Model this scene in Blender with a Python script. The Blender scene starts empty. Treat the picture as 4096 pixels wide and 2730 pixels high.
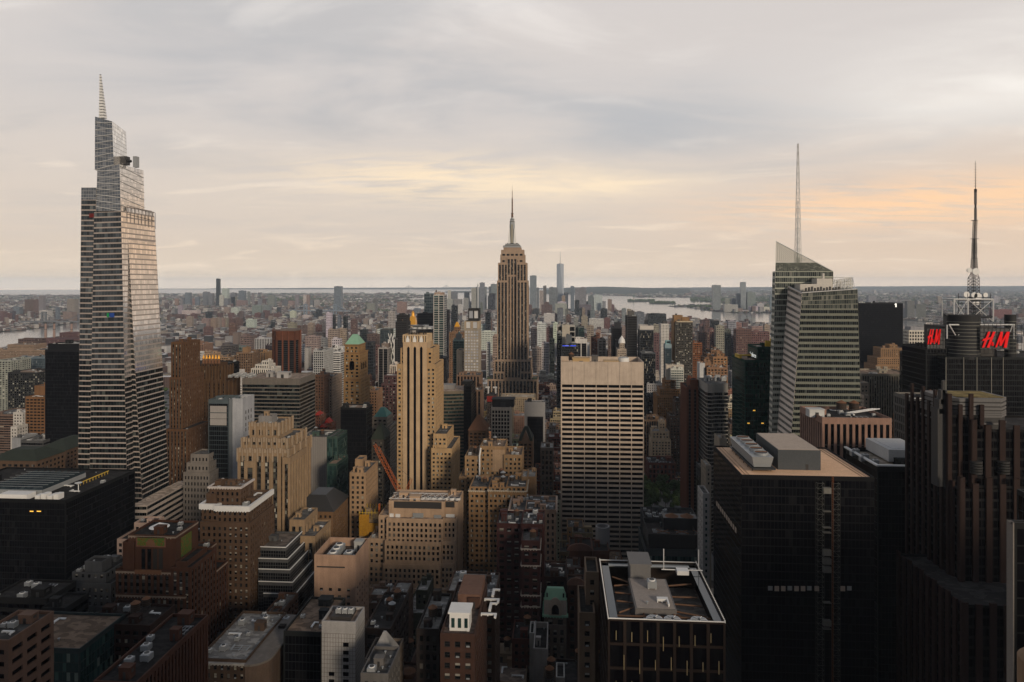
import bpy, math, random
import numpy as np
from mathutils import Vector
R = math.radians
SC = bpy.context.scene
COL = SC.collection
# ------------------------------------------------------------------ camera
TH = 3.96                                  # street grid: +Y runs down the avenues, the camera looks 3.96 deg to their left
CT, ST = math.cos(R(TH)), math.sin(R(TH))
F, CX, YH, CZ = 2730.7, 2048.0, 1132.0, 262.0
cd = bpy.data.cameras.new('camera'); cam = bpy.data.objects.new('camera', cd); COL.objects.link(cam)
cam.location = (0, 0, CZ); cam.rotation_euler = (R(90), 0, R(TH))
cd.lens = 24; cd.sensor_width = 36; cd.shift_y = -(1365 - YH) / 4096
cd.clip_start = .5; cd.clip_end = 120000
SC.camera = cam
# ------------------------------------------------------------------ sky and sun
SUN_EL, SUN_AZ = 17, -58     # elevation, and bearing measured from +X (right) towards +Y; negative = behind the viewer
SUN_ROT = 90 - SUN_AZ
w = bpy.data.worlds.new('World'); SC.world = w; w.use_nodes = True
nt = w.node_tree; N = nt.nodes; L = nt.links; N.clear()
def nd(t, **k):
    n = N.new(t)
    for a, b in k.items():
        if a.startswith('i_'):
            n.inputs[int(a[2:])].default_value = b
        else: setattr(n, a, b)
    return n
def mth(op, a, b=None, c=None, clamp=False):
    n = N.new('ShaderNodeMath'); n.operation = op; n.use_clamp = clamp
    for i, v in enumerate((a, b, c)):
        if v is None: continue
        if hasattr(v, 'is_linked'): L.new(v, n.inputs[i])
        else: n.inputs[i].default_value = v
    return n.outputs[0]
def mixc(f, a, b, blend='MIX'):
    n = N.new('ShaderNodeMix'); n.data_type = 'RGBA'; n.blend_type = blend
    for s, v in ((n.inputs['Factor'], f), (n.inputs[6], a), (n.inputs[7], b)):
        if hasattr(v, 'is_linked'): L.new(v, s)
        else: s.default_value = v if isinstance(v, (int, float)) else tuple(v) + (1,)
    return n.outputs[2]
def srgb(r, g, b):
    return tuple((c / 255 / 12.92) if c < 11 else ((c / 255 + .055) / 1.055) ** 2.4 for c in (r, g, b))
def ramp(v, a, b):
    n = N.new('ShaderNodeMapRange'); n.interpolation_type = 'SMOOTHSTEP'
    L.new(v, n.inputs[0]); n.inputs[1].default_value = a; n.inputs[2].default_value = b
    return n.outputs[0]
tc = nd('ShaderNodeTexCoord'); sp = nd('ShaderNodeSeparateXYZ'); L.new(tc.outputs['Generated'], sp.inputs[0])
dx, dy, dz = sp.outputs
zc = mth('MAXIMUM', dz, .015)
# cloud deck seen in perspective: project the view direction on a plane overhead
inv = mth('DIVIDE', 1.0, mth('ADD', zc, .10))
cu = mth('MULTIPLY', dx, inv); cv = mth('MULTIPLY', dy, inv)
cb = nd('ShaderNodeCombineXYZ'); L.new(cu, cb.inputs[0]); L.new(cv, cb.inputs[1])
def cloud(scale, detail, rough, sx, sy, rot, off, dist=0):
    m = nd('ShaderNodeMapping'); m.inputs['Scale'].default_value = (sx, sy, 1); m.inputs['Rotation'].default_value = (0, 0, R(rot)); m.inputs['Location'].default_value = off
    L.new(cb.outputs[0], m.inputs[0])
    n = nd('ShaderNodeTexNoise'); n.inputs['Scale'].default_value = scale; n.inputs['Detail'].default_value = detail; n.inputs['Roughness'].default_value = rough; n.inputs['Distortion'].default_value = dist
    L.new(m.outputs[0], n.inputs['Vector']); return n.outputs['Fac']
c1 = cloud(.75, 7, .55, 1, 1.5, 12, (3.1, 1.7, 0), .6)
c2 = cloud(.95, 9, .56, 1.0, 1.5, -10, (7.3, 4.1, 0), .9)
c3 = cloud(3.2, 7, .6, .7, 2.2, 8, (1.3, 8.2, 0), .7)
elev = dz
base = mixc(ramp(elev, .0, .30), srgb(219, 203, 187), srgb(210, 203, 199))
base = mixc(ramp(elev, .0, .07), srgb(224, 206, 185), base)
# warm glow low in the west (right)
west = ramp(mth('ADD', dx, mth('MULTIPLY', dy, .15)), .05, .8)
low = mth('SUBTRACT', 1.0, ramp(elev, .02, .26))
base = mixc(mth('MULTIPLY', mth('MULTIPLY', west, low), .55), base, srgb(230, 200, 172))
grey = mixc(ramp(elev, .03, .33), srgb(206, 195, 186), srgb(182, 182, 184))
cream = mixc(ramp(elev, .03, .33), srgb(243, 224, 202), srgb(236, 229, 223))
s1 = ramp(c1, .46, .66)
sky = mixc(mth('MULTIPLY', s1, mth('MULTIPLY', ramp(elev, .03, .10), .6)), base, grey)
s2 = mth('MULTIPLY', ramp(c2, .53, .72), mth('SUBTRACT', 1.0, mth('MULTIPLY', s1, .35)))
sky = mixc(mth('MULTIPLY', s2, .62), sky, cream)
s3 = mth('MULTIPLY', ramp(c3, .54, .74), ramp(elev, .03, .12))
sky = mixc(mth('MULTIPLY', s3, .08), sky, cream)
def spot(az, el, wa, we):
    # a soft patch of the sky around a compass bearing and elevation
    d = (math.sin(az) * math.cos(el), math.cos(az) * math.cos(el), math.sin(el))
    n = nd('ShaderNodeVectorMath', operation='DOT_PRODUCT'); L.new(tc.outputs['Generated'], n.inputs[0]); n.inputs[1].default_value = (math.cos(az), -math.sin(az), 0)
    e_ = mth('SUBTRACT', dz, math.sin(el)); a2 = mth('DIVIDE', n.outputs['Value'], wa); e2 = mth('DIVIDE', e_, we)
    f = mth('EXPONENT', mth('MULTIPLY', mth('ADD', mth('MULTIPLY', a2, a2), mth('MULTIPLY', e2, e2)), -1.0))
    return mth('MULTIPLY', f, mth('GREATER_THAN', dy, 0.0))
for az, el, wa, we, c_, k_, n_ in ((33, 14.5, .22, .06, (252, 246, 238), 1.0, c1), (27, 5.8, .22, .028, (255, 212, 170), 1.0, c3), (36, 5.6, .12, .03, (255, 212, 170), .9, c2), (-9, 8.6, .20, .03, (248, 226, 196), 1.1, c3), (2, 8.2, .14, .022, (250, 228, 198), 1.1, c2), (-26, 15, .3, .06, (176, 177, 181), .7, c1), (8, 13, .22, .06, (178, 181, 186), .7, c1)):
    sky = mixc(mth('MULTIPLY', mth('MULTIPLY', spot(R(az), R(el), wa, we), k_), ramp(n_, .28, .62), clamp=True), sky, srgb(*c_))
# unseen sky overhead and behind the viewer is dimmed to cut ambient light
sky_dim = mth('ADD', 1.0, mth('MULTIPLY', ramp(elev, .36, .8), -.62))
sky_dim = mth('ADD', sky_dim, mth('MULTIPLY', ramp(mth('MULTIPLY', dy, -1.0), .0, .7), -.45))
sky_dim = mth('MAXIMUM', sky_dim, .25)
bm = nd('ShaderNodeVectorMath', operation='SCALE'); L.new(sky, bm.inputs[0]); L.new(sky_dim, bm.inputs['Scale'])
cool = mixc(mth('MAXIMUM', ramp(elev, .34, .7), ramp(mth('MULTIPLY', dy, -1.0), .0, .6)), (1, 1, 1), (.80, .95, 1.2))
glow = nd('ShaderNodeVectorMath', operation='SCALE'); L.new(mixc(1.0, bm.outputs[0], cool, 'MULTIPLY'), glow.inputs[0]); L.new(mth('ADD', mth('ADD', 1.0, mth('MULTIPLY', mth('SUBTRACT', 1.0, ramp(elev, -.002, .014)), .42)), mth('MULTIPLY', mth('SUBTRACT', 1.0, ramp(elev, .0, .05)), .16)), glow.inputs['Scale'])
ns = nd('ShaderNodeTexSky'); ns.sky_type = 'NISHITA'; ns.sun_disc = False; ns.sun_elevation = R(SUN_EL); ns.sun_rotation = R(SUN_ROT); ns.air_density = 1.5; ns.dust_density = 4
bg1 = nd('ShaderNodeBackground'); L.new(glow.outputs[0], bg1.inputs[0]); bg1.inputs[1].default_value = 1.15
bg2 = nd('ShaderNodeBackground'); L.new(ns.outputs[0], bg2.inputs[0]); bg2.inputs[1].default_value = .05
mx = nd('ShaderNodeMixShader'); mx.inputs[0].default_value = .08; L.new(bg1.outputs[0], mx.inputs[1]); L.new(bg2.outputs[0], mx.inputs[2])
wo = nd('ShaderNodeOutputWorld'); L.new(mx.outputs[0], wo.inputs[0])
w.cycles.sampling_method = 'MANUAL'; w.cycles.sample_map_resolution = 512
sd = bpy.data.lights.new('sun', 'SUN'); sd.energy = 2.7; sd.angle = R(10); sd.color = (1, .84, .66)
so = bpy.data.objects.new('sun', sd); COL.objects.link(so)
# sun: high behind thin cloud, to the right and slightly behind the viewer
sv = Vector((math.cos(R(SUN_EL)) * math.cos(R(SUN_AZ)), math.cos(R(SUN_EL)) * math.sin(R(SUN_AZ)), math.sin(R(SUN_EL))))
so.rotation_euler = sv.to_track_quat('Z', 'Y').to_euler()
SC.view_settings.view_transform = 'Standard'; SC.view_settings.look = 'None'; SC.view_settings.exposure = 0; SC.view_settings.gamma = 1
HAZE = 2.8e-5
cy = SC.cycles
cy.max_bounces = 5; cy.diffuse_bounces = 2; cy.glossy_bounces = 3; cy.transmission_bounces = 3; cy.volume_bounces = 1; cy.transparent_max_bounces = 6
cy.use_denoising = True; cy.volume_max_steps = 64
# ------------------------------------------------------------------ projection helpers (photo pixel + distance -> real place)
CROP = dict(S=(0, 0, 1), O=(0, 0, 1.7408), L1=(0, 1900, .5295), L2=(1024, 1900, .5295), L3=(2048, 1900, .5295), L4=(3072, 1900, .5295),
            A1=(0, 1300, .5), A2=(700, 1300, .5), A3=(1400, 1300, .5), A4=(2500, 1200, .5),
            M1=(0, 1000, .6684), M2=(1024, 1000, .6684), M3=(2048, 1000, .6684), M4=(3072, 900, .6684),
            H1=(0, 1080, .2975), H2=(600, 1080, .2975), H3=(1300, 1080, .2975), H4=(2000, 1080, .2975), H5=(2600, 1080, .2975), H6=(3396, 1080, .2975),
            V=(290, 280, .3825), E1=(1900, 740, .2551), E2=(1940, 1100, .3187), BA=(3030, 920, .3827), T=(3650, 600, .4465))
def cv_(c, x, y):
    a, b, s = CROP[c]; return a + x * s, b + y * s
def XY(px, Y):
    t = (px - CX) / F; return Y * (t * CT - ST) / (CT + t * ST)
def DP(X, Y): return -X * ST + Y * CT
def PT(px, py, Y):
    X = XY(px, Y); return Vector((X, Y, CZ - (py - YH) / F * DP(X, Y)))
def PC(c, x, y, Y): return PT(*cv_(c, x, y), Y)
def G(px, py, z=0):
    d = (CZ - z) * F / (py - YH); t = (px - CX) / F * d
    return (t * CT - d * ST, t * ST + d * CT)
def proj(p):
    d = DP(p[0], p[1]); r = p[0] * CT + p[1] * ST
    return CX + F * r / d, YH + F * (CZ - p[2]) / d, d
# ------------------------------------------------------------------ materials
def newmat(name):
    global nt, N, L
    m = bpy.data.materials.new(name); m.use_nodes = True
    nt = m.node_tree; N = nt.nodes; L = nt.links
    return m, N['Principled BSDF']
def setp(b, rough=.8, spec=.3, metal=0, ior=1.45):
    b.inputs['Roughness'].default_value = rough; b.inputs['Specular IOR Level'].default_value = spec; b.inputs['Metallic'].default_value = metal
def noise(scale, detail=4, rough=.6, sc=(1, 1, 1), src='Object'):
    t = N.new('ShaderNodeTexCoord'); m = N.new('ShaderNodeMapping'); m.inputs['Scale'].default_value = sc
    L.new(t.outputs[src], m.inputs[0]); n = N.new('ShaderNodeTexNoise')
    n.inputs['Scale'].default_value = scale; n.inputs['Detail'].default_value = detail; n.inputs['Roughness'].default_value = rough
    L.new(m.outputs[0], n.inputs['Vector']); return n.outputs['Fac']
def scalec(c, f):
    n = N.new('ShaderNodeVectorMath'); n.operation = 'SCALE'; L.new(c, n.inputs[0]) if hasattr(c, 'is_linked') else setattr(n.inputs[0], 'default_value', c)
    L.new(f, n.inputs['Scale']); return n.outputs[0]
def tinted(name, rough=.85, spec=.2, a=.72, b=1.28, sc1=.12, streak=.35, patch=False, metal=0):
    """surface whose own colour is the object's colour, weathered by patches and rain streaks"""
    m, p = newmat(name); setp(p, rough, spec, metal)
    oi = N.new('ShaderNodeObjectInfo')
    f = mth('ADD', a, mth('MULTIPLY', noise(sc1, 5, .65), b - a))
    if streak:
        f = mth('MULTIPLY', f, mth('ADD', 1 - streak / 2, mth('MULTIPLY', noise(.55, 3, .6, (1, 1, .05)), streak)))
    f = mth('MULTIPLY', f, mth('ADD', .82, mth('MULTIPLY', noise(1.7, 2, .5), .36)))
    if patch:  # patched membrane and puddle stains
        f = mth('MULTIPLY', f, mth('ADD', .72, mth('MULTIPLY', mth('GREATER_THAN', noise(.22, 1, .4, (1, 1.6, 1)), .52), .42)))
        f = mth('MULTIPLY', f, mth('SUBTRACT', 1.0, mth('MULTIPLY', ramp(noise(.4, 6, .7), .58, .7), .55)))
    L.new(scalec(oi.outputs['Color'], f), p.inputs['Base Color'])
    return m
def plain(name, col, rough=.6, spec=.3, metal=0, var=.25, sc=.5, emit=0):
    m, p = newmat(name); setp(p, rough, spec, metal)
    if var:
        f = mth('ADD', 1 - var / 2, mth('MULTIPLY', noise(sc, 4, .6), var)); L.new(scalec(col, f), p.inputs['Base Color'])
    else: p.inputs['Base Color'].default_value = tuple(col) + (1,)
    if emit: p.inputs['Emission Color'].default_value = tuple(col) + (1,); p.inputs['Emission Strength'].default_value = emit
    return m
def glassy(name, stops, rough=.12, spec=.5):
    """panes: dark room behind glass, blinds, pale shades - chosen at random per pane"""
    m, p = newmat(name); setp(p, rough, spec)
    g = N.new('ShaderNodeNewGeometry'); oi = N.new('ShaderNodeObjectInfo')
    r = mth('FRACT', mth('ADD', g.outputs['Random Per Island'], oi.outputs['Random']))
    cr = N.new('ShaderNodeValToRGB'); cr.color_ramp.interpolation = 'CONSTANT'; el = cr.color_ramp.elements
    while len(el) < len(stops): el.new(1)
    for e, (pos, c) in zip(el, stops): e.position = pos; e.color = tuple(c) + (1,)
    L.new(r, cr.inputs[0]); L.new(cr.outputs[0], p.inputs['Base Color'])
    return m
M = {}
M['wall'] = tinted('masonry', streak=.55, a=.66, b=1.34)
M['panel'] = tinted('metal_panel', .6, .12, .85, 1.15, .08, .15)
M['gravel'] = tinted('gravel_roofing', .95, .1, .8, 1.2, .35, 0)
M['roof'] = tinted('roofing', .95, .1, .4, 1.6, .16, 0, patch=True)
M['gd'] = glassy('glass_dark', [(0, (.004, .005, .006)), (.55, (.009, .010, .011)), (.8, (.03, .03, .028)), (.91, (.11, .10, .085)), (.97, (.26, .24, .19))], .1, .25)
M['go'] = glassy('glass_office', [(0, (.004, .006, .007)), (.5, (.008, .011, .012)), (.82, (.02, .026, .025)), (.96, (.06, .066, .06))], .1, .3)
M['gf'] = glassy('glass_pale_green', [(0, (.02, .025, .022)), (.3, (.045, .052, .044)), (.62, (.085, .09, .076)), (.88, (.16, .16, .135))], .1, .5)
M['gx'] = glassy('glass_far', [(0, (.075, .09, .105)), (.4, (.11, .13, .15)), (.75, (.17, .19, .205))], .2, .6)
M['gk'] = glassy('glass_black', [(0, (.002, .002, .003)), (.6, (.004, .004, .005)), (.93, (.009, .009, .010))], .08, .06)
M['gr'] = glassy('glass_mirror', [(0, (.62, .60, .58)), (.5, (.74, .71, .68)), (.8, (.84, .8, .76))], .08, .5)
M['gr'].node_tree.nodes['Principled BSDF'].inputs['Metallic'].default_value = .8
M['gb'] = glassy('glass_blue', [(0, (.02, .03, .037)), (.5, (.03, .043, .05)), (.8, (.055, .07, .075)), (.94, (.14, .15, .145))], .08, .6)
M['gg'] = glassy('glass_green', [(0, (.01, .026, .025)), (.5, (.018, .042, .04)), (.8, (.035, .07, .062)), (.95, (.11, .14, .12))], .08, .5)
M['ge'] = glassy('glass_emerald', [(0, (.001, .012, .009)), (.5, (.0015, .018, .013)), (.85, (.003, .028, .02))], .08, .3)
M['gl'] = glassy('glass_lively', [(0, (.005, .006, .007)), (.5, (.018, .019, .018)), (.7, (.07, .07, .058)), (.82, (.18, .175, .145)), (.94, (.36, .35, .30))], .12, .25)
m, p = newmat('clear_glass'); M['gs'] = m; setp(p, .1, .5); p.inputs['Base Color'].default_value = (.25, .26, .2, 1); p.inputs['Alpha'].default_value = .42
M['blind'] = plain('window_shade', (.27, .25, .21), .8, .1, 0, .3)
M['span'] = plain('dark_spandrel', (.03, .027, .025), .6, .3)
M['gold'] = plain('gilded_tiles', (.62, .30, .02), .4, .4, .3, .3, .4)
M['copper'] = plain('green_copper', (.20, .36, .25), .7, .2, 0, .35, .3)
M['teal'] = plain('teal_copper', (.09, .22, .18), .7, .2, 0, .35, .3)
M['steel'] = plain('dark_steel', (.03, .03, .03), .5, .4, .2, .3)
M['grey'] = plain('galvanised', (.28, .29, .29), .5, .4, .3, .3)
M['white'] = plain('white_paint', (.62, .61, .58), .5, .3, 0, .2)
M['rust'] = plain('tank_roof', (.15, .075, .042), .85, .1, 0, .4, 1.0)
M['wood'] = plain('tank_wood', (.045, .032, .024), .9, .1, 0, .4, 1.0)
M['orange'] = plain('crane_orange', (.36, .085, .014), .6, .3, 0, .2)
M['orange_dim'] = plain('weathered_orange', (.22, .07, .02), .7, .2, 0, .3)
M['beam'] = plain('rusty_beam', (.13, .07, .04), .8, .2, 0, .4)
M['yellow'] = plain('yellow_netting', (.30, .15, .012), .8, .2, 0, 1.1, 1.2)
M['red'] = plain('red_sheet', (.26, .025, .018), .8, .2, 0, .3)
M['darkred'] = plain('dark_red_wall', (.12, .012, .01), .7, .2, 0, .2)
M['gt'] = glassy('glass_tower_panes', [(0, (.03, .035, .037)), (.45, (.06, .068, .072)), (.8, (.10, .11, .112)), (.95, (.17, .18, .17))], .08, .6)
M['gt'].node_tree.nodes['Principled BSDF'].inputs['Metallic'].default_value = .5
M['gm'] = glassy('glass_crown', [(0, (.13, .14, .15)), (.5, (.18, .19, .2)), (.8, (.25, .25, .25))], .08, .5)
M['gm'].node_tree.nodes['Principled BSDF'].inputs['Metallic'].default_value = .6
M['sign'] = plain('red_sign', (.55, .003, .004), .5, .1, 0, 0, emit=.42)
M['lit'] = plain('lit_white', (.9, .9, .85), .5, .2, 0, 0, emit=.55)
M['litw'] = plain('lit_warm', (1, .55, .08), .5, .2, 0, 0, emit=.8)
M['litb'] = plain('lit_blue', (.02, .08, 1), .5, .2, 0, 0, emit=.45)
M['dimb'] = plain('tinted_pane', (.015, .05, .22), .3, .3, 0, 0, emit=.05)
M['litg'] = plain('lit_green', (.01, .2, .06), .5, .2, 0, 0, emit=.04)
M['steelp'] = plain('galvanised_tube', (.16, .155, .13), .6, .3, 0, .3)
M['dimgrey'] = plain('weathered_radome', (.13, .125, .12), .8, .1, 0, .2)
M['rail'] = plain('yellow_rail', (.5, .33, .03), .6, .3, 0, .2)
M['asphalt'] = plain('asphalt', (.045, .044, .043), .9, .2, 0, .5, .05)
M['walk'] = plain('pavement', (.17, .165, .155), .9, .2, 0, .4, .2)
M['paint'] = plain('road_paint', (.6, .6, .57), .8, .2, 0, .3, 1)
M['bark'] = plain('bark', (.05, .037, .027), .95, .1, 0, .4, 1)
m, p = newmat('leaves'); M['leaf'] = m; setp(p, .75, .15)
g_ = N.new('ShaderNodeNewGeometry'); L.new(mixc(g_.outputs['Random Per Island'], (.016, .032, .009), (.06, .095, .026)), p.inputs['Base Color'])
m, p = newmat('car_paint'); M['car'] = m; setp(p, .3, .5); oi = N.new('ShaderNodeObjectInfo'); L.new(oi.outputs['Color'], p.inputs['Base Color'])
m, p = newmat('mosaic'); M['mosaic'] = m; setp(p, .5, .4); n_ = noise(1.1, 3, .6)
cr = N.new('ShaderNodeValToRGB'); cr.color_ramp.interpolation = 'CONSTANT'; e = cr.color_ramp.elements; e[0].color = (.045, .10, .014, 1); e[1].position = .53; e[1].color = (.16, .085, .014, 1); x_ = e.new(.60); x_.color = (.10, .04, .012, 1); L.new(n_, cr.inputs[0]); L.new(cr.outputs[0], p.inputs['Base Color'])
# water: ripples that break up the sky's reflection
m, p = newmat('water_surface'); M['water'] = m; setp(p, .12, .6); p.inputs['Base Color'].default_value = (.16, .155, .145, 1)
bp = N.new('ShaderNodeBump'); bp.inputs['Strength'].default_value = .12; bp.inputs['Distance'].default_value = 1.2
L.new(noise(.02, 6, .65, (1, 2.2, 1)), bp.inputs['Height']); L.new(bp.outputs[0], p.inputs['Normal'])
# land: streets, yards and trees mixed far below
m, p = newmat('urban_ground'); M['land'] = m; setp(p, .95, .1)
L.new(mixc(ramp(noise(.004, 6, .7), .42, .62), (.06, .055, .05), (.028, .042, .022)), p.inputs['Base Color'])
m, p = newmat('wooded_hill'); M['hill'] = m; setp(p, .95, .05)
L.new(mixc(noise(.003, 8, .75), (.012, .022, .012), (.06, .07, .045)), p.inputs['Base Color'])
# far city blocks: each block its own colour; pale roofs, window rows on the walls
m, p = newmat('city_block'); M['block'] = m; setp(p, .9, .1)
g_ = N.new('ShaderNodeNewGeometry'); rnd = g_.outputs['Random Per Island']
def cramp(v, cols):
    cr = N.new('ShaderNodeValToRGB'); cr.color_ramp.interpolation = 'CONSTANT'; el = cr.color_ramp.elements
    while len(el) < len(cols): el.new(1)
    cols = [tuple((.3 * c[0] + .6 * c[1] + .1 * c[2]) * .3 + v * .7 for v in c) for c in cols]
    for i, (e, c) in enumerate(zip(el, cols)): e.position = i / len(cols); e.color = tuple(c) + (1,)
    L.new(v, cr.inputs[0]); return cr.outputs[0]
wc = cramp(rnd, [(.13, .06, .05), (.20, .14, .11), (.30, .25, .2), (.10, .055, .05), (.38, .35, .31), (.20, .19, .185), (.13, .075, .06), (.05, .055, .062), (.26, .2, .155), (.52, .51, .49), (.09, .06, .058), (.26, .25, .25), (.14, .15, .16)])
rc = cramp(mth('FRACT', mth('MULTIPLY', rnd, 37.3)), [(.08, .08, .078), (.24, .23, .22), (.48, .47, .45), (.15, .14, .135), (.66, .65, .63), (.32, .28, .24), (.12, .115, .11), (.55, .54, .52)])
sn = N.new('ShaderNodeSeparateXYZ'); L.new(g_.outputs['Normal'], sn.inputs[0]); spz = N.new('ShaderNodeSeparateXYZ'); L.new(g_.outputs['Position'], spz.inputs[0])
fz = mth('GREATER_THAN', mth('FRACT', mth('DIVIDE', spz.outputs[2], 3.6)), .5)
fu = mth('GREATER_THAN', mth('FRACT', mth('DIVIDE', mth('ADD', spz.outputs[0], spz.outputs[1]), 4.4)), .45)
wd = mixc(mth('MULTIPLY', mth('MULTIPLY', fz, fu), .8), wc, (.02, .02, .022))
L.new(mixc(mth('GREATER_THAN', sn.outputs[2], .5), wd, rc), p.inputs['Base Color'])
# ------------------------------------------------------------------ mesh building
class MB:
    def __init__(s): s.q = []; s.m = []; s.p = []
    def quads(s, a, mat=0):
        a = np.asarray(a, float).reshape(-1, 4, 3)
        if len(a): s.q.append(a); s.m.append(np.full(len(a), mat, int))
    def box(s, x0, x1, y0, y1, z0, z1, mat=0, bottom=False):
        v = [(x0, y0, z0), (x1, y0, z0), (x1, y1, z0), (x0, y1, z0), (x0, y0, z1), (x1, y0, z1), (x1, y1, z1), (x0, y1, z1)]
        f = [(0, 1, 5, 4), (1, 2, 6, 5), (2, 3, 7, 6), (3, 0, 4, 7), (4, 5, 6, 7), (3, 2, 1, 0)]
        s.poly(v, f if bottom else f, mat)
    def poly(s, v, f, mat=0): s.p.append((np.asarray(v, float), [tuple(x) for x in f], mat))
    def frustum(s, r0, r1, mat=0):
        """two rings of points (bottom, top) joined, capped"""
        n = len(r0); v = list(map(tuple, r0)) + list(map(tuple, r1))
        s.poly(v, [(i, (i + 1) % n, n + (i + 1) % n, n + i) for i in range(n)] + [tuple(range(n, 2 * n)), tuple(range(n - 1, -1, -1))], mat)
    def cyl(s, x, y, z0, z1, r0, r1=None, mat=0, n=12):
        r1 = r0 if r1 is None else max(r1, .001)
        a = [2 * math.pi * i / n for i in range(n)]
        s.frustum([(x + r0 * math.cos(t), y + r0 * math.sin(t), z0) for t in a], [(x + r1 * math.cos(t), y + r1 * math.sin(t), z1) for t in a], mat)
    def bar(s, a, b, r, mat=0, n=4):
        a, b = Vector(a), Vector(b); d = b - a
        if d.length < 1e-6: return
        u = d.orthogonal().normalized(); w_ = d.normalized().cross(u)
        ring = [u * math.cos(math.pi / 4 + 2 * math.pi * i / n) * r + w_ * math.sin(math.pi / 4 + 2 * math.pi * i / n) * r for i in range(n)]
        s.frustum([a + k for k in ring], [b + k for k in ring], mat)
    def build(s, name, mats, parent=None, color=None, off=(0, 0, 0), smooth=False):
        vs, ls, fs, mi = [], [], [], []; nv = 0
        off = np.asarray(off, float)
        for a, mm in zip(s.q, s.m):
            vs.append(a.reshape(-1, 3)); ls.append(np.arange(len(a) * 4) + nv); fs.append(np.full(len(a), 4)); mi.append(mm); nv += len(a) * 4
        for v, f, mm in s.p:
            vs.append(v); ls.append(np.array([i for t in f for i in t]) + nv); fs.append(np.array([len(t) for t in f])); mi.append(np.full(len(f), mm)); nv += len(v)
        me = bpy.data.meshes.new(name)
        if nv:
            V = np.concatenate(vs) - off; Lp = np.concatenate(ls); Fs = np.concatenate(fs); Mi = np.concatenate(mi)
            me.vertices.add(nv); me.vertices.foreach_set('co', V.ravel()); me.loops.add(len(Lp)); me.loops.foreach_set('vertex_index', Lp.astype(np.int32))
            me.polygons.add(len(Fs)); me.polygons.foreach_set('loop_start', np.concatenate([[0], np.cumsum(Fs)[:-1]]).astype(np.int32))
            me.polygons.foreach_set('material_index', Mi.astype(np.int32)); me.update(calc_edges=True); me.shade_flat()
        for mm in mats: me.materials.append(M[mm])
        return place(name, me, parent, color)
def place(name, me, parent=None, color=None, loc=None, rot=None, scale=None):
    o = bpy.data.objects.new(name, me); COL.objects.link(o)
    if parent is not None: o.parent = parent
    if color is not None: o.color = tuple(color) + (1,)
    if loc is not None: o.location = loc
    if rot is not None: o.rotation_euler = rot
    if scale is not None: o.scale = scale
    return o
ALL = []
def thing(name, cat, label, loc=(0, 0, 0), group=None):
    o = bpy.data.objects.new(name, None); COL.objects.link(o); o.location = loc; o.empty_display_size = 2
    o['label'] = label; o['category'] = cat
    if group: o['group'] = group
    return o
def tag(o, label=None, cat=None, group=None, kind=None):
    for k, v in (('label', label), ('category', cat), ('group', group), ('kind', kind)):
        if v: o[k] = v
    return o
def bil(c, u, v):
    bl, br, tr, tl = [np.asarray(k, float) for k in c]
    u = np.asarray(u)[..., None]; v = np.asarray(v)[..., None]
    return bl * (1 - u) * (1 - v) + br * u * (1 - v) + tr * u * v + tl * (1 - u) * v
def rects(c, u0, u1, v0, v1, off=None):
    u0, u1, v0, v1 = np.broadcast_arrays(*[np.asarray(k, float).ravel() if np.ndim(k) else np.asarray([k], float) for k in (u0, u1, v0, v1)])
    a = np.stack([bil(c, u0, v0), bil(c, u1, v0), bil(c, u1, v1), bil(c, u0, v1)], 1)
    return a if off is None else a + off
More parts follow.
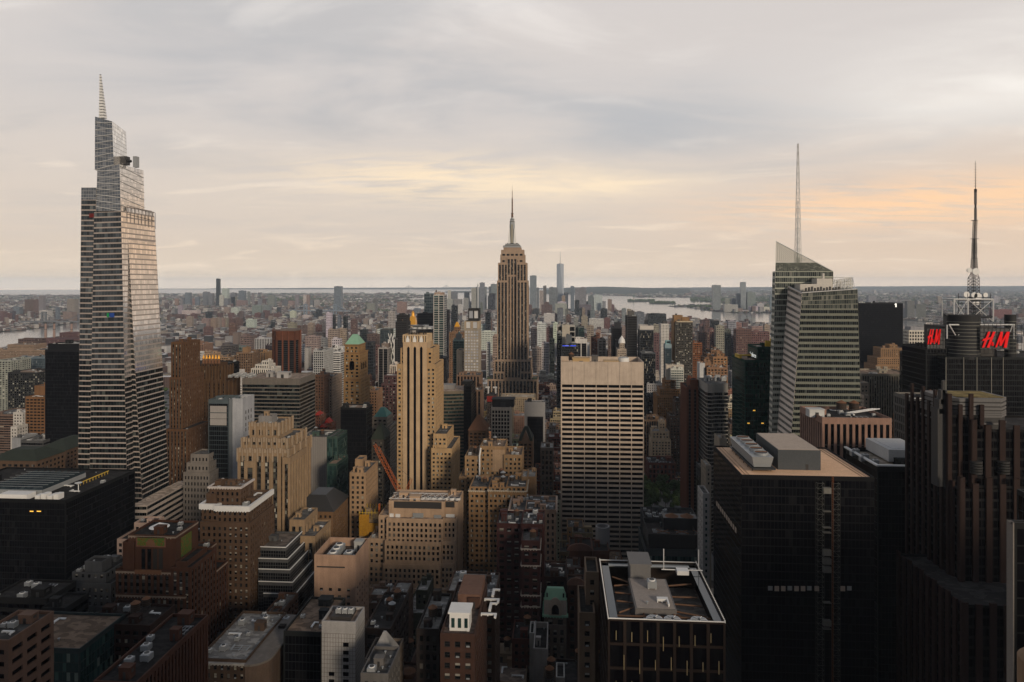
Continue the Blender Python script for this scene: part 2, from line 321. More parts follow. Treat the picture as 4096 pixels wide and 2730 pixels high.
def gface(mb, c, nb, nf, wf, hf, rec=0, ml=0, mr=0, mb_=0, mt=0, sp=False, mats=(0, 1, 2), wins=None, sill=.5, mulls=0):
    """a wall with a grid of window openings. c: corners bl,br,tr,tl (seen from outside); margins are fractions"""
    c = [np.asarray(k, float) for k in c]
    n = np.cross(c[1] - c[0], c[3] - c[0]); n /= np.linalg.norm(n) + 1e-9; dn = -n * rec
    bu = (1 - ml - mr) / nb; bv = (1 - mb_ - mt) / nf
    i = np.arange(nb); j = np.arange(nf)
    ua = ml + bu * (i + .5 - wf / 2); ub = ua + bu * wf
    va = mb_ + bv * (j + (1 - hf) * sill); vb = va + bv * hf
    UA, VA = np.meshgrid(ua, va); UB, VB = np.meshgrid(ub, vb)
    UA, UB, VA, VB = UA.ravel(), UB.ravel(), VA.ravel(), VB.ravel()
    if wins is not None:
        q = rects(c, UA, UB, VA, VB, dn); wins.append((q, n))
    else:
        if mulls:
            for k in range(mulls + 1):
                a0 = UA + (UB - UA) * k / (mulls + 1); a1 = UA + (UB - UA) * (k + 1) / (mulls + 1)
                mb.quads(rects(c, a0, a1, VA, VB, dn), mats[1])
        else: mb.quads(rects(c, UA, UB, VA, VB, dn), mats[1])
    if rec > 0:
        o = rects(c, UA, UB, VA, VB); k = o + dn
        if sp:
            o = rects(c, ua, ub, mb_, 1 - mt); k = o + dn
        for a, b in ((0, 1), (1, 2), (2, 3), (3, 0)):
            mb.quads(np.stack([o[:, a], o[:, b], k[:, b], k[:, a]], 1), mats[0])
    if sp:
        lo = np.concatenate([[mb_], vb]); hi = np.concatenate([va, [1 - mt]])
        A, Bl = np.meshgrid(ua, lo); A2, Bh = np.meshgrid(ub, hi)
        mb.quads(rects(c, A.ravel(), A2.ravel(), Bl.ravel(), Bh.ravel(), dn), mats[2])
        pu0 = np.concatenate([[0], ub]); pu1 = np.concatenate([ua, [1]])
        mb.quads(rects(c, pu0, pu1, mb_, 1 - mt), mats[0])
        if mb_ > 0: mb.quads(rects(c, 0, 1, 0, mb_), mats[0])
        if mt > 0: mb.quads(rects(c, 0, 1, 1 - mt, 1), mats[0])
    else:
        lo = np.concatenate([[0], vb]); hi = np.concatenate([va, [1]])
        mb.quads(rects(c, 0, 1, lo, hi), mats[0])
        pu0 = np.concatenate([[0], ub]); pu1 = np.concatenate([ua, [1]])
        k = pu1 - pu0 > 1e-5; pu0, pu1 = pu0[k], pu1[k]
        if len(pu0):
            A, Va = np.meshgrid(pu0, va); A2, Vb = np.meshgrid(pu1, vb)
            mb.quads(rects(c, A.ravel(), A2.ravel(), Va.ravel(), Vb.ravel()), mats[0])
# ------------------------------------------------------------------ shared rooftop pieces
def unit(fn):
    mb = MB(); mats = fn(mb); o = mb.build(fn.__name__, mats); me = o.data; bpy.data.objects.remove(o); return me
def ac_unit(b):
    b.box(-.5, .5, -.5, .5, .08, .8, 0); b.cyl(0, 0, .8, .92, .38, .38, 1, 14); b.cyl(0, 0, .92, .95, .3, .3, 2, 12)
    for x in (-.4, .4): b.box(x - .05, x + .05, -.45, .45, 0, .08, 1)
    return ['grey', 'white', 'steel']
def bulkhead(b):
    b.box(-.5, .5, -.5, .5, 0, .92, 0); b.box(-.54, .54, -.54, .54, .92, 1, 0); b.box(-.12, .12, -.512, -.5, 0, .62, 1); b.box(.512, .5, -.2, .2, .45, .75, 1)
    return ['wall', 'steel']
def tank(b):
    for x in (-.32, .32):
        for y in (-.32, .32): b.bar((x, y, 0), (x, y, .32), .035, 1)
    b.box(-.42, .42, -.42, .42, .3, .34, 1); b.cyl(0, 0, .34, .8, .46, .46, 0, 18)
    for z in (.42, .55, .68): b.cyl(0, 0, z, z + .015, .475, .475, 1, 18)
    b.cyl(0, 0, .8, 1.0, .5, .01, 2, 18)
    return ['wood', 'steel', 'rust']
def gtank(b):
    tank(b); return ['wood', 'steel', 'grey']
def duct(b):
    b.box(-.5, .5, -.1, .1, .15, .4, 0); b.box(.36, .5, -.5, .1, .15, .4, 0); b.box(-.5, -.42, -.1, .1, 0, .15, 0); b.box(.4, .48, -.45, -.35, 0, .15, 0); b.box(-.1, -.02, -.1, .1, 0, .15, 0)
    return ['white']
def pipe_run(b):
    for y in (-.3, 0, .25): b.bar((-.5, y, .25), (.5, y, .25), .03)
    for x in (-.45, 0, .45): b.box(x - .02, x + .02, -.35, .3, 0, .25)
    b.bar((.5, .25, .25), (.5, -.5, .25), .03); return ['grey']
def vent(b):
    b.cyl(0, 0, 0, .7, .25, .25, 0, 10); b.cyl(0, 0, .7, .8, .45, .45, 0, 10); b.cyl(0, 0, .8, 1, .45, .05, 0, 10)
    return ['grey']
def window(b):
    b.quads([[(-.5, 0, -.5), (.5, 0, -.5), (.5, 0, .5), (-.5, 0, .5)]], 0)
    for x0, x1, z0, z1 in ((-.5, -.44, -.5, .5), (.44, .5, -.5, .5), (-.44, .44, .45, .5), (-.44, .44, -.5, -.45), (-.44, .44, -.02, .02)): b.box(x0, x1, -.06, -.003, z0, z1, 1)
    return ['gd', 'span']
def window_blind(b):
    window(b); b.box(-.43, .43, -.02, -.005, .02, .44, 2); return ['gd', 'span', 'blind']
def window_cooler(b):
    window(b); b.box(-.3, .3, -.25, -.003, -.47, -.2, 2); return ['gd', 'span', 'grey']
UN = {f.__name__: unit(f) for f in (ac_unit, bulkhead, tank, gtank, duct, pipe_run, vent, window, window_blind, window_cooler)}
NICE = dict(tank='water_tank', gtank='water_tank', duct='air_duct')
def put(k, parent, x, y, z, sx, sy, sz, rz=0, col=(.25, .2, .16)):
    return place(NICE.get(k, k), UN[k], parent, col, (x, y, z), (0, 0, rz), (sx, sy, sz))
# ------------------------------------------------------------------ building kit
STY = dict(pun=dict(bay=3.3, fl=3.6, wf=.46, hf=.52, rec=.35), pair=dict(bay=4.4, fl=3.6, wf=.62, hf=.52, rec=.4, mulls=1), dense=dict(bay=2.4, fl=3.5, wf=.52, hf=.6, rec=.3),
           band=dict(bay=2.6, fl=3.8, wf=1, hf=.52, rec=.3), pier=dict(bay=3.4, fl=3.7, wf=.58, hf=.58, rec=.5, sp=True), piern=dict(bay=2.0, fl=3.7, wf=.55, hf=.62, rec=.4, sp=True),
           curt=dict(bay=1.7, fl=3.9, wf=.93, hf=.92, rec=.06), grid=dict(bay=3.1, fl=3.6, wf=.74, hf=.62, rec=.5), balc=dict(bay=4.5, fl=3.1, wf=.72, hf=.6, rec=.8), blank=None,
           fcurt=dict(bay=4, fl=7.6, wf=.85, hf=.75, rec=0), fpun=dict(bay=5, fl=6.4, wf=.5, hf=.5, rec=0), fpier=dict(bay=5, fl=7, wf=.55, hf=.65, rec=0, sp=True))
TAN = (.33, .225, .135); SAND = (.36, .27, .175); BROWN = (.16, .10, .065); BRICK = (.15, .065, .042); DBRICK = (.075, .034, .028); GREY = (.21, .205, .195); LGREY = (.38, .375, .36)
WHITE = (.56, .54, .5); BLACK = (.012, .012, .013); CREAM = (.44, .38, .29); PINK = (.32, .215, .165); OCHRE = (.30, .16, .075); RED = (.22, .055, .04); DGREY = (.065, .065, .065); BLUE = (.10, .14, .17); SLATE = (.10, .11, .115)
R_TAN, R_GREY, R_DARK, R_PALE = (.24, .17, .12), (.11, .105, .098), (.04, .037, .035), (.30, .285, .26)
BLD = []; FARB = []; FORE_SHADE = 1.0  # last factor scales building colours down: foreground shade is put into them
def Y_MIN(t): return min(k[3] for k in t)
def rich(c):
    # warm stone and brick keep their full hue; greys stay grey
    m_ = .3 * c[0] + .6 * c[1] + .1 * c[2]; k = 1.22 if c[0] > c[2] * 1.2 else 1.1
    return tuple(max(m_ * .12, m_ + (v - m_) * k) for v in c)
def facade(mb, c, st, par=0, mats=(0, 1, 2), wins=None, over=None):
    """windows sized in metres on a wall given by its corners"""
    st = STY[st] if isinstance(st, str) else st
    c = [Vector(k) for k in c]; W = (c[1] - c[0]).length; H = (c[3] - c[0]).length
    if not st or W < 1.6 or H < 3: mb.quads([[tuple(k) for k in c]], mats[0]); return
    par = 0 if st.get('nopar') else par; cm = st.get('cm', .6); top = par + st.get('top', .9)
    if W < cm * 2 + 1: cm = 0
    if H < top + st['fl']: top = .2
    nb = max(1, round((W - 2 * cm) / st['bay'])); nf = max(1, int((H - top) / st['fl']))
    hf_h = nf * st['fl']; mbm = max(0, H - top - hf_h) / H
    gface(mb, c, nb, nf, st['wf'], st['hf'], st.get('rec', 0), cm / W, cm / W, mbm, top / H, st.get('sp', False), mats, wins, .5, st.get('mulls', 0))
def boxfaces(x0, x1, y0, y1, z0, z1):
    return dict(N=((x0, y0, z0), (x1, y0, z0), (x1, y0, z1), (x0, y0, z1)), W=((x1, y0, z0), (x1, y1, z0), (x1, y1, z1), (x1, y0, z1)),
                E=((x0, y1, z0), (x0, y0, z0), (x0, y0, z1), (x0, y1, z1)), S=((x1, y1, z0), (x0, y1, z0), (x0, y1, z1), (x1, y1, z1)))
def parapet(mb, x0, x1, y0, y1, z1, h=1.1, t=.5, mat=0):
    a, b, c, d = x0 + t, x1 - t, y0 + t, y1 - t; zr = z1 - h
    mb.quads([[(x0, y0, z1), (x1, y0, z1), (b, c, z1), (a, c, z1)], [(x1, y0, z1), (x1, y1, z1), (b, d, z1), (b, c, z1)], [(x1, y1, z1), (x0, y1, z1), (a, d, z1), (b, d, z1)], [(x0, y1, z1), (x0, y0, z1), (a, c, z1), (a, d, z1)],
              [(a, c, zr), (b, c, zr), (b, c, z1), (a, c, z1)], [(b, c, zr), (b, d, zr), (b, d, z1), (b, c, z1)], [(b, d, zr), (a, d, zr), (a, d, z1), (b, d, z1)], [(a, d, zr), (a, c, zr), (a, c, z1), (a, d, z1)]], mat)
    return a, b, c, d, zr
def winparts(parent, wins, off):
    rows = []
    for q, n in wins:
        rz = 0 if n[1] < -.5 else (R(90) if n[0] > .5 else R(-90))
        for k in q:
            c = k.mean(0); x, y, d = proj(c)
            wd = np.linalg.norm(k[1] - k[0]); ht = np.linalg.norm(k[3] - k[0])
            vis = -60 < x < 4156 and y < 2790 and d > 5
            cosv = abs(n[0] * c[0] + n[1] * c[1]) / (math.hypot(c[0], c[1]) + 1e-6); fac = 1 if (n[0] * c[0] + n[1] * c[1]) < 0 else 0
            rows.append((wd * ht * cosv * fac * vis / d / d + c[2] * 1e-9, tuple(c), wd, ht, rz, k))
    rows.sort(key=lambda r: -r[0]); wr = random.Random(len(rows))
    for r in rows[:100]:
        place('window', UN[wr.choice(('window', 'window', 'window', 'window_blind', 'window_blind', 'window_cooler'))], parent, None, tuple(np.array(r[1]) - off), (0, 0, r[4]), (r[2], 1, r[3]))
    if len(rows) > 100:
        mb = MB(); mb.quads(np.stack([r[5] for r in rows[100:]]), 0); o = mb.build('windows', ['gd'], parent, off=off); o['kind'] = 'stuff'
def tierbox(crop, t):
    xl, xr, yt, Y, dep = t[:5]
    if crop == 'W': return [xl, xr, Y, Y + dep, yt]
    a, _ = cv_(crop, xl, 0); b, _ = cv_(crop, xr, 0); _, y = cv_(crop, 0, yt)
    x0, x1 = XY(a, Y), XY(b, Y); z = CZ - (y - YH) / F * DP((x0 + x1) / 2, Y)
    return [x0, x1, Y, Y + dep, z]
def T(name, cat, label, crop, tiers, sty='pun', col=TAN, glass='gd', roof=R_GREY, clut=1, near=False, group=None, par=1.1, rcol=None):
    """a building of one or more tiers, each (left x, right x, roof y in the photo, distance Y, depth[, style])"""
    rnd = random.Random(hash((name, round(tiers[0][0]), round(tiers[0][2]))) % 99991 if False else int(tiers[0][0] * 7 + tiers[0][2] * 13 + len(label)))
    col = rich(tuple(v * FORE_SHADE for v in col)) if Y_MIN(tiers) < 1500 else tuple((.3 * col[0] + .6 * col[1] + .1 * col[2]) * .3 + v * .7 for v in col); roof = tuple(v * max(.6, min(1, FORE_SHADE + .1)) for v in roof)
    bx = [tierbox(crop, t) for t in tiers]; st = [t[5] if len(t) > 5 and t[5] else sty for t in tiers]; tc = [rich(tuple(v * FORE_SHADE for v in t[6])) if len(t) > 6 else None for t in tiers]
    X0, X1 = min(b[0] for b in bx), max(b[1] for b in bx); Y0, Y1 = min(b[2] for b in bx), max(b[3] for b in bx)
    off = np.array(((X0 + X1) / 2, (Y0 + Y1) / 2, 0)); far = Y0 > 1500
    zs = []
    for i, b in enumerate(bx):
        cx_, cy_ = (b[0] + b[1]) / 2, (b[2] + b[3]) / 2; z0 = 0
        for k in bx:
            if k is not b and k[4] < b[4] - .2 and k[0] <= cx_ <= k[1] and k[2] <= cy_ <= k[3] and (k[0] <= b[0] + .6 and k[1] >= b[1] - .6 and k[2] <= b[2] + .6): z0 = max(z0, k[4] - par + .02)
        zs.append(z0)
    for b, z0 in zip(bx, zs): BLD.append((b[0], b[1], b[2], b[3], z0, b[4]))
    if far:
        mb = MB()
        for b, z0, s in zip(bx, zs, st):
            f = boxfaces(*b[:4], z0, b[4])
            s = {'curt': 'fcurt', 'pun': 'fpun', 'pier': 'fpier'}.get(s, s) if isinstance(s, str) else s
            facade(mb, f['N'], s); facade(mb, f['W' if b[1] < 0 else 'E'], s); mb.quads([f['E' if b[1] < 0 else 'W'], f['S']], 0)
            mb.quads([[(b[0], b[2], b[4]), (b[1], b[2], b[4]), (b[1], b[3], b[4]), (b[0], b[3], b[4])]], 3)
            if b[4] - z0 > 25 and clut and s != 'blank':
                wx = b[1] - b[0]; a = b[0] + wx * rnd.uniform(.1, .4); mb.box(a, a + wx * rnd.uniform(.25, .5), b[2] + 4, b[2] + 10, b[4], b[4] + rnd.uniform(2, 5), 0)
        o = mb.build(name, ['wall', glass, 'span', 'roof'], None, col, off); o.location = tuple(off)
        tag(o, label, cat, group); FARB.append(o); return o, bx
    e = thing(name, cat, label, tuple(off), group)
    mb = MB(); wins = [] if near else None; extra = []
    for b, z0, s, c_ in zip(bx, zs, st, tc):
        f = boxfaces(*b[:4], z0, b[4]); tgt = mb
        if c_ is not None: tgt = MB(); extra.append((tgt, c_))
        vis = 'W' if b[1] < XY(2237, b[2]) else 'E'
        facade(tgt, f['N'], s, par, wins=wins); facade(tgt, f[vis], s, par, wins=wins)
        facade(tgt, f['E' if vis == 'W' else 'W'], s if b[2] < 900 and b[1] - b[0] < 60 else 'blank', par); tgt.quads([f['S']], 0)
        r = parapet(tgt, *b[:4], b[4], par)
        rb = MB(); rb.quads([[(r[0], r[2], r[4]), (r[1], r[2], r[4]), (r[1], r[3], r[4]), (r[0], r[3], r[4])]], 0); rb.build('roof', ['roof'], e, roof, off)
        if clut: clutter(e, r, off, rnd, clut, bx, b, rcol or col)
    wmats = ['panel' if sty in ('curt',) else 'wall', glass, 'span']
    mb.build('wall', wmats, e, col, off)
    for t_, c_ in extra: t_.build('wall', wmats, e, c_, off)
    if near: winparts(e, wins, off)
    return e, bx
def clutter(e, r, off, rnd, k, bx, me, col):
    x0, x1, y0, y1, z = r; W, D = x1 - x0, y1 - y0
    if W < 5 or D < 5: return
    def free(x, y, s):
        if not (x0 + s < x < x1 - s and y0 + s < y < y1 - s): return False
        for b in bx:
            if b is not me and b[4] > z + .5 and b[0] - s - .5 < x < b[1] + s + .5 and b[2] - s - .5 < y < b[3] + s + .5: return False
        return all(math.hypot(x - a, y - b_) > s + c + .4 for a, b_, c in used)
    used = []; n = int(min(13, 2 + W * D / 45) * k)
    for i in range(n):
        s = rnd.choice(['ac_unit', 'ac_unit', 'vent', 'duct', 'pipe_run', 'bulkhead', 'tank' if W * D < 900 else 'ac_unit', 'vent', 'duct']) if i else 'bulkhead'
        for _ in range(8):
            sx = {'ac_unit': rnd.uniform(1.6, 3.2), 'vent': rnd.uniform(.8, 1.3), 'duct': rnd.uniform(4, 8), 'pipe_run': rnd.uniform(4, 9), 'bulkhead': rnd.uniform(3, min(8, W * .4)), 'tank': rnd.uniform(3.4, 4.4)}[s]
            x, y = rnd.uniform(x0, x1), rnd.uniform(y0, y1); rad = sx * .55
            if free(x, y, rad):
                used.append((x, y, rad))
                if s == 'bulkhead': put(s, e, x - off[0], y - off[1], z, sx, sx * .8, rnd.uniform(2.8, 4.5), 0, tuple(c * 1.1 for c in col))
                elif s == 'tank': put(rnd.choice(['tank', 'tank', 'gtank']), e, x - off[0], y - off[1], z, sx, sx, sx * 1.7)
                elif s in ('duct', 'pipe_run'): put(s, e, x - off[0], y - off[1], z, sx, sx * .8, 1.6, rnd.choice([0, 1.5708, 3.1416]))
                else: put(s, e, x - off[0], y - off[1], z, sx, sx, sx * .9)
                break
def hip(e, b, off, h, inset, mat, name='roof', over=.5, z=None, tip=None):
    """a hipped or pyramid roof on a tier"""
    z = b[4] if z is None else z; x0, x1, y0, y1 = b[0] - over, b[1] + over, b[2] - over, b[3] + over
    mb = MB(); mb.frustum([(x0, y0, z), (x1, y0, z), (x1, y1, z), (x0, y1, z)], [(x0 + inset, y0 + inset, z + h), (x1 - inset, y0 + inset, z + h), (x1 - inset, y1 - inset, z + h), (x0 + inset, y1 - inset, z + h)] if tip is None else [((x0 + x1) / 2 + a * tip, (y0 + y1) / 2 + c * tip, z + h) for a, c in ((-1, -1), (1, -1), (1, 1), (-1, 1))], 0)
    return mb.build(name, [mat], e, None, off)
def O3(e): return np.array(e.location)
def cornice(e, b, off, z, h, d, mat='white', color=None, name='cornice'):
    mb = MB(); x0, x1, y0, y1 = b[:4]
    mb.box(x0 - d, x1 + d, y0 - d, y0 + .4, z, z + h); mb.box(x1 - .4, x1 + d, y0 + .4, y1, z, z + h); mb.box(x0 - d, x0 + .4, y0 + .4, y1, z, z + h)
    for k in range(int((x1 - x0) / 1.6)): mb.box(x0 + k * 1.6, x0 + k * 1.6 + .6, y0 - d * .8, y0 - .01, z - .5, z)
    return mb.build(name, [mat], e, color, off)
FORE_SHADE = .42
# ------------------------------------------------------------------ foreground buildings (left to right)
sk, ob, at, lb = 'office_tower', 'office building', 'apartment tower', 'loft building'
# black block with the rooftop louvre racks
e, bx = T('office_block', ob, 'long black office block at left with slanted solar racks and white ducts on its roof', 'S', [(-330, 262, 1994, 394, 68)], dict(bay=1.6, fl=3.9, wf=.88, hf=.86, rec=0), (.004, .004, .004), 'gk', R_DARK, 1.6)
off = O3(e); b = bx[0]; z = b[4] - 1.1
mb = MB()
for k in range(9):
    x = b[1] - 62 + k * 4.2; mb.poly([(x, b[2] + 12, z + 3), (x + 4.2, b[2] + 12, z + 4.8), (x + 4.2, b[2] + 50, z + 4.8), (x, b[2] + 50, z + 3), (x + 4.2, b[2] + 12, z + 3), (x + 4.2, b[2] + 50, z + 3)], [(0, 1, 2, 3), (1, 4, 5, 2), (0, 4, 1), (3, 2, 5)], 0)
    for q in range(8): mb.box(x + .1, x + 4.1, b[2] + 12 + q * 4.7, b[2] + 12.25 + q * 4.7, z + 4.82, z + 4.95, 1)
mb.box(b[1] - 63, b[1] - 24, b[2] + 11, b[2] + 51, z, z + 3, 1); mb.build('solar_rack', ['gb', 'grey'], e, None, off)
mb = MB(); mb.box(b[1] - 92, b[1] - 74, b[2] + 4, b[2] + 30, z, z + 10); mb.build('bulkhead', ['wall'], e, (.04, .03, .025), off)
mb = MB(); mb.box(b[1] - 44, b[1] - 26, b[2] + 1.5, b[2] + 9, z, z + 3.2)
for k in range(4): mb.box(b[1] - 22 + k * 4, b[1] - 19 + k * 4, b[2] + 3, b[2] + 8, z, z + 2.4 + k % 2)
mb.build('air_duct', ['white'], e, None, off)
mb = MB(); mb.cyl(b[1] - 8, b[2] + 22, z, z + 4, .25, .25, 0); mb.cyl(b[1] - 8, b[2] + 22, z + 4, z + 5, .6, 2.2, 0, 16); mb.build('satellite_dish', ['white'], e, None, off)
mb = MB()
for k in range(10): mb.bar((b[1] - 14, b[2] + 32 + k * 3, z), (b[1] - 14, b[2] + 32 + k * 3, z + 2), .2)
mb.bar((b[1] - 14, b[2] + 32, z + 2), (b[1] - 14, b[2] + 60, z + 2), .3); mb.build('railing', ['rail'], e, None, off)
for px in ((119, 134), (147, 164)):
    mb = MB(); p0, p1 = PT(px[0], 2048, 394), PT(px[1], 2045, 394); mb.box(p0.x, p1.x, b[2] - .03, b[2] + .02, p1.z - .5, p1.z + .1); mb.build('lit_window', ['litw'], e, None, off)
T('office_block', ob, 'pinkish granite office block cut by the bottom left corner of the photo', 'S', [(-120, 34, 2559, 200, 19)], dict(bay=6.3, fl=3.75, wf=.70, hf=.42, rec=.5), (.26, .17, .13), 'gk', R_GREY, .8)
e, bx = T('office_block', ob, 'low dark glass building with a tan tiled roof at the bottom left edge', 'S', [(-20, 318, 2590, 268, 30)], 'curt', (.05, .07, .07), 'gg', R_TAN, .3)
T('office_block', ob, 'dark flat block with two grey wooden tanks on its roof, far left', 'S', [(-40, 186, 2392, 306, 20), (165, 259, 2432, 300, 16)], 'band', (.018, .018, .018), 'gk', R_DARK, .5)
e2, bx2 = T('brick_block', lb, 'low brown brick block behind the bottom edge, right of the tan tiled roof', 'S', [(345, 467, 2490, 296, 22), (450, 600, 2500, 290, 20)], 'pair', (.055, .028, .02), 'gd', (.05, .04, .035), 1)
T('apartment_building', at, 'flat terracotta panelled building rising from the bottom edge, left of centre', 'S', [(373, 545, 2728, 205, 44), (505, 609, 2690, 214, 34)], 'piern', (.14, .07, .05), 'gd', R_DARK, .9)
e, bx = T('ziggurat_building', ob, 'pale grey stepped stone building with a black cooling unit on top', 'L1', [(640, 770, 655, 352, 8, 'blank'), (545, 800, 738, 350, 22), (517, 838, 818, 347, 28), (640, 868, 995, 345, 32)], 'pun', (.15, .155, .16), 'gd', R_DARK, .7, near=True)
# brown tower with the green mosaic
FR = (.115, .055, .035)
frs = dict(bay=3.0, fl=3.5, wf=.56, hf=.5, rec=.4, sp=True)
e, bx = T('setback_tower', 'skyscraper', 'russet brick setback tower with a green and gold mosaic panel near its top', 'L1', [(968, 1326, 455, 336, 22, 'blank'), (926, 1012, 508, 335, 22, 'blank'), (1330, 1412, 655, 334, 20, 'blank'), (874, 1336, 725, 333, 40), (1290, 1440, 700, 331, 26), (874, 1400, 905, 330.4, 44), (1300, 1470, 1470, 326, 40), (870, 1530, 1540, 322, 50)], frs, FR, 'gd', R_DARK, .4, near=True)
off = O3(e); b = bx[0]
def panelq(e, off, c, x0, y0, x1, y1, Y, mat, name, col=None, d=.15):
    p, q = PC(c, x0, y1, Y), PC(c, x1, y0, Y); mb = MB(); mb.box(p.x, q.x, Y - d, Y + .05, p.z, q.z); return mb.build(name, [mat], e, col, off)
pf = panelq(e, off, 'L1', 1030, 472, 1252, 542, b[2], 'wall', 'panel_frame', (.16, .07, .05), .12)
panelq(e, off, 'L1', 1040, 480, 1242, 534, b[2] - .1, 'mosaic', 'mosaic_panel').parent = pf
mb = MB(); c0 = PC('L1', 1140, 534, b[2]); a = [math.pi * k / 10 for k in range(11)]
mb.frustum([(c0.x + 2.4 * math.cos(t), b[2] - .3, c0.z + 3.6 * math.sin(t)) for t in a], [(c0.x + 2.4 * math.cos(t), b[2] - .4, c0.z + 3.6 * math.sin(t)) for t in a], 0); mb.build('sun_emblem', ['rust'], e, None, off)
mb = MB(); mb.box(b[1] - .05, b[1] + .15, b[2] + 5, b[2] + 15, b[4] - 14, b[4] - 3); mb.build('mosaic_panel', ['mosaic'], e, None, off)
mb = MB()
for k in range(4):
    p = PC('L1', 1070 + k * 44, 560, b[2]); q = PC('L1', 1098 + k * 44, 712, b[2]); mb.box(p.x, q.x, b[2] - .12, b[2], q.z, p.z, 0)
mb.build('tall_window', ['gd'], e, None, off)
for (x0, y0, x1, y1, Y) in ((1018, 722, 1220, 748, bx[3][2]),): panelq(e, off, 'L1', x0, y0, x1, y1, Y, 'rust', 'carved_panel')
for bb in (bx[0], bx[3], bx[5]): cornice(e, bb, off, bb[4] - 1.4, .8, .12, 'wall', (.22, .17, .13))
mb = MB(); mb.cyl(b[1] - 14, b[2] + 9, b[4] - 1.1, b[4] + 1, 4, 4, 1, 18); mb.cyl(b[1] - 14, b[2] + 9, b[4] + 1, b[4] + 3.2, 5, .2, 0, 18); mb.build('water_tank', ['white', 'steel'], e, None, off)
T('brick_block', lb, 'brown block with big rooftop fans between the mosaic tower and the white corniced hotel', 'L1', [(1395, 1530, 425, 420, 26)], 'pair', (.09, .06, .045), 'gd', R_GREY, 1.4)
# hotel with white cornice
e, bx = T('hotel_building', 'hotel', 'brown brick hotel with a broad white cornice and a stone penthouse', 'A2', [(318, 368, 1250, 392, 5, 'blank'), (275, 525, 1300, 388, 17), (250, 330, 1350, 387, 22, 'blank'), (213, 345, 1442, 386, 30), (330, 588, 1458, 384, 33), (200, 600, 1580, 383, 34)], dict(bay=3.1, fl=3.6, wf=.44, hf=.56, rec=.35), (.17, .11, .075), 'gd', R_TAN, .5, near=True)
off = O3(e)
for k in (3, 4): cornice(e, bx[k], off, bx[k][4] - 2.2, 3.0, 1.1)
for k in (1,): cornice(e, bx[k], off, bx[k][4] - .6, 1.0, .8, 'wall', (.45, .4, .36))
# tan art deco tower
FORE_SHADE = .9
AD = (.235, .172, .115)
e, bx = T('setback_tower', 'skyscraper', 'tan art deco tower with pale crenellated setbacks, in front of the banded slab', 'A2', [(668, 774, 728, 456, 9, 'blank', (.2, .19, .18)), (596, 830, 790, 450, 24), (533, 897, 915, 446, 34), (500, 905, 1000, 442, 42), (858, 920, 1062, 440, 30), (552, 645, 1092, 440.5, 20), (915, 1035, 1560, 425, 24), (990, 1120, 1690, 420, 30)], dict(bay=5.2, fl=3.8, wf=.55, hf=.6, rec=.9, sp=True, mulls=1, top=3.2), AD, 'gl', R_GREY, .35)
off = O3(e)
def merlon(*a):
    mb = MB(); mb.box(*a); mb.build('merlon', ['wall'], e, (.27, .205, .14), off)
for k in (1, 2, 3):
    b = bx[k]; n = max(4, int((b[1] - b[0]) / 3.4))
    for i in range(n + 1):
        x = b[0] + (b[1] - b[0]) * i / n; merlon(x - .4, x + .4, b[2] - .6, b[2] + .6, b[4] - 8, b[4] + .9)
        if i < n: xm = x + (b[1] - b[0]) / n * .5; merlon(xm - .8, xm + .8, b[2] - .35, b[2] + .4, b[4] - 2, b[4] + 1.3 - (i % 2) * .9)
    for i in range(5):
        y = b[2] + (b[3] - b[2]) * i / 4; merlon(b[1] - .5, b[1] + .7, y - .7, y + .7, b[4] - 8, b[4] + .9)
# black glass ziggurat
FORE_SHADE = .48
e, bx = T('ziggurat_building', ob, 'dark glass ziggurat office building stepping down in five tiers with pale edges', 'L2', [(18, 225, 548, 397, 26), (18, 240, 635, 394, 32), (19, 256, 716, 391, 38), (19, 277, 810, 388, 44), (55, 297, 900, 385, 50)], dict(bay=1.5, fl=1.9, wf=.86, hf=.86, rec=.05, cm=.1), (.12, .12, .12), 'gk', (.22, .18, .15), .25)
off = O3(e)
for b in bx:
    mb = MB(); mb.box(b[0], b[1] + .25, b[2] - .25, b[2] + .3, b[4], b[4] + .35); mb.box(b[1] - .3, b[1] + .25, b[2] + .3, b[3], b[4], b[4] + .35); mb.build('coping', ['white'], e, None, off)
# blank tan stone tower
e, bx = T('stone_tower', ob, 'blank tan stone tower with few small windows and an open roof well of cooling units', 'L2', [(440, 752, 606, 385, 27)], dict(bay=5.0, fl=4.0, wf=.36, hf=.45, rec=.4, top=13, cm=1.5), (.62, .43, .32), 'gl', (.12, .09, .07), 0, near=True, par=5)
off = O3(e); b = bx[0]
for k in range(3): put('ac_unit', e, b[0] + 9 - off[0], b[2] + 6 + k * 6 - off[1], b[4] - 5, 5.5, 5.5, 5.2)
put('ac_unit', e, b[0] + 17 - off[0], b[2] + 11 - off[1], b[4] - 5, 5, 6, 3.4); put('bulkhead', e, b[1] - 4 - off[0], b[2] + 21 - off[1], b[4] - 5, 5, 5, 6, 0, (.3, .3, .28)); put('duct', e, b[1] - 6 - off[0], b[2] + 7 - off[1], b[4] - 5, 7, 6, 4, 1)
mb = MB(); mb.box(b[0] + 1.5, b[0] + 18, b[2] - .06, b[2] + .05, b[4] - 7.4, b[4] - 6.6); mb.build('louvre_slot', ['span'], e, None, off)
FORE_SHADE = .8
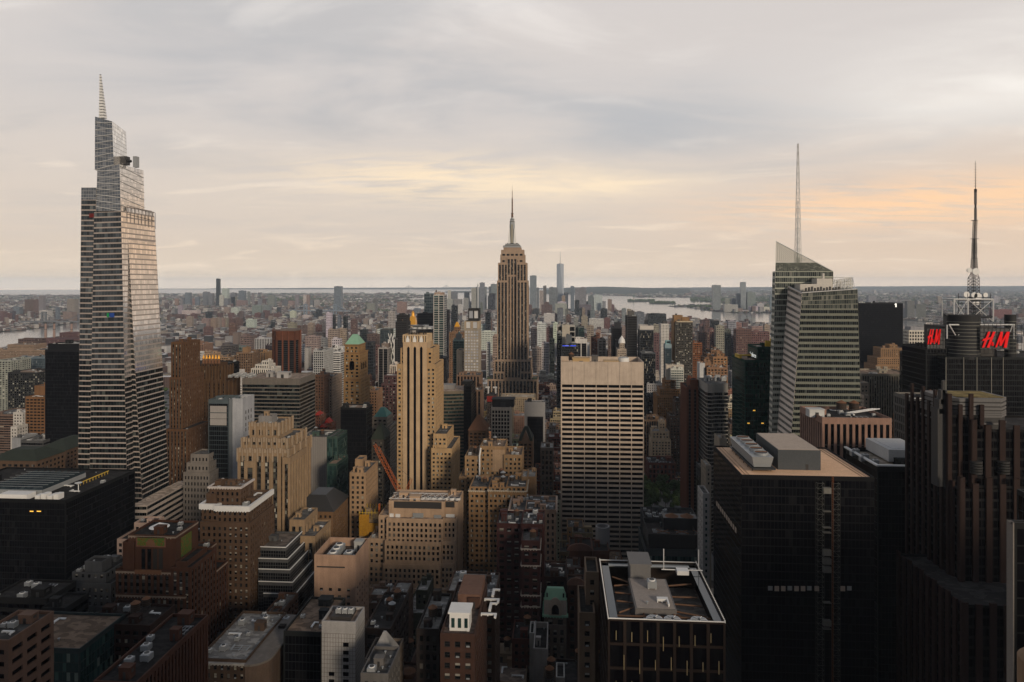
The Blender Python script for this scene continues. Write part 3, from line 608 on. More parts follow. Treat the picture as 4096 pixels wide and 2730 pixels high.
# broad pale office block
e, bx = T('office_building', ob, 'broad pale stone office building in stepped blocks with rows of dark square windows', 'L2', [(1003, 1425, 200, 468, 26, 'blank'), (1405, 1527, 205, 470, 26, 'blank'), (985, 1412, 332, 462, 34), (1412, 1512, 330, 464, 30), (926, 1004, 306, 466, 26), (972, 1398, 505, 459, 38), (1398, 1502, 500, 461, 34), (848, 975, 482, 463, 30), (960, 1392, 680, 456, 42), (1392, 1492, 672, 458, 38), (846, 968, 666, 460, 36), (850, 1455, 862, 452, 48)], dict(bay=3.05, fl=3.75, wf=.5, hf=.62, rec=.5, top=1.2), (.43, .315, .225), 'gk', (.36, .27, .2), .25, near=True)
off = O3(e); b = bx[0]
panelq(e, off, 'L2', 1042, 208, 1402, 250, b[2], 'span', 'louvre_band'); panelq(e, off, 'L2', 1432, 205, 1500, 246, bx[1][2], 'span', 'louvre_band')
for x0, x1, y0, y1 in ((1010, 1040, 292, 330), (1055, 1090, 296, 330), (1185, 1265, 290, 332), (1345, 1400, 304, 332), (1435, 1500, 298, 326)): panelq(e, off, 'L2', x0, y0, x1, y1, bx[0][2] - .05 if x0 < 1400 else bx[1][2] - .05, 'grey' if x0 in (1185, 1345) else 'white', 'shutter', None, .5)
for k in range(7):
    x = b[0] + 22 + k * 4.2; mb = MB(); mb.cyl(x, b[2] + 8, b[4] - 1, b[4] + .6, 1.9, 1.9, 0, 16); mb.cyl(x, b[2] + 8, b[4] + .6, b[4] + .75, 1.6, 1.6, 1, 14); mb.build('cooling_fan', ['white', 'steel'], e, None, off)
mb = MB()
for k in range(9):
    x = b[0] + k * 4.8; mb.bar((x, b[2] + 1, b[4] + 1.2), (x + 4.8, b[2] + 14, b[4] + 1.2), .14); mb.bar((x + 4.8, b[2] + 1, b[4] + 1.2), (x, b[2] + 14, b[4] + 1.2), .14)
mb.bar((b[0], b[2] + 1, b[4] + 1.2), (b[1], b[2] + 1, b[4] + 1.2), .18); mb.bar((b[0], b[2] + 14, b[4] + 1.2), (b[1], b[2] + 14, b[4] + 1.2), .18); mb.build('pipe_rack', ['white'], e, None, off)
# tan 42nd street tower with the black stripes
e, bx = T('striped_tower', 'skyscraper', 'tall tan tower with three long black vertical stripes, left of centre', 'A3', [(424, 618, 140, 621, 30, 'blank'), (404, 660, 186, 620, 36), (376, 684, 315, 618.5, 44), (666, 775, 872, 610, 40), (650, 815, 988, 604, 50)], dict(bay=3.9, fl=3.75, wf=.55, hf=.5, rec=.45, mulls=1, cm=.4, top=2.2), (.41, .29, .175), 'gl', R_GREY, .2)
off = O3(e); b = bx[0]
mb = MB()
p0, p1 = PC('A3', 424, 100, 617.6), PC('A3', 614, 100, 617.6); zt = PC('A3', 424, 140, 617.6).z
mb.box(p0.x, p1.x, 617.6, 640, 0, zt); mb.build('shaft', ['wall'], e, (.41, .29, .175), off)
for px in (467, 519, 570):
    mb = MB(); q = PC('A3', px, 176, 617.6); w_ = 1.15; mb.box(q.x - w_, q.x + w_, 617.52, 617.62, 0, q.z - 1.2); mb.frustum([(q.x - w_, 617.52, q.z - 1.2), (q.x + w_, 617.52, q.z - 1.2), (q.x + w_, 617.62, q.z - 1.2), (q.x - w_, 617.62, q.z - 1.2)], [(q.x - .1, 617.52, q.z + .4), (q.x + .1, 617.52, q.z + .4), (q.x + .1, 617.62, q.z + .4), (q.x - .1, 617.62, q.z + .4)]); mb.build('black_stripe', ['gk'], e, None, off)
p0, p1 = PC('A3', 424, 78, 622), PC('A3', 622, 78, 622); mb = MB(); zb_ = PC('A3', 424, 142, 622).z
for f in boxfaces(p0.x, p1.x, 620.6, 645, zb_, p0.z).values(): facade(mb, f, dict(bay=2.1, fl=14, wf=.35, hf=.8, rec=.4, top=.6))
rr = parapet(mb, p0.x, p1.x, 620.6, 645, p0.z)
mb.quads([[(rr[0], rr[2], rr[4]), (rr[1], rr[2], rr[4]), (rr[1], rr[3], rr[4]), (rr[0], rr[3], rr[4])]], 0)
mb.build('crown', ['wall', 'span', 'span'], e, (.45, .33, .2), off)
mb = MB()
for x_ in (462, 517, 570): q = PC('A3', x_, 128, 620.4); mb.poly([(q.x - 1.5, 619.9, q.z - 3), (q.x + 1.5, 619.9, q.z - 3), (q.x + 1.5, 619.9, q.z + 1), (q.x, 619.9, q.z + 5), (q.x - 1.5, 619.9, q.z + 1), (q.x - 1.5, 620.7, q.z - 3), (q.x + 1.5, 620.7, q.z - 3), (q.x + 1.5, 620.7, q.z + 1), (q.x, 620.7, q.z + 5), (q.x - 1.5, 620.7, q.z + 1)], [(0, 1, 2, 3, 4), (0, 5, 6, 1), (1, 6, 7, 2), (2, 7, 8, 3), (3, 8, 9, 4), (4, 9, 5, 0)])
mb.build('crown_shield', ['white'], e, None, off)
p0, p1 = PC('A3', 472, 58, 628), PC('A3', 588, 5, 628); mb = MB(); zc_ = PC('A3', 472, 78, 628).z
for x in (p0.x, (p0.x + p1.x) / 2, p1.x):
    for y in (628, 640): mb.bar((x, y, zc_ - 2), (x, y, p0.z + 2), .5)
mb.box(p0.x - 1, p1.x + 1, 627, 641, p0.z + 1.6, p0.z + 2.6); mb.box(p0.x - 1, p1.x + 1, 627, 641, p0.z + 5.5, p0.z + 6); mb.build('tank_platform', ['steel'], e, None, off)
mb = MB(); q = PC('A3', 500, 40, 628)
for k in range(4): mb.box(q.x + k * 4.6, q.x + k * 4.6 + 4.2, 629, 638, p0.z + 2.6, p1.z - (k % 2) * 1.2); mb.box(q.x + k * 4.6 + .8, q.x + k * 4.6 + 3.4, 628.8, 629, p0.z + 4, p1.z - 3, 1)
mb.build('cooling_unit', ['grey', 'white'], e, None, off)
FORE_SHADE = .75
# group in front of it
e, bx = T('brick_tower', lb, 'tan brick block with a long white flue pipe up its front', 'A3', [(1040, 1240, 972, 566, 28), (918, 1050, 1050, 562, 34), (1230, 1376, 1040, 564, 30), (872, 930, 1215, 556, 36)], dict(bay=3.6, fl=3.7, wf=.5, hf=.52, rec=.35, mulls=1), (.30, .205, .125), 'gl', R_TAN, .6)
off = O3(e); mb = MB(); q0, q1 = PC('A3', 1036, 1055, 560), PC('A3', 1036, 1260, 560); mb.bar(q0, q1, .7, 0, 6); q2 = PC('A3', 1046, 985, 561); mb.bar(q0, q2, .7, 0, 6); mb.build('flue_pipe', ['white'], e, None, off)
panelq(e, off, 'A3', 1140, 1000, 1238, 1170, bx[0][2], 'wall', 'blank_panel', (.30, .205, .125), .3)
e, bx = T('office_building', lb, 'big tan brick office building with green glazed top storey and rows of paired windows', 'A3', [(956, 1110, 1296, 501, 30), (1110, 1250, 1300, 498, 34), (1250, 1410, 1296, 501, 30), (950, 1118, 1330, 500, 40), (1105, 1256, 1328, 496, 40), (1244, 1414, 1332, 500, 40)], dict(bay=3.5, fl=3.65, wf=.56, hf=.52, rec=.4, mulls=1), (.30, .195, .115), 'gl', R_GREY, .9)
off = O3(e)
for k in (0, 1, 2): cornice(e, bx[k + 3], off, bx[k + 3][4] - .3, .6, .5, 'wall', (.42, .36, .27))
T('brick_block', lb, 'narrow tan block with a small white roof hut right of the green glazed office top', 'A3', [(1372, 1420, 1215, 520, 20), (1418, 1486, 1215, 530, 24, 'blank')], 'pun', (.28, .19, .12), 'gl', R_PALE, .6)
e, bx = T('office_building', lb, 'pinkish stone corner building with an ornamented frieze and a cluttered roof', 'L3', [(-20, 333, 268, 470, 34), (100, 333, 262, 468, 20)], dict(bay=3.4, fl=4.2, wf=.4, hf=.6, rec=.4), (.33, .23, .17), 'gd', R_GREY, 1.8)
cornice(e, bx[0], O3(e), bx[0][4] - 1.2, 1.0, .9, 'wall', (.42, .33, .26))
e, bx = T('brick_tower', lb, 'dark red brick loft tower with cream string courses and a cluttered roof', 'L3', [(70, 212, 497, 372, 20), (-115, 70, 368, 392, 22), (70, 243, 372, 388, 24)], 'pair', (.055, .024, .022), 'gl', R_GREY, 1.6, near=True)
off = O3(e)
for y in (565, 690, 915, 1000):
    z = PC('L3', 140, y, 372).z; cornice(e, bx[0], off, z, .5, .4, 'wall', (.42, .36, .3))
FORE_SHADE = 1
# slab with white grid (7 bays)
gx = dict(bay=10.1, fl=3.98, wf=.93, hf=.6, rec=1.1, top=14.2, cm=.3)
e, bx = T('slab_tower', 'skyscraper', 'wide travertine slab tower with a grid of dark horizontal window bands, right of centre', 'S', [(2243, 2575, 1448, 565, 40)], gx, (.41, .345, .285), 'gk', (.36, .26, .17), 0, par=4)
off = O3(e); b = bx[0]; mb = MB()
for k in range(8): x = b[0] + .3 + (b[1] - b[0] - .6) * k / 7; mb.box(x - .16, x + .16, b[2] - .25, b[2] - .003, 0, b[4])
mb.build('mullion', ['wall'], e, (.44, .37, .3), off)
for x0, x1, h, c in ((10, 24, 6, (.4, .27, .13)), (36, 48, 4, (.4, .28, .15)), (26, 31, 8, (.1, .09, .08))): put('bulkhead', e, b[0] + (x0 + x1) / 2 - off[0], b[2] + 12 - off[1], b[4] - 4, x1 - x0, 9, h, 0, c)
put('tank', e, b[0] + 9 - off[0], b[2] + 20 - off[1], b[4] - 4, 5, 5, 10); mb = MB(); mb.cyl(b[1] - 15, b[2] + 14, b[4] - 4, b[4] + 2, 4.5, 4.5, 0, 20); mb.cyl(b[1] - 15, b[2] + 14, b[4] + 2, b[4] + 2.4, 3.8, 3.8, 1, 20); mb.build('cooling_tower', ['white', 'grey'], e, None, off)
mb = MB(); mb.box(b[1] - 22, b[1] - 1.5, b[2] + 16, b[2] + 34, b[4] - 3.95, b[4] - 3.8); mb.build('roof_well', ['span'], e, None, off)
FORE_SHADE = .6
# buildings below the slab
e, bx = T('brick_block', lb, 'rust brown building with a gabled parapet below the white gridded slab', 'L3', [(435, 607, 562, 428, 20, 'blank'), (610, 735, 575, 424, 20, 'blank')], 'pun', (.10, .045, .03), 'gd', R_DARK, .4)
off = O3(e); mb = MB(); q0, q1 = PC('L3', 634, 470, 436), PC('L3', 744, 560, 436); xc, rr = (q0.x + q1.x) / 2, (q1.x - q0.x) / 2
a = [2 * math.pi * k / 28 for k in range(28)]
o0, o1, i1, i0 = [[(xc + r_ * math.cos(t), 442 + r_ * math.sin(t), zz) for t in a] for r_, zz in ((rr, bx[0][4] - 4), (rr, q0.z + 5), (rr - 1, q0.z + 5), (rr - 1, q0.z - 6))]
V_ = o0 + o1 + i1 + i0; n = 28; mb.poly(V_, [(i + k * n, (i + 1) % n + k * n, (i + 1) % n + (k + 1) * n, i + (k + 1) * n) for k in range(3) for i in range(n)], 0); mb.build('drum_wall', ['panel'], e, (.17, .165, .16), off)
mb = MB(); mb.cyl(xc, 442, bx[0][4] - 1, q0.z - 2, rr - 2, rr - 2, 1, 24); mb.cyl(xc, 442, q0.z - 2, q0.z + 2, rr - 1.6, .1, 0, 24); mb.build('water_tank', ['rust', 'wood'], e, None, off)
mb = MB(); q = PC('L3', 512, 575, 428); a = [math.pi * k / 12 for k in range(13)]; mb.frustum([(q.x + 8 * math.cos(t), 427.8, q.z + 4.5 * math.sin(t)) for t in a], [(q.x + 8 * math.cos(t), 429, q.z + 4.5 * math.sin(t)) for t in a]); mb.build('gable', ['wall'], e, (.12, .06, .045), off)
T('office_tower', lb, 'narrow tan stone building with small windows beside the dark faceted glass tower', 'L3', [(557, 655, 735, 252, 14), (508, 628, 1042, 244, 22)], dict(bay=3.4, fl=3.7, wf=.42, hf=.5, rec=.35), (.20, .145, .105), 'gd', R_DARK, .5, near=True)
# green mansard
e, bx = T('mansard_building', lb, 'ornate stone building with a pale green copper mansard and an arched window', 'L3', [(242, 412, 1058, 370, 16), (240, 412, 1135, 369.4, 17)], dict(bay=4.4, fl=4.2, wf=.5, hf=.7, rec=.4), (.22, .18, .15), 'gd', R_DARK, .2, near=True)
off = O3(e); b = bx[0]
def mans(h, ins, z, mat, name): 
    mb = MB(); mb.frustum([(b[0] - .2, b[2] - .2, z), (b[1] + .2, b[2] - .2, z), (b[1] + .2, b[2] + 5, z), (b[0] - .2, b[2] + 5, z)], [(b[0] + ins, b[2] + ins, z + h), (b[1] - ins, b[2] + ins, z + h), (b[1] - ins, b[2] + 4, z + h), (b[0] + ins, b[2] + 4, z + h)]); return mb.build(name, [mat], e, None, off)
mans(5.6, 1.6, b[4] + 8, 'copper', 'mansard_roof'); mb = MB(); mb.box(b[0], b[1], b[2], b[2] + 5, b[4], b[4] + 8); mb.build('attic', ['wall'], e, (.35, .3, .25), off)
cornice(e, b, off, b[4] - 1, 1.0, .9, 'copper'); mb = MB(); xm = (b[0] + b[1]) / 2; a = [math.pi * k / 12 for k in range(13)]
mb.frustum([(xm + 3.4 * math.cos(t), b[2] - .8, b[4] + 4.4 + 5 * math.sin(t)) for t in a], [(xm + 3.4 * math.cos(t), b[2] + .8, b[4] + 4.4 + 5 * math.sin(t)) for t in a]); mb.box(xm - 3.4, xm + 3.4, b[2] - .8, b[2] + .5, b[4], b[4] + 4.4); dm = mb.build('dormer', ['wall'], e, (.3, .25, .2), off)
mb = MB(); mb.frustum([(xm + 2 * math.cos(t), b[2] - .95, b[4] + 2.6 + 3.2 * math.sin(t)) for t in a], [(xm + 2 * math.cos(t), b[2] - .78, b[4] + 2.6 + 3.2 * math.sin(t)) for t in a]); mb.box(xm - 2, xm + 2, b[2] - .95, b[2] - .78, b[4] + .6, b[4] + 2.6); mb.build('arched_window', ['gk'], dm, None, off)
for x in (-6.2, -4.4, 4.4, 6.2):
    mb = MB(); mb.box(xm + x - .4, xm + x + .4, b[2] + .1, b[2] + 1.6, b[4] + 9.4, b[4] + 11.4); mb.build('attic_window', ['gk'], e, None, off)
T('brick_block', lb, 'dark loft block with cone roofed tanks on its roof behind the green mansard', 'L3', [(242, 412, 770, 389, 18), (412, 556, 800, 388, 18)], 'pair', (.05, .03, .026), 'gl', R_DARK, 1.7, near=True)
e, bx = T('brick_block', lb, 'dark brown building with a curved gable right of the green mansard', 'L3', [(418, 550, 835, 372, 14)], dict(bay=3.4, fl=4.2, wf=.5, hf=.6, rec=.4), (.07, .04, .03), 'gd', R_DARK, .3)
off = O3(e); b = bx[0]; mb = MB(); xm = (b[0] + b[1]) / 2; mb.frustum([(xm + 5 * math.cos(t), b[2] - .3, b[4] + 4 * math.sin(t)) for t in a], [(xm + 5 * math.cos(t), b[2] + .8, b[4] + 4 * math.sin(t)) for t in a]); mb.build('gable', ['wall'], e, (.10, .055, .04), off)
# low roofs at the bottom centre
T('white_building', ob, 'narrow white rendered building with an open roof well, bottom centre', 'L3', [(162, 268, 1312, 330, 26)], 'blank', (.42, .39, .36), 'gd', R_DARK, .8, par=3)
T('low_building', lb, 'small red brown roof with a white hut left of the narrow white building', 'L3', [(0, 165, 1240, 350, 20), (132, 168, 1195, 345, 12, 'blank', WHITE)], 'pun', (.12, .05, .04), 'gd', R_DARK, 1)
e, bx = T('low_building', lb, 'flat stone edged roof with two wooden tanks at the bottom edge of the photo', 'S', [(1850, 2103, 2726, 335, 36)], 'pun', (.33, .24, .17), 'gd', (.30, .23, .18), .7, par=1.6)
off = O3(e); b = bx[0]
put('bulkhead', e, -off[0] + b[0] + 17, 6, b[4] - 1.6, 11, 9, 5, 0, (.2, .15, .1)); put('gtank', e, -off[0] + b[0] + 14.5, 5, b[4] + 3.3, 4.6, 4.6, 8); put('tank', e, -off[0] + b[0] + 20.5, 5, b[4] + 3.3, 4, 4, 7.4)
T('low_building', lb, 'dark low block with a white roof hut right of the narrow white building', 'L3', [(270, 505, 1590, 312, 22), (333, 398, 1530, 308, 12, 'blank', WHITE)], 'pun', (.05, .035, .03), 'gd', R_DARK, .4)
e, bx = T('low_building', lb, 'dark block under two cone roofed tanks against the dark faceted glass tower', 'L3', [(512, 648, 1500, 318, 20)], 'pun', (.12, .05, .035), 'gd', R_DARK, 0)
off = O3(e); b = bx[0]
for k in (0, 1): put('tank', e, -4 + k * 7.4 , -2, b[4] - 1, 4.6, 4.6, 8.8)
e, bx = T('low_building', lb, 'low dark roof with two orange tanks at the bottom edge below the narrow white building', 'L3', [(235, 330, 1600, 290, 16)], 'pun', (.06, .04, .03), 'gd', R_DARK, 0)
for k in (0, 1): put('tank', e, k * .6, -3 + k * 7, bx[0][4] - 1, 4, 4, 7.5)
T('low_building', lb, 'brown block with white water tank and vents below the rust gabled building', 'L3', [(240, 412, 722, 408, 14), (408, 520, 700, 410, 16)], 'pair', (.07, .04, .03), 'gd', R_GREY, 1.8)
# brown loft with white pavilion
e, bx = T('loft_building', lb, 'brown brick loft building with a white three windowed pavilion on its roof', 'L2', [(1392, 1652, 1200, 240, 42)], dict(bay=3.2, fl=3.8, wf=.54, hf=.55, rec=.4, mulls=1), (.075, .042, .032), 'gl', (.16, .12, .1), .5, near=True)
off = O3(e); b = bx[0]; z = b[4] - 1.1
mb = MB(); x0, x1 = PC('L2', 1462, 0, 244).x, PC('L2', 1610, 0, 244).x; mb.box(x0, x1, 244, 251, z, z + 6.2); mb.box(x0 - .5, x1 + .5, 243.5, 251.5, z + 6.2, z + 6.8); pv = mb.build('pavilion', ['white'], e, None, off)
for k in range(3): mb = MB(); w_ = (x1 - x0) / 3; mb.box(x0 + k * w_ + .7, x0 + (k + 1) * w_ - .5, 243.8, 244.1, z + 1.2, z + 4.6); mb.build('pavilion_window', ['gg'], pv, None, off)
mb = MB(); mb.box(x0 + .3, x0 + 9, 262, 280, z, z + 5); mb.build('bulkhead', ['wall'], e, (.12, .065, .045), off)
for k in range(4): put('duct', e, x0 + 13 - off[0], 256 + k * 6 - off[1], z, 6, 5, 2.2, 1.57 * (k % 2))
T('loft_building', lb, 'brick block with a white framed roof terrace behind the white pavilion', 'L2', [(1700, 1805, 925, 300, 26), (1440, 1720, 880, 310, 22)], 'pair', (.09, .055, .04), 'gl', R_PALE, 1.5)
T('loft_building', lb, 'dark tall loft with a pale blotched roof left of the white pavilion', 'L2', [(1212, 1385, 1165, 256, 30)], 'dense', (.028, .022, .02), 'gd', R_PALE, 1.3)
# white tile tower
e, bx = T('tile_tower', ob, 'small tower clad in square white tiles with a few dark window openings, bottom centre left', 'L2', [(496, 752, 1108, 270, 13)], 'blank', (.40, .385, .37), 'gk', (.30, .22, .17), 0)
off = O3(e); b = bx[0]; mb = MB(); W_ = b[1] - b[0]; dx_ = W_ / 12
for k in range(13): mb.box(b[0] + k * dx_ - .05, b[0] + k * dx_ + .05, b[2] - .03, b[2] - .002, 0, b[4] - 5)
for k in range(int((b[4] - 5) / 1.75)): mb.box(b[0], b[1], b[2] - .025, b[2] - .004, b[4] - 5 - k * 1.75, b[4] - 4.9 - k * 1.75); mb.box(b[1] + .002, b[1] + .03, b[2], b[3], b[4] - 5 - k * 1.75, b[4] - 4.9 - k * 1.75)
for k in range(9): y = b[2] + k * (b[3] - b[2]) / 8; mb.box(b[1] + .002, b[1] + .035, y - .05, y + .05, 0, b[4] - 5)
mb.build('tile_joints', ['wall'], e, (.06, .05, .03), off)
for px, py in ((658, 1270), (658, 1330), (658, 1384), (658, 1438), (550, 1490), (658, 1492), (550, 1546), (658, 1548), (550, 1602), (658, 1602)):
    mb = MB(); q0, q1 = PC('L2', px, py + 28, 270), PC('L2', px + 42, py, 270); mb.box(q0.x, q1.x, b[2] - .06, b[2] + .02, q0.z, q1.z); mb.build('window', ['gk'], e, None, off)
mb = MB(); mb.box(b[0] + 2.6, b[1] - 3, b[2] + 3, b[3] - 2, b[4] - 1.1, b[4] + .4); mb.build('plant_well', ['span'], e, None, off)
for k in range(3): put('ac_unit', e, b[0] + 5 + k * 2.6 - off[0], b[2] + 6.5 - off[1], b[4] + .4, 2.2, 2.2, 2.2)
T('office_block', ob, 'black glass office block with a tan paved roof, left of the white tile tower', 'L2', [(208, 497, 1185, 300, 34)], 'curt', (.02, .022, .022), 'gk', R_TAN, .5)
e, bx = T('corner_building', lb, 'brown stone building with a pale curved corner cornice, bottom left of centre', 'L1', [(1490, 1860, 1392, 292, 44)], dict(bay=3.2, fl=3.7, wf=.46, hf=.6, rec=.4), (.09, .062, .045), 'gd', R_PALE, 1.6, near=True)
off = O3(e); b = bx[0]; mb = MB(); rr = 9; pts = [(b[0], b[2] - 1.2), (b[1], b[2] - 1.2)] + [(b[1] + rr * math.sin(t), b[2] - 1.2 + rr * (1 - math.cos(t))) for t in [math.pi / 2 * k / 8 for k in range(1, 9)]] + [(b[1] + rr, b[3]), (b[0], b[3])]
for z0, z1, g in ((0, b[4] - 2.4, 0), (b[4] - 1.9, b[4] - 1, 1)):
    mb2 = MB(); mb2.frustum([(x + (.8 * g if x > b[1] else 0), y - .8 * g, z0) for x, y in pts[1:-1]] + [(b[1] - .5, b[3], z0)], [(x + (.8 * g if x > b[1] else 0), y - .8 * g, z1) for x, y in pts[1:-1]] + [(b[1] - .5, b[3], z1)]); mb2.build('rounded_corner' if not g else 'corner_cornice', ['wall'], e, (.09, .062, .045) if not g else (.13, .115, .10), off)
cornice(e, b, off, b[4] - 2.0, .7, 1.2, 'wall', (.3, .28, .25))
T('loft_building', lb, 'stepped brown lofts between the curved corner building and the dark ziggurat', 'L2', [(60, 185, 1045, 345, 24), (0, 62, 1150, 330, 22), (-10, 30, 1240, 318, 18)], 'pair', (.085, .05, .036), 'gd', R_GREY, 1.1)
e, bx = T('low_building', lb, 'low stone roof carrying a grey pyramid, bottom centre left', 'L2', [(820, 1045, 1395, 258, 16)], 'pun', (.17, .14, .115), 'gd', R_DARK, .2)
off = O3(e); b = bx[0]; mb = MB(); p0, p1 = PC('L2', 845, 1390, 258).x, PC('L2', 1040, 1390, 258).x; m_ = (p0 + p1) / 2; hw = (p1 - p0) / 2; zt = PC('L2', 930, 1160, 266).z
mb.frustum([(p0, 259, b[4] - 1), (p1, 259, b[4] - 1), (p1, 259 + 2 * hw, b[4] - 1), (p0, 259 + 2 * hw, b[4] - 1)], [(m_ - .5, 259 + hw - .5, zt), (m_ + .5, 259 + hw - .5, zt), (m_ + .5, 259 + hw + .5, zt), (m_ - .5, 259 + hw + .5, zt)]); mb.build('pyramid', ['wall'], e, (.22, .215, .205), off)
T('loft_building', lb, 'dark brick building with zigzag white ducts on its roof behind the grey pyramid', 'L2', [(818, 1018, 1160, 300, 36)], dict(bay=5, fl=4, wf=.7, hf=.5, rec=.4), (.05, .036, .03), 'gd', R_DARK, 2)
T('loft_building', lb, 'brown block between the blank stone tower and the broad pale office building', 'L2', [(852, 975, 908, 345, 10, 'blank'), (975, 1105, 968, 338, 26), (852, 976, 970, 340, 24)], 'pun', (.11, .07, .052), 'gd', R_PALE, 1.2)
T('loft_building', lb, 'skylit grey roofs of a low building below the grey pyramid', 'L2', [(790, 1000, 1500, 236, 18)], 'pun', (.16, .15, .14), 'gd', R_GREY, 2)
e, bx = T('loft_building', lb, 'pinkish rendered shaft with an orange cone roofed tank on top, bottom centre', 'L2', [(1040, 1172, 1425, 340, 18)], 'blank', (.19, .13, .11), 'gd', R_DARK, .3)
put('tank', e, 1, 2, bx[0][4] - 1, 5, 5, 8.5)
e, bx = T('loft_building', lb, 'low brown roof with a broad orange drum at the bottom edge', 'L2', [(1040, 1200, 1585, 300, 18)], 'blank', (.07, .035, .025), 'gd', (.12, .07, .05), 0)
mb = MB(); mb.cyl(0, 0, bx[0][4] - 1.2, bx[0][4] + 1, 3, 3, 0, 22); mb.cyl(0, 0, bx[0][4] + 1, bx[0][4] + 1.9, 3.2, .5, 0, 22); mb.build('tank_drum', ['rust'], e)
T('loft_building', lb, 'dark narrow block under the dark glass ziggurat, left of the black glass office block', 'L2', [(60, 205, 1230, 315, 20)], 'pair', (.03, .025, .022), 'gd', R_DARK, 1)
# dark gem coloured tower with the open roof frame
gs = dict(nopar=True, bay=4.6, fl=7.2, wf=.82, hf=.9, rec=.35, cm=.1, top=.3, mulls=2)
e, bx = T('glass_tower', 'skyscraper', 'dark faceted glass tower with an open steel framed roof, three fans and grey penthouses', 'S', [(2432, 2902, 2483, 205, 43)], gs, (.028, .019, .015), 'gk', (.30, .26, .22), 0, par=9)
off = O3(e); b = bx[0]; x0, x1, y0, y1, zt = b; zr = zt - 9
mb = MB(); q0, q1 = PC('L3', 935, 960, 213), PC('L3', 1250, 960, 213); mb.box(q0.x, q1.x, 214, 236, zr, zt - 1); ph = mb.build('penthouse', ['panel'], e, (.13, .12, .112), off)
mb = MB(); mb.box(q0.x + .5, q1.x - .5, 214.5, 235.5, zt - 1, zt - .9); mb.build('penthouse_roof', ['gravel'], ph, (.27, .235, .205), off)
mb = MB(); mb.box(q0.x + .8, q0.x + 7.6, 236, 246, zr, zt + 3.5); mb.box(q0.x + .4, q0.x + 8, 235.6, 246.4, zt + 3.5, zt + 4); mb.build('lift_house', ['panel'], e, (.13, .125, .12), off)
put('ac_unit', e, q0.x + 7 - off[0], 229 - off[1], zt - .9, 3, 3, 3); put('duct', e, q0.x + 9 - off[0], 219 - off[1], zt - .9, 3.4, 8, 3); put('vent', e, q0.x + 4 - off[0], 217 - off[1], zt - .9, 1, 1, 1)
mb = MB()
for k, (xa, ya, xb, yb) in enumerate([(x0 + 4, 222, q0.x, 221), (x0 + 4, 228, q0.x, 227), (x0 + 4, 214, q0.x, 218), (x0 + 4, 240, q0.x, 236), (x0 + 4, 233, q0.x, 234), (q1.x, 221, x1 - 4, 220), (q1.x, 226, x1 - 4, 226), (q1.x, 216, x1 - 4, 213), (q1.x, 234, x1 - 4, 236), (q0.x + 2.5, 214, q0.x + 3.5, 207), (q1.x - 7, 214, q1.x - 4, 207), (q0.x + 6, 214, q0.x + 10, 207), (q0.x + 12, 214, q0.x + 8, 207), (q1.x, 214, q1.x + 6, 207), (x0 + 5, 206.5, q0.x + 3, 211)]): mb = MB(); mb.bar((xa, ya, zt - 2.5), (xb, yb, zt - 2.5), .3); mb.build('roof_beam', ['beam'], e, None, off)
mb = MB(); mb.bar((x0 + 3, 211, zt - 2), (x1 - 3, 211, zt - 2), .35); mb.build('roof_beam', ['beam'], e, None, off)
mb = MB()
for a_, c_ in (((x0 + .5, x0 + 3), (y0 + 1, y1 - 1)), ((x1 - 3, x1 - .5), (y0 + 1, y1 - 1))): mb.box(a_[0], a_[1], c_[0], c_[1], zt - .9, zt - .5)
mb.box(x0 + .5, x1 - .5, y1 - 3.4, y1 - .8, zt - .9, zt - .5); mb.build('track_walkway', ['gb'], e, None, off)
mb = MB()
for k in range(42):
    y = y0 + (y1 - y0) * k / 41
    for x in (x0 + .1, x1 - .1): mb.box(x - .08, x + .08, y - .08, y + .08, zt - .2, zt + .7)
mb.box(x0, x1, y0 - .1, y0 + .1, zt, zt + .28); mb.box(x0 - .07, x0 + .07, y0 + .1, y1, zt, zt + .2); mb.box(x1 - .07, x1 + .07, y0 + .1, y1, zt, zt + .2); mb.box(x0 + .07, x1 - .07, y1 - .15, y1, zt, zt + .25); mb.build('parapet_rail', ['white'], e, None, off)
for px in (1078, 1214, 1415):
    q = PC('L3', px, 1050, 208); mb = MB(); mb.box(q.x - 3, q.x + 3, 206, 211, zr + 1, zt - 2.2, 0); mb.cyl(q.x, 208.4, zt - 2.2, zt - 1.2, 2.5, 2.5, 0, 22); mb.cyl(q.x, 208.4, zt - 1.2, zt - 1.1, 2.2, 2.2, 1, 22); mb.cyl(q.x, 208.4, zt - 1.1, zt - .8, .4, .4, 2, 12)
    for t in range(6): mb.bar((q.x, 208.4, zt - 1), (q.x + 2.2 * math.cos(t * 1.047), 208.4 + 2.2 * math.sin(t * 1.047), zt - 1), .12, 0)
    mb.build('roof_fan', ['white', 'grey', 'steel'], e, None, off)
mb = MB(); q = PC('L3', 1285, 700, 240); mb.box(q.x - 2, q.x + 2, 238, 241, zt - .4, zt + 1); mb.bar((q.x - 6, 242, zt), (q.x - 6, 242, zt + 7), .15); mb.bar((q.x + 6, 242, zt), (q.x + 6, 242, zt + 7), .15); mb.bar((q.x - 7, 240, zt + .6), (q.x + 7, 240, zt + .6), .2); mb.build('cleaning_rig', ['white'], e, None, off)
mb = MB(); rr = random.Random(4)
for j in range(8):
    for i in range(7):
        x = x0 + 2.4 + (i + (j % 2) * .5) * 4.62; z1 = zt - 3 - j * 7.2 - rr.uniform(0, 2); mb.box(x - .08, x + .08, y0 - .3, y0 - .01, z1 - rr.uniform(2.5, 4.5), z1)
fb = mb.build('glint_strip', ['wall'], e, (.30, .24, .13), off); fb['kind'] = 'stuff'  # light glints on the glass, modelled as thin yellowish strips
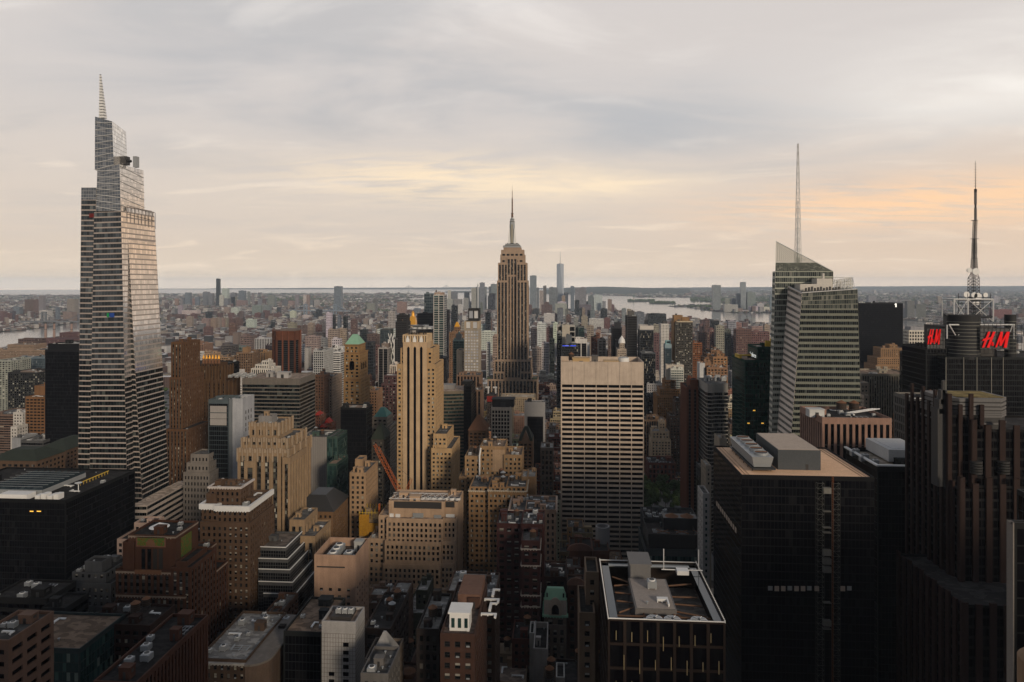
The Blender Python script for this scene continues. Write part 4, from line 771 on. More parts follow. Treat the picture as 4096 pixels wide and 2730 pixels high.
# tall pale slit left of the black tower and what stands behind the gem tower
T('apartment_tower', at, 'slim white apartment tower squeezed against the black tower with the tan roof', 'L3', [(1442, 1493, 140, 420, 16)], dict(bay=4.5, fl=3.6, wf=.4, hf=.5, rec=.3), (.46, .44, .41), 'gg', R_GREY, .4)
e, bx = T('plant_building', ob, 'dark glass building topped by a fluted black louvre box with fans', 'L3', [(1030, 1403, 450, 442, 30, 'blank', (.06, .058, .055)), (1010, 1405, 565, 438, 40)], dict(bay=1.7, fl=3.8, wf=.9, hf=.75, rec=.15), (.07, .08, .08), 'gg', (.06, .05, .045), .3, par=3)
off = O3(e); b = bx[0]
for k in range(4): mb = MB(); x = b[0] + 10 + k * 12; mb.cyl(x, b[2] + 6, b[4] - 3, b[4] - .6, 3.6, 3.6, 0, 18); mb.bar((x - 4, b[2] + 3, b[4] - .4), (x + 4, b[2] + 9, b[4] - .4), .3, 1); mb.bar((x + 4, b[2] + 3, b[4] - .4), (x - 4, b[2] + 9, b[4] - .4), .3, 1); mb.build('roof_fan', ['steel', 'rust'], e, None, off)
mb = MB(); x = b[0] + 12; mb.box(x, x + 22, b[2] + 16, b[2] + 25, b[4] - 3, b[4] + 5); mb.cyl(x + 6, b[2] + 20, b[4] + 5, b[4] + 7, 4.5, .3, 1, 18); mb.cyl(x + 16, b[2] + 20, b[4] + 5, b[4] + 7, 4.5, .3, 1, 18); mb.build('water_tank', ['steel', 'rust'], e, None, off)
mb = MB()
for k in range(38): x = b[0] + .6 + k * (b[1] - b[0] - 1) / 38; mb.box(x, x + .7, b[2] - .25, b[2] - .003, bx[1][4], b[4])
mb.build('louvres', ['span'], e, None, off)
T('low_building', ob, 'low roof crowded with pale air units below the park trees', 'L3', [(1000, 1408, 330, 520, 26)], 'grid', (.10, .105, .105), 'gd', R_DARK, 2.4)
FORE_SHADE = 1
# black tower with tan roof
ks = dict(bay=1.55, fl=3.6, wf=.88, hf=.86, rec=0, cm=.1)
e, bx = T('office_tower', 'skyscraper', 'massive black glass tower with a tan gravel roof, white penthouse and row of cooling fans', 'S', [(2965, 3498, 1905, 300, 53)], ks, (.004, .004, .0045), 'gk', (.72, .47, .30), 0, par=.7)
off = O3(e); b = bx[0]; x0, x1, y0, y1, zt = b; z = zt - .7
[c_ for c_ in e.children if c_.name.startswith('roof')][0].data.materials[0] = M['gravel']
q0, q1 = PT(3112, 1873, 312), PT(3283, 1873, 312)
mb = MB(); mb.box(q0.x, q1.x, 312, 346, z, PT(3112, 1800, 312).z); ph = mb.build('penthouse', ['panel'], e, (.06, .066, .07), off)
mb = MB(); zz = PT(3112, 1800, 312).z; mb.box(q0.x + .3, q1.x - .3, 312.3, 345.7, zz, zz + .12); mb.build('penthouse_roof', ['gravel'], ph, (.40, .33, .27), off)
mb = MB(); mb.box(q0.x + 12, q0.x + 13.2, 311.93, 312.02, z, z + 2.6); mb.build('penthouse_door', ['span'], ph, None, off)
q0, q1 = PT(3006, 1866, 308), PT(3092, 1866, 308); za, zb2 = PT(3006, 1868, 308).z, PT(3006, 1826, 308).z
mb = MB(); mb.frustum([(q0.x + 1, 308, za), (q1.x - 1, 308, za), (q1.x - 1, 346, za), (q0.x + 1, 346, za)], [(q0.x, 307, zb2), (q1.x, 307, zb2), (q1.x, 347, zb2), (q0.x, 347, zb2)]); mb.box(q0.x, q1.x + .6, 306, 347, za - .8, za - .3, 1)
for k in range(6): mb.bar((q0.x + .6, 309 + k * 7, z), (q0.x + .6, 309 + k * 7, za), .2, 1); mb.bar((q1.x - .6, 309 + k * 7, z), (q1.x - .6, 309 + k * 7, za), .2, 1)
ct = mb.build('cooling_tower', ['grey', 'steel'], e, None, off)
for k in range(5):
    mb = MB(); xm = (q0.x + q1.x) / 2 + .6; y = 312 + k * 7.6; mb.cyl(xm, y, zb2, zb2 + 1, 3.1, 3.1, 0, 20); mb.cyl(xm, y, zb2 + 1, zb2 + 1.05, 2.7, 2.7, 1, 20); mb.bar((xm - 2.6, y, zb2 + 1.15), (xm + 2.6, y, zb2 + 1.15), .2, 2); mb.build('cooling_fan', ['grey', 'steel', 'rust'], ct, None, off)
mb = MB()
for s_ in (2.4, 4.0): mb.bar((x0 + s_, y0 + 1, z + .15), (x0 + s_, y1 - 1, z + .15), .12)
for s_ in (2.4, 4.0): mb.bar((x1 - s_, y0 + 1, z + .15), (x1 - s_, y1 - 1, z + .15), .12)
mb.build('roof_rails', ['wall'], e, (.3, .18, .1), off)
for i, px in enumerate((3072, 3098, 3124, 3150, 3177, 3203, 3228, 3258, 3362, 3388)):
    p = PT(px, 2355, 300); mb = MB(); mb.box(p.x, p.x + 1.9, y0 - .05, y0 + .05, p.z - (1.1 if i % 3 else .8), p.z + 1.1); mb.build('window_blind', ['wall'], e, (.30, .24, .19) if i % 3 else (.2, .2, .19), off)
for i in range(10):
    p = PT(2965, 2200, 300); mb = MB(); mb.box(x0 - .06, x0 + .05, y0 + 8 + i * 4, y0 + 10.6 + i * 4, p.z + 4, p.z + 6.4); mb.build('window_blind', ['wall'], e, (.3, .24, .19), off)
# hoist scaffold on its face
e = thing('scaffold_tower', 'scaffold', 'tall steel scaffold hoist with an orange mast climbing the black glass facade', (0, y0, 0)); off = O3(e)
mb = MB(); pa, pb = PT(3271, 1934, y0 - 3), PT(3360, 1934, y0 - 3); ztp = pa.z; ws = (pb.x - pa.x)
for xa, xb in ((pa.x, pa.x + 2.6), (pb.x - 2.6, pb.x)):
    for x in (xa, xb):
        for y in (y0 - 3, y0 - 1): mb.bar((x, y, 0), (x, y, ztp), .035)
    k = 0; zz = ztp
    while zz > 20:
        mb.bar((xa, y0 - 3, zz), (xb, y0 - 3, zz), .04); mb.bar((xa, y0 - 3, zz), (xa, y0 - 1, zz), .03); mb.bar((xb, y0 - 3, zz), (xb, y0 - 1, zz), .03)
        mb.bar((xa if k % 2 else xb, y0 - 3, zz), (xb if k % 2 else xa, y0 - 3, zz - 2.2), .025); zz -= 2.2; k += 1
mb.build('scaffold_frame', ['steelp'], e, None, off)
mb = MB(); pm = PT(3330, 1905, y0 - 2); mb.bar((pm.x - .3, y0 - 2.4, 0), (pm.x - .3, y0 - 2.4, pm.z), .07); mb.bar((pm.x + .3, y0 - 2.4, 0), (pm.x + .3, y0 - 2.4, pm.z), .07); zz = pm.z
while zz > 30: mb.bar((pm.x - .3, y0 - 2.4, zz), (pm.x + .3, y0 - 2.4, zz - 1), .04); zz -= 1
mb.build('hoist_mast', ['orange_dim'], e, None, off)
for k, py in enumerate((1952, 2045, 2110, 2130, 2200, 2235, 2268, 2410, 2482, 2515)):
    p = PT(3308, py, y0 - 2); mb = MB(); mb.box(p.x - 1.6, p.x + 1.6, y0 - 2.6, y0 - .8, p.z - (2.4 if k in (0, 4, 5, 6, 8) else .3), p.z); mb.build('scaffold_landing', ['wall'], e, (.12, .115, .10), off)
FORE_SHADE = 1.0
# ------------------------------------------------------------------ the tapered glass tower at left
e = thing('glass_tower', 'skyscraper', 'very tall tapering glass tower with pale horizontal bands and a needle spire, far left', (-360, 555, 0)); off = O3(e)
def quad(c4): return [Vector(p) for p in c4]
def shaftq(name, faces, roof, nfl, bw, hf, wallc, glass, wf=1, rec=.35):
    mb = MB()
    for c in faces:
        c = quad(c); W = ((c[1] - c[0]).length + (c[2] - c[3]).length) / 2; H = max((c[3] - c[0]).length, (c[2] - c[1]).length)
        gface(mb, c, max(1, round(W / bw)), nfl, wf, hf, rec)
    if roof: mb.quads([[tuple(p) for p in roof]], 3)
    return mb.build(name, ['panel', glass, 'span', 'roof'], e, wallc, off)
def prism(fl, fr, tl, tr, Yf, Yb, zb, zbk=None, crop='S'):
    """front plane at Yf between the base (fl, fr at z=zb) and the top (tl, tr: photo points); side walls run back to Yb"""
    TL, TR = PC(crop, *tl, Yf), PC(crop, *tr, Yf); BL = Vector((XY(cv_(crop, fl, 0)[0], Yf), Yf, zb)); BR = Vector((XY(cv_(crop, fr, 0)[0], Yf), Yf, zb))
    k = lambda p, z=None: Vector((p.x, Yb, p.z if z is None else z))
    zb1 = zbk or (None, None)
    TLb, TRb, BLb, BRb = k(TL, zb1[0]), k(TR, zb1[1]), k(BL), k(BR)
    return dict(N=(BL, BR, TR, TL), W=(BR, BRb, TRb, TR), E=(BLb, BL, TL, TLb), S=(BRb, BLb, TLb, TRb), top=(TL, TR, TRb, TLb))
OV = (.31, .265, .235)
def glasspart(name, P, nfl, hf=.74, bw=2.6, col=OV, glass='gt', rec=.08, wf=1, west='gr'):
    c = [Vector(p) for p in P['W']]; m0, m1 = c[0].lerp(c[3], .58), c[1].lerp(c[2], .58)
    shaftq('west_face', [(m0, m1, c[2], c[3])], None, max(1, int(nfl * .42)), bw, hf, col, west, wf, rec); shaftq('west_face', [(c[0], c[1], m1, m0)], None, max(1, int(nfl * .58)), bw, hf, col, 'go' if glass == 'gt' else west, wf, rec)  # sky reflection put in by glass: mirror panes above, dark panes below
    if glass != 'gt': return shaftq(name, [P[k] for k in 'NES'], P['top'], nfl, bw, hf, col, glass, wf, rec)
    t = .6; lo_, hi_ = [], []
    for k in 'NES':
        c = [Vector(p) for p in P[k]]; m0, m1 = c[0].lerp(c[3], t), c[1].lerp(c[2], t); lo_.append((c[0], c[1], m1, m0)); hi_.append((m0, m1, c[2], c[3]))
    shaftq('upper_' + name, hi_, P['top'], int(nfl * (1 - t)), bw, hf, col, 'gt', wf, rec)
    return shaftq(name, lo_, None, int(nfl * t), bw, hf, col, 'go', wf, rec)
glasspart('wing', prism(305, 350, (325, 800), (384, 800), 538, 582, 0), 78)
glasspart('shaft', prism(349, 519, (376, 850), (484, 846), 530, 576, 0), 76)
P = prism(517, 590, (483, 826), (503, 826), 539, 575, 0); glasspart('corner_shaft', P, 78)
glasspart('west_wing', prism(589, 592, (503, 829), (506, 829), 538.6, 577, 0), 78)
P2 = prism(308, 586, (328, 870), (498, 870), 542, 572, 0); 
shaftq('core', [P2['N'], P2['W'], P2['E'], P2['S']], P2['top'], 76, 2.2, .6, OV, 'go')
CG = (.34, .33, .31)
glasspart('glass_screen', prism(324, 383, (325, 751), (384, 751), 539, 578, PT(340, 845, 539).z), 7, .9, 2.2, CG, 'gm', .05, .95)
zB = PT(440, 845, 533).z
PB = prism(384, 483, (389, 680), (478, 657), 533, 565, zB, (PT(389, 680, 533).z, PT(478, 657, 533).z)); glasspart('glass_crown', PB, 14, .9, 2.2, CG, 'gm', .05, .95)
PA = prism(379, 456, (380, 467), (448, 486), 535, 553, PT(420, 680, 535).z, (PT(380, 467, 535).z + 1, PT(496, 529, 553).z)); glasspart('glass_crown', PA, 12, .92, 2.2, CG, 'gm', .05, .95)
def hatch(name, c, n, flip, r=.22):
    mb = MB(); c = [Vector(k) for k in c]; nr = (c[1] - c[0]).cross(c[3] - c[0]).normalized() * .35
    B = lambda u, v: c[0] * (1 - u) * (1 - v) + c[1] * u * (1 - v) + c[2] * u * v + c[3] * (1 - u) * v + nr
    for k in range(n):
        a, b = k / n, (k + .8) / n
        mb.bar(B(0, a if flip else b), B(1, b if flip else a), r)
    mb.build(name, ['white'], e, None, off)
hatch('brace_lines', PA['N'], 8, True); hatch('brace_lines', PB['N'], 7, False); hatch('brace_lines', PB['W'], 6, False)
mb = MB()  # terrace screen round the observation floors
p0, p1, p2 = PT(506, 823, 537.6), PT(506, 860, 537.6), PT(630, 853, 576)
xs = p0.x; 
for k in range(9):
    y = 537.6 + k * 4.9; zz = p0.z - (p0.z - (PT(630, 853, 577).z)) * k / 8; mb.bar((xs + .6, y, zz - 14), (xs + .6, y, zz), .2)
    if k: mb.bar((xs + .6, y - 4.9, zz_), (xs + .6, y, zz), .2); mb.bar((xs + .6, y - 4.9, zz_ - 7), (xs + .6, y, zz - 7), .16)
    zz_ = zz
mb.build('terrace_screen', ['steel'], e, None, off)
mb = MB(); q = PT(470, 642, 545)
mb.box(q.x, q.x + 9, 543, 548, q.z - 4, q.z + 3, 0); mb.bar((q.x - 4, 545, q.z + 1), (q.x + 12, 545, q.z - 1), 1.2, 0); mb.box(q.x + 14, q.x + 17, 544, 548, q.z - 6, q.z + 3, 1); mb.build('cleaning_crane', ['steel', 'grey'], e, None, off)
mb = MB(); b0, b1, tp = PT(401, 474, 548), PT(423, 474, 548), PT(399, 299, 548); w0 = (b1.x - b0.x) / 2.2; c0 = (b0.x + b1.x) / 2; w1 = .5
for k in range(15):
    a, b = k / 15, (k + 1) / 15; ca, cb_ = c0 + (tp.x + .6 - c0) * a, c0 + (tp.x + .6 - c0) * b; ra, rb = w0 + (w1 - w0) * a, w0 + (w1 - w0) * b; z0, z1 = b0.z + (tp.z - b0.z) * a, b0.z + (tp.z - b0.z) * b
    mb.frustum([(ca - ra, 548 - ra, z0), (ca + ra, 548 - ra, z0), (ca + ra, 548 + ra, z0), (ca - ra, 548 + ra, z0)], [(cb_ - rb, 548 - rb, z1 - .7), (cb_ + rb, 548 - rb, z1 - .7), (cb_ + rb, 548 + rb, z1 - .7), (cb_ - rb, 548 + rb, z1 - .3)], 0)
    mb.box(cb_ - rb - .1, cb_ + rb + .1, 548 - rb - .1, 548 + rb + .1, z1 - .3, z1, 1)
mb.build('spire', ['white', 'grey'], e, None, off)
pz = PT(588, 2022, 518).z; P3 = prism(528, 588, (528, 2022), (588, 2022), 518, 584, 0)
shaftq('podium', [P3['N'], P3['W'], P3['E'], P3['S']], None, 18, 2, .5, (.42, .36, .31), 'go'); mb = MB(); mb.quads([[tuple(p) for p in P3['top']]]); mb.build('podium_roof', ['roof'], e, (.45, .36, .28), off)
for x0, x1, m_ in ((330, 352, 'darkred'), (366, 381, 'darkred')):
    mb = MB(); a, b = PT(x0, 851, 529.4), PT(x1, 867, 529.4); mb.box(a.x, b.x, 537.2, 537.7, b.z, a.z); mb.build('red_wall', [m_], e, None, off)
mb = MB(); a, b = PT(425, 1253, 529), PT(434, 1270, 529); mb.box(a.x, b.x, 529.6, 529.75, b.z, a.z); mb.build('lit_window', ['litg'], e, None, off)
mb = MB(); a, b = PT(436, 1253, 529), PT(455, 1270, 529); mb.box(a.x, b.x, 529.6, 529.75, b.z, a.z); mb.build('tinted_window', ['dimb'], e, None, off)
BLD.append((-392, -335, 530, 580, 0, 320))
# ------------------------------------------------------------------ art deco skyscraper with the mast, centre
es = dict(bay=6.4, fl=3.75, wf=.66, hf=.56, rec=.9, sp=True, mulls=2, cm=1.0, top=2.5)
e, bx = T('art_deco_tower', 'skyscraper', 'great limestone art deco skyscraper with stepped shoulders and a tall antenna mast, in the centre', 'S',
          [(2014, 2084, 991, 1302, 24, 'blank'), (2004, 2095, 1000, 1300, 30, dict(es, bay=9, hf=.3, fl=12, sp=False)), (2001, 2099, 1019, 1301, 34), (1992, 2031, 1052, 1295, 40), (2066, 2107, 1052, 1295, 40), (2026, 2070, 1030, 1298.5, 34), (1988, 2032, 1123, 1292, 46), (2066, 2111, 1123, 1292, 46), (2030, 2068, 1100, 1298.4, 40),
           (1977, 2125, 1440, 1291, 50), (1973, 2017, 1487, 1288, 54), (2080, 2127, 1487, 1288, 54), (1950, 2150, 1518, 1285, 60)], es, (.27, .205, .155), 'gd', R_GREY, 0)
off = O3(e)
def at_(px, py, Y=1316): return PT(px, py, Y)
mb = MB()
for x0, x1, y0, y1 in ((2014, 2084, 991, 984), (2022, 2078, 984, 977), (2028, 2072, 977, 974)):
    a, b = at_(x0, y0), at_(x1, y1); h = (b.x - a.x) / 2; mb.box(a.x, b.x, 1316 - h * .8, 1316 + h * .8, a.z - .5, b.z - 1.2); mb.box(a.x + .6, b.x - .6, 1316 - h * .8 + .6, 1316 + h * .8 - .6, b.z - 1.2, b.z, 1)
mb.build('deck_steps', ['grey', 'steel'], e, None, off)
cx0 = at_(2049, 900).x
def ring(r, z, n=8): return [(cx0 + r * math.cos(math.pi / 8 + 2 * math.pi * k / n), 1316 + r * math.sin(math.pi / 8 + 2 * math.pi * k / n), z) for k in range(n)]
mb = MB(); hw = lambda p: at_(2049 + p, 900).x - cx0
for r0, y0, r1, y1 in ((17, 976, 14, 955), (14, 955, 11.5, 930), (11.5, 930, 11, 898), (10.5, 898, 10.5, 889), (9.5, 886, 7.5, 879)): mb.frustum(ring(hw(r0), at_(2049, y0).z), ring(hw(r1), at_(2049, y1).z))
mb.build('mooring_mast', ['grey'], e, None, off)
mb = MB(); a, b = at_(2044.5, 974), at_(2053, 900); mb.box(a.x, b.x, 1316 - hw(16.4), 1316, a.z, b.z); mb.frustum(ring(hw(10.8), at_(2049, 889).z), ring(hw(10.8), at_(2049, 886).z)); mb.build('mast_windows', ['gd'], e, None, off)
for px in (-12, 12):
    mb = MB(); mb.frustum([(cx0 + hw(px) - 2.5, 1308, at_(2049, 976).z), (cx0 + hw(px) + 2.5, 1308, at_(2049, 976).z), (cx0 + hw(px) + 2.5, 1314, at_(2049, 976).z), (cx0 + hw(px) - 2.5, 1314, at_(2049, 976).z)], [(cx0 + hw(px) * .8 - .8, 1310, at_(2049, 915).z), (cx0 + hw(px) * .8 + .8, 1310, at_(2049, 915).z), (cx0 + hw(px) * .8 + .8, 1314, at_(2049, 915).z), (cx0 + hw(px) * .8 - .8, 1314, at_(2049, 915).z)]); mb.build('mast_buttress', ['white'], e, None, off)
mb = MB()
for r0, y0, r1, y1, m_ in ((5.5, 879, 4.5, 871, 0), (4, 871, 4, 856, 1), (2.6, 856, 2.4, 800, 1), (1.3, 800, 1.1, 765, 1), (.55, 765, .3, 745, 1)): mb.cyl(cx0, 1316, at_(2049, y0).z, at_(2049, y1).z, hw(r0), hw(r1), m_, 8)
for y, r in ((879, 9.5), (856, 6), (798, 3.6), (812, 3.2), (824, 3.2), (838, 3.2), (846, 3.4), (868, 5)): mb.cyl(cx0, 1316, at_(2049, y).z, at_(2049, y).z + 1, hw(r), hw(r), 2, 10)
mb.build('antenna', ['grey', 'rust', 'steel'], e, None, off)
mb = MB()
for px in (1952, 2132): a, b = at_(px, 1516), at_(px + 15, 1516); mb.box(a.x, b.x, 1287, 1310, bx[-1][4] + .01, bx[-1][4] + .35)
mb.build('roof_garden', ['leaf'], e, None, off)
# ------------------------------------------------------------------ faceted crystal tower, right of centre
e = thing('crystal_tower', 'skyscraper', 'faceted pale green glass tower with slanted top edges and a white lattice spire', (190, 545, 0)); off = O3(e)
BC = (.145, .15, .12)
def fac(name, c4, nf, bw, hf, glass='gf', col=BC, rec=.25):
    mb = MB(); c = quad(c4); W = ((c[1] - c[0]).length + (c[2] - c[3]).length) / 2
    gface(mb, c, max(1, round(W / bw)), nf, .96, hf, rec); return mb.build(name, ['panel', glass, 'span'], e, col, off)
def cut(p, q, z): t = (z - p.z) / (q.z - p.z); return p + (q - p) * t
YF, YM, YB = 523, 545, 575
B_, C_ = PT(3208, 1172, YF), PT(3430, 1157, YF); Bb, Cb = PT(3118, 1860, YF), PT(3464, 1860, YF); A_ = PT(3152, 1145, YM + 3); Ab = PT(3064, 1860, YM + 3)
for p in (Bb, Cb, Ab): p.z = 30
Bm, Cm = cut(Bb, B_, PT(3208, 1236, YF).z), cut(Cb, C_, PT(3208, 1236, YF).z); fac('front_facet', (Bb, Cb, Cm, Bm), 50, 1.6, .56, 'go'); fac('front_facet', (Bm, Cm, C_, B_), 4, 1.6, .86, 'gf', (.2, .2, .16)); fac('side_facet', (Ab, Bb, B_, A_), 50, 1.6, .46, 'gf', (.62, .54, .46))  # side facet panels lightened: its bright reflection is put into the colour
Ck = Vector((C_.x, YB, C_.z)); Cbk = Vector((Cb.x, YB, 30)); fac('west_face', (Cb, Cbk, Ck, C_), 50, 1.8, .56, 'go')
P1, P2_ = PT(3104, 966, YM + 4), PT(3333, 1086, YM + 4); P1b, P2b = PT(3074, 1860, YM + 4), PT(3345, 1860, YM + 4); P1b.z = P2b.z = 30
zs = PT(3200, 1055, YM + 4).z; zl = P2_.z
L0, R0 = cut(P1b, P1, zs), cut(P2b, P2_, zs) if zs < zl else P2_
zq = PT(3100, 1290, YM + 4).z; fac('rear_facet', (P1b, P2b, cut(P2b, P2_, zq), cut(P1b, P1, zq)), 44, 1.6, .5, 'gf', (.36, .36, .30)); fac('rear_facet', (cut(P1b, P1, zq), cut(P2b, P2_, zq), P2_, cut(P1b, P1, P2_.z)), 9, 1.6, .8, 'gf', (.36, .37, .30))  # rear panels lightened in colour against the front volume's shade
mb = MB(); tri = (cut(P1b, P1, P2_.z), P2_, P1); n = 14
for k in range(n):  # stepped glass sail below the slanted edge
    z0 = tri[0].z + (P1.z - tri[0].z) * k / n; z1 = tri[0].z + (P1.z - tri[0].z) * (k + 1) / n
    xl = lambda z: cut(P1b, P1, z).x; xr = lambda z: P2_.x + (P1.x - P2_.x) * (z - P2_.z) / (P1.z - P2_.z)
    c = [(xl(z0), YM + 4, z0), (xr(z0), YM + 4, z0), (xr(z1), YM + 4, z1), (xl(z1), YM + 4, z1)]
    nb = max(1, round((xr(z0) - xl(z0)) / 3)); gface(mb, c, nb * 2, 2, .84, .84, .1, mats=(0, 1 if z0 > zs else 3, 2))
mb.build('glass_sail', ['panel', 'gs', 'span', 'gf'], e, (.165, .172, .138), off)
YK = YM + 16; Pk, Pkb = Vector((P2_.x, YK, P2_.z)), Vector((P2b.x, YK, 30)); Pe, Peb = Vector((P1.x + 1, YK, P2_.z)), Vector((P1b.x + 1, YK, 30))
fac('east_face', (Peb, P1b, cut(P1b, P1, P2_.z), Pe), 50, 1.8, .56, 'gf', (.42, .41, .35)); fac('rear_west_face', (P2b, Pkb, Pk, P2_), 50, 1.8, .56); fac('rear_face', (Pkb, Peb, Pe, Pk), 40, 4, .5)  # east face panels lightened in colour to make up for weak light
mb = MB(); zr = C_.z - 3.5; mb.quads([[(A_.x, YM + 3, A_.z - 3), (B_.x, YF, B_.z - 1), (C_.x, YF, C_.z - 1), (C_.x, YB, C_.z - 1)]]); mb.quads([[tuple(Pe), tuple(cut(P1b, P1, P2_.z)), tuple(P2_), tuple(Pk)]]); mb.build('roof', ['roof'], e, R_GREY, off)
mb = MB(); mb.bar(A_, B_, .3); mb.bar(B_, C_, .3); mb.bar(P1, P2_, .35); mb.build('edge_trim', ['white'], e, None, off)
mb = MB(); a, b = PT(3192, 1165, 540), PT(3322, 1137, 540); mb.box(a.x, b.x, 535, 548, zr - 3, b.z); a, b = PT(3260, 1160, 540), PT(3322, 1115, 540); mb.box(a.x, b.x, 536, 547, zr, b.z); mb.cyl(a.x + 6, 540, b.z, b.z + 4, 1, 1, 0, 10); mb.build('penthouse', ['panel'], e, (.46, .43, .38), off)
mb = MB()
for k in range(12): x = B_.x + 4 + k * 2.2; mb.box(x, x + 1.2, 527, 528.5, zr - 2, C_.z + .8 + (k % 3) * .5)
mb.build('roof_plant', ['steel'], e, None, off)
mb = MB(); s0, s1, s2 = PT(3338, 1121, 570), PT(3411, 1111, 570), PT(3431, 1157, 530); zb = C_.z - 2
for k in range(8):
    t = k / 7; x = s0.x + (s1.x - s0.x) * t; zt = s0.z + (s1.z - s0.z) * t; mb.bar((x, 570, zb), (x, 570, zt), .2)
for t in (.3, .65, 1): mb.bar((s0.x, 570, zb + (s0.z - zb) * t), (s1.x, 570, zb + (s1.z - zb) * t), .2)
for k in range(8):
    t = k / 7; y = 570 + (526 - 570) * t; zt = s1.z + (C_.z - s1.z) * t; mb.bar((C_.x - .6, y, zb), (C_.x - .6, y, zt), .2)
    if k: mb.bar((C_.x - .6, yp, zb), (C_.x - .6, y, zt), .18)
    yp = y
mb.bar((s1.x, 570, s1.z), (C_.x - .6, 526, C_.z), .3); mb.bar((s1.x, 570, s1.z), (C_.x - .6, 570, s1.z), .3); mb.build('roof_screen', ['white'], e, None, off)
mb = MB(); c = [(s0.x, 570.3, zb), (s1.x, 570.3, zb), (s1.x, 570.3, s1.z), (s0.x, 570.3, s0.z)]; gface(mb, c, 9, 4, .88, .88, 0); mb.build('screen_glass', ['panel', 'gs', 'span'], e, (.32, .3, .22), off)
mb = MB(); s0 = PT(3192, 1015, 555); st_ = PT(3190, 576, 555); w0, w1 = 1.9, .4; z = P2_.z - 6; k = 0; 
while z < st_.z - 1:
    h = min(8, st_.z - z); r0 = w0 + (w1 - w0) * max(0, (z - s0.z)) / (st_.z - s0.z); r1 = w0 + (w1 - w0) * max(0, (z + h - s0.z)) / (st_.z - s0.z)
    pa = [(s0.x + r0 * a, 555 + r0 * b, z) for a, b in ((-1, -1), (1, -1), (1, 1), (-1, 1))]; pb = [(s0.x + r1 * a, 555 + r1 * b, z + h) for a, b in ((-1, -1), (1, -1), (1, 1), (-1, 1))]
    for q in range(4): mb.bar(pa[q], pb[q], .2); mb.bar(pa[q], pb[(q + 1) % 4], .12); mb.bar(pb[q], pb[(q + 1) % 4], .14)
    z += h; k += 1
mb.cyl(s0.x, 555, P2_.z - 6, st_.z - 45, 1.1, .3, 0, 8); mb.build('spire', ['white'], e, None, off)
BLD.append((155, 225, 523, 590, 0, 250))
# ------------------------------------------------------------------ dark tower with the big red letters
e, bx = T('glass_tower', 'skyscraper', 'dark glass tower with a tall black broadcasting mast and big red letter signs', 'S', [(3783, 4300, 1430, 523, 50, dict(bay=1.6, fl=3.9, wf=.9, hf=.8, rec=.15, top=.3)), (3704, 3800, 1392, 533, 36, dict(bay=1.6, fl=3.9, wf=.9, hf=.8, rec=.15, top=.3))], 'curt', (.009, .010, .010), 'gk', R_DARK, .2)
off = O3(e)
mb = MB()
for px in (3783, 3854, 3907, 3965, 4012): p = PT(px, 1430, 523); mb.box(p.x - .2, p.x + .2, 522.6, 522.95, 0, p.z)
mb.build('facade_rib', ['steelp'], e, None, off)
for x0, x1 in ((3790, 3914), (4020, 4062)):
    mb = MB(); a, b = PT(x0, 1428, 534), PT(x1, 1345, 534); xm, r = (a.x + b.x) / 2, (b.x - a.x) / 2; mb.cyl(xm, 534, a.z - 1, b.z + 16, r, r, 0, 40)
    for k in range(10): zz = a.z + 3 + k * 2.6; mb.cyl(xm, 534, zz, zz + .35, r + .12, r + .12, 1, 40)
    mb.build('drum_wall', ['panel', 'steelp'], e, (.022, .022, .022), off)
mb = MB(); a, b = PT(3783, 1425, 528), PT(4075, 1300, 528); mb.box(a.x + 4, b.x - 8, 540, 566, a.z - 2, b.z - 2); mb.build('plant_house', ['wall'], e, (.07, .065, .06), off)
mb = MB(); q = [PT(3796, 1300, 526), PT(4058, 1300, 526)]; zt_, zb = q[0].z, PT(3796, 1345, 526).z
mb.bar(q[0], q[1], .5)
for px in (3788, 3914, 4055): a = PT(px, 1300, 526); mb.bar((a.x, 526, zb - 2), (a.x, 526, zt_), .5)
for px0, py0, px1, py1 in ((3797, 1300, 3822, 1342), (3860, 1304, 3834, 1342), (3872, 1302, 3890, 1344), (4050, 1302, 4040, 1330)): mb.bar(PT(px0, py0, 526), PT(px1, py1, 526), .4)
mb.build('white_truss', ['white'], e, None, off)
for nm, xa, ya, xb, yb, Y in (('sign_frame', 3922, 1296, 4040, 1415, 521.4),):
    a, b = PT(xa, yb, Y), PT(xb, ya, Y); mb = MB(); mb.box(a.x, b.x, Y + .6, Y + .75, a.z + 3, b.z - 3)
    for k in range(8): t = k / 7; mb.bar((a.x, Y, a.z + (b.z - a.z) * t), (b.x + 8, Y, a.z + (b.z - a.z) * t), .16)
    for k in range(11): t = k / 10; mb.bar((a.x + (b.x + 8 - a.x) * t, Y + .2, a.z), (a.x + (b.x + 8 - a.x) * t, Y + .2, b.z), .14)
    sf = mb.build(nm, ['steel'], e, None, off)
pc, pd = PT(3708, 1386, 533), PT(3766, 1386, 533); zA, zB_ = PT(3740, 1412, 533).z, PT(3740, 1294, 533).z
mb = MB(); xs0, xs1, Ys = pc.x - .4, pd.x, 531.6
mb.box(xs0, xs1 + 2, Ys + .6, Ys + .75, zA + 3, zB_ - 4)
for k in range(8): t = k / 7; mb.bar((xs0, Ys, zA + (zB_ - zA) * t), (xs1 + 3, Ys, zA + (zB_ - zA) * t), .16)
for k in range(7): t = k / 6; mb.bar((xs0 + (xs1 + 3 - xs0) * t, Ys + .2, zA), (xs0 + (xs1 + 3 - xs0) * t, Ys + .2, zB_), .14)
sf2 = mb.build('sign_frame', ['steel'], e, None, off)
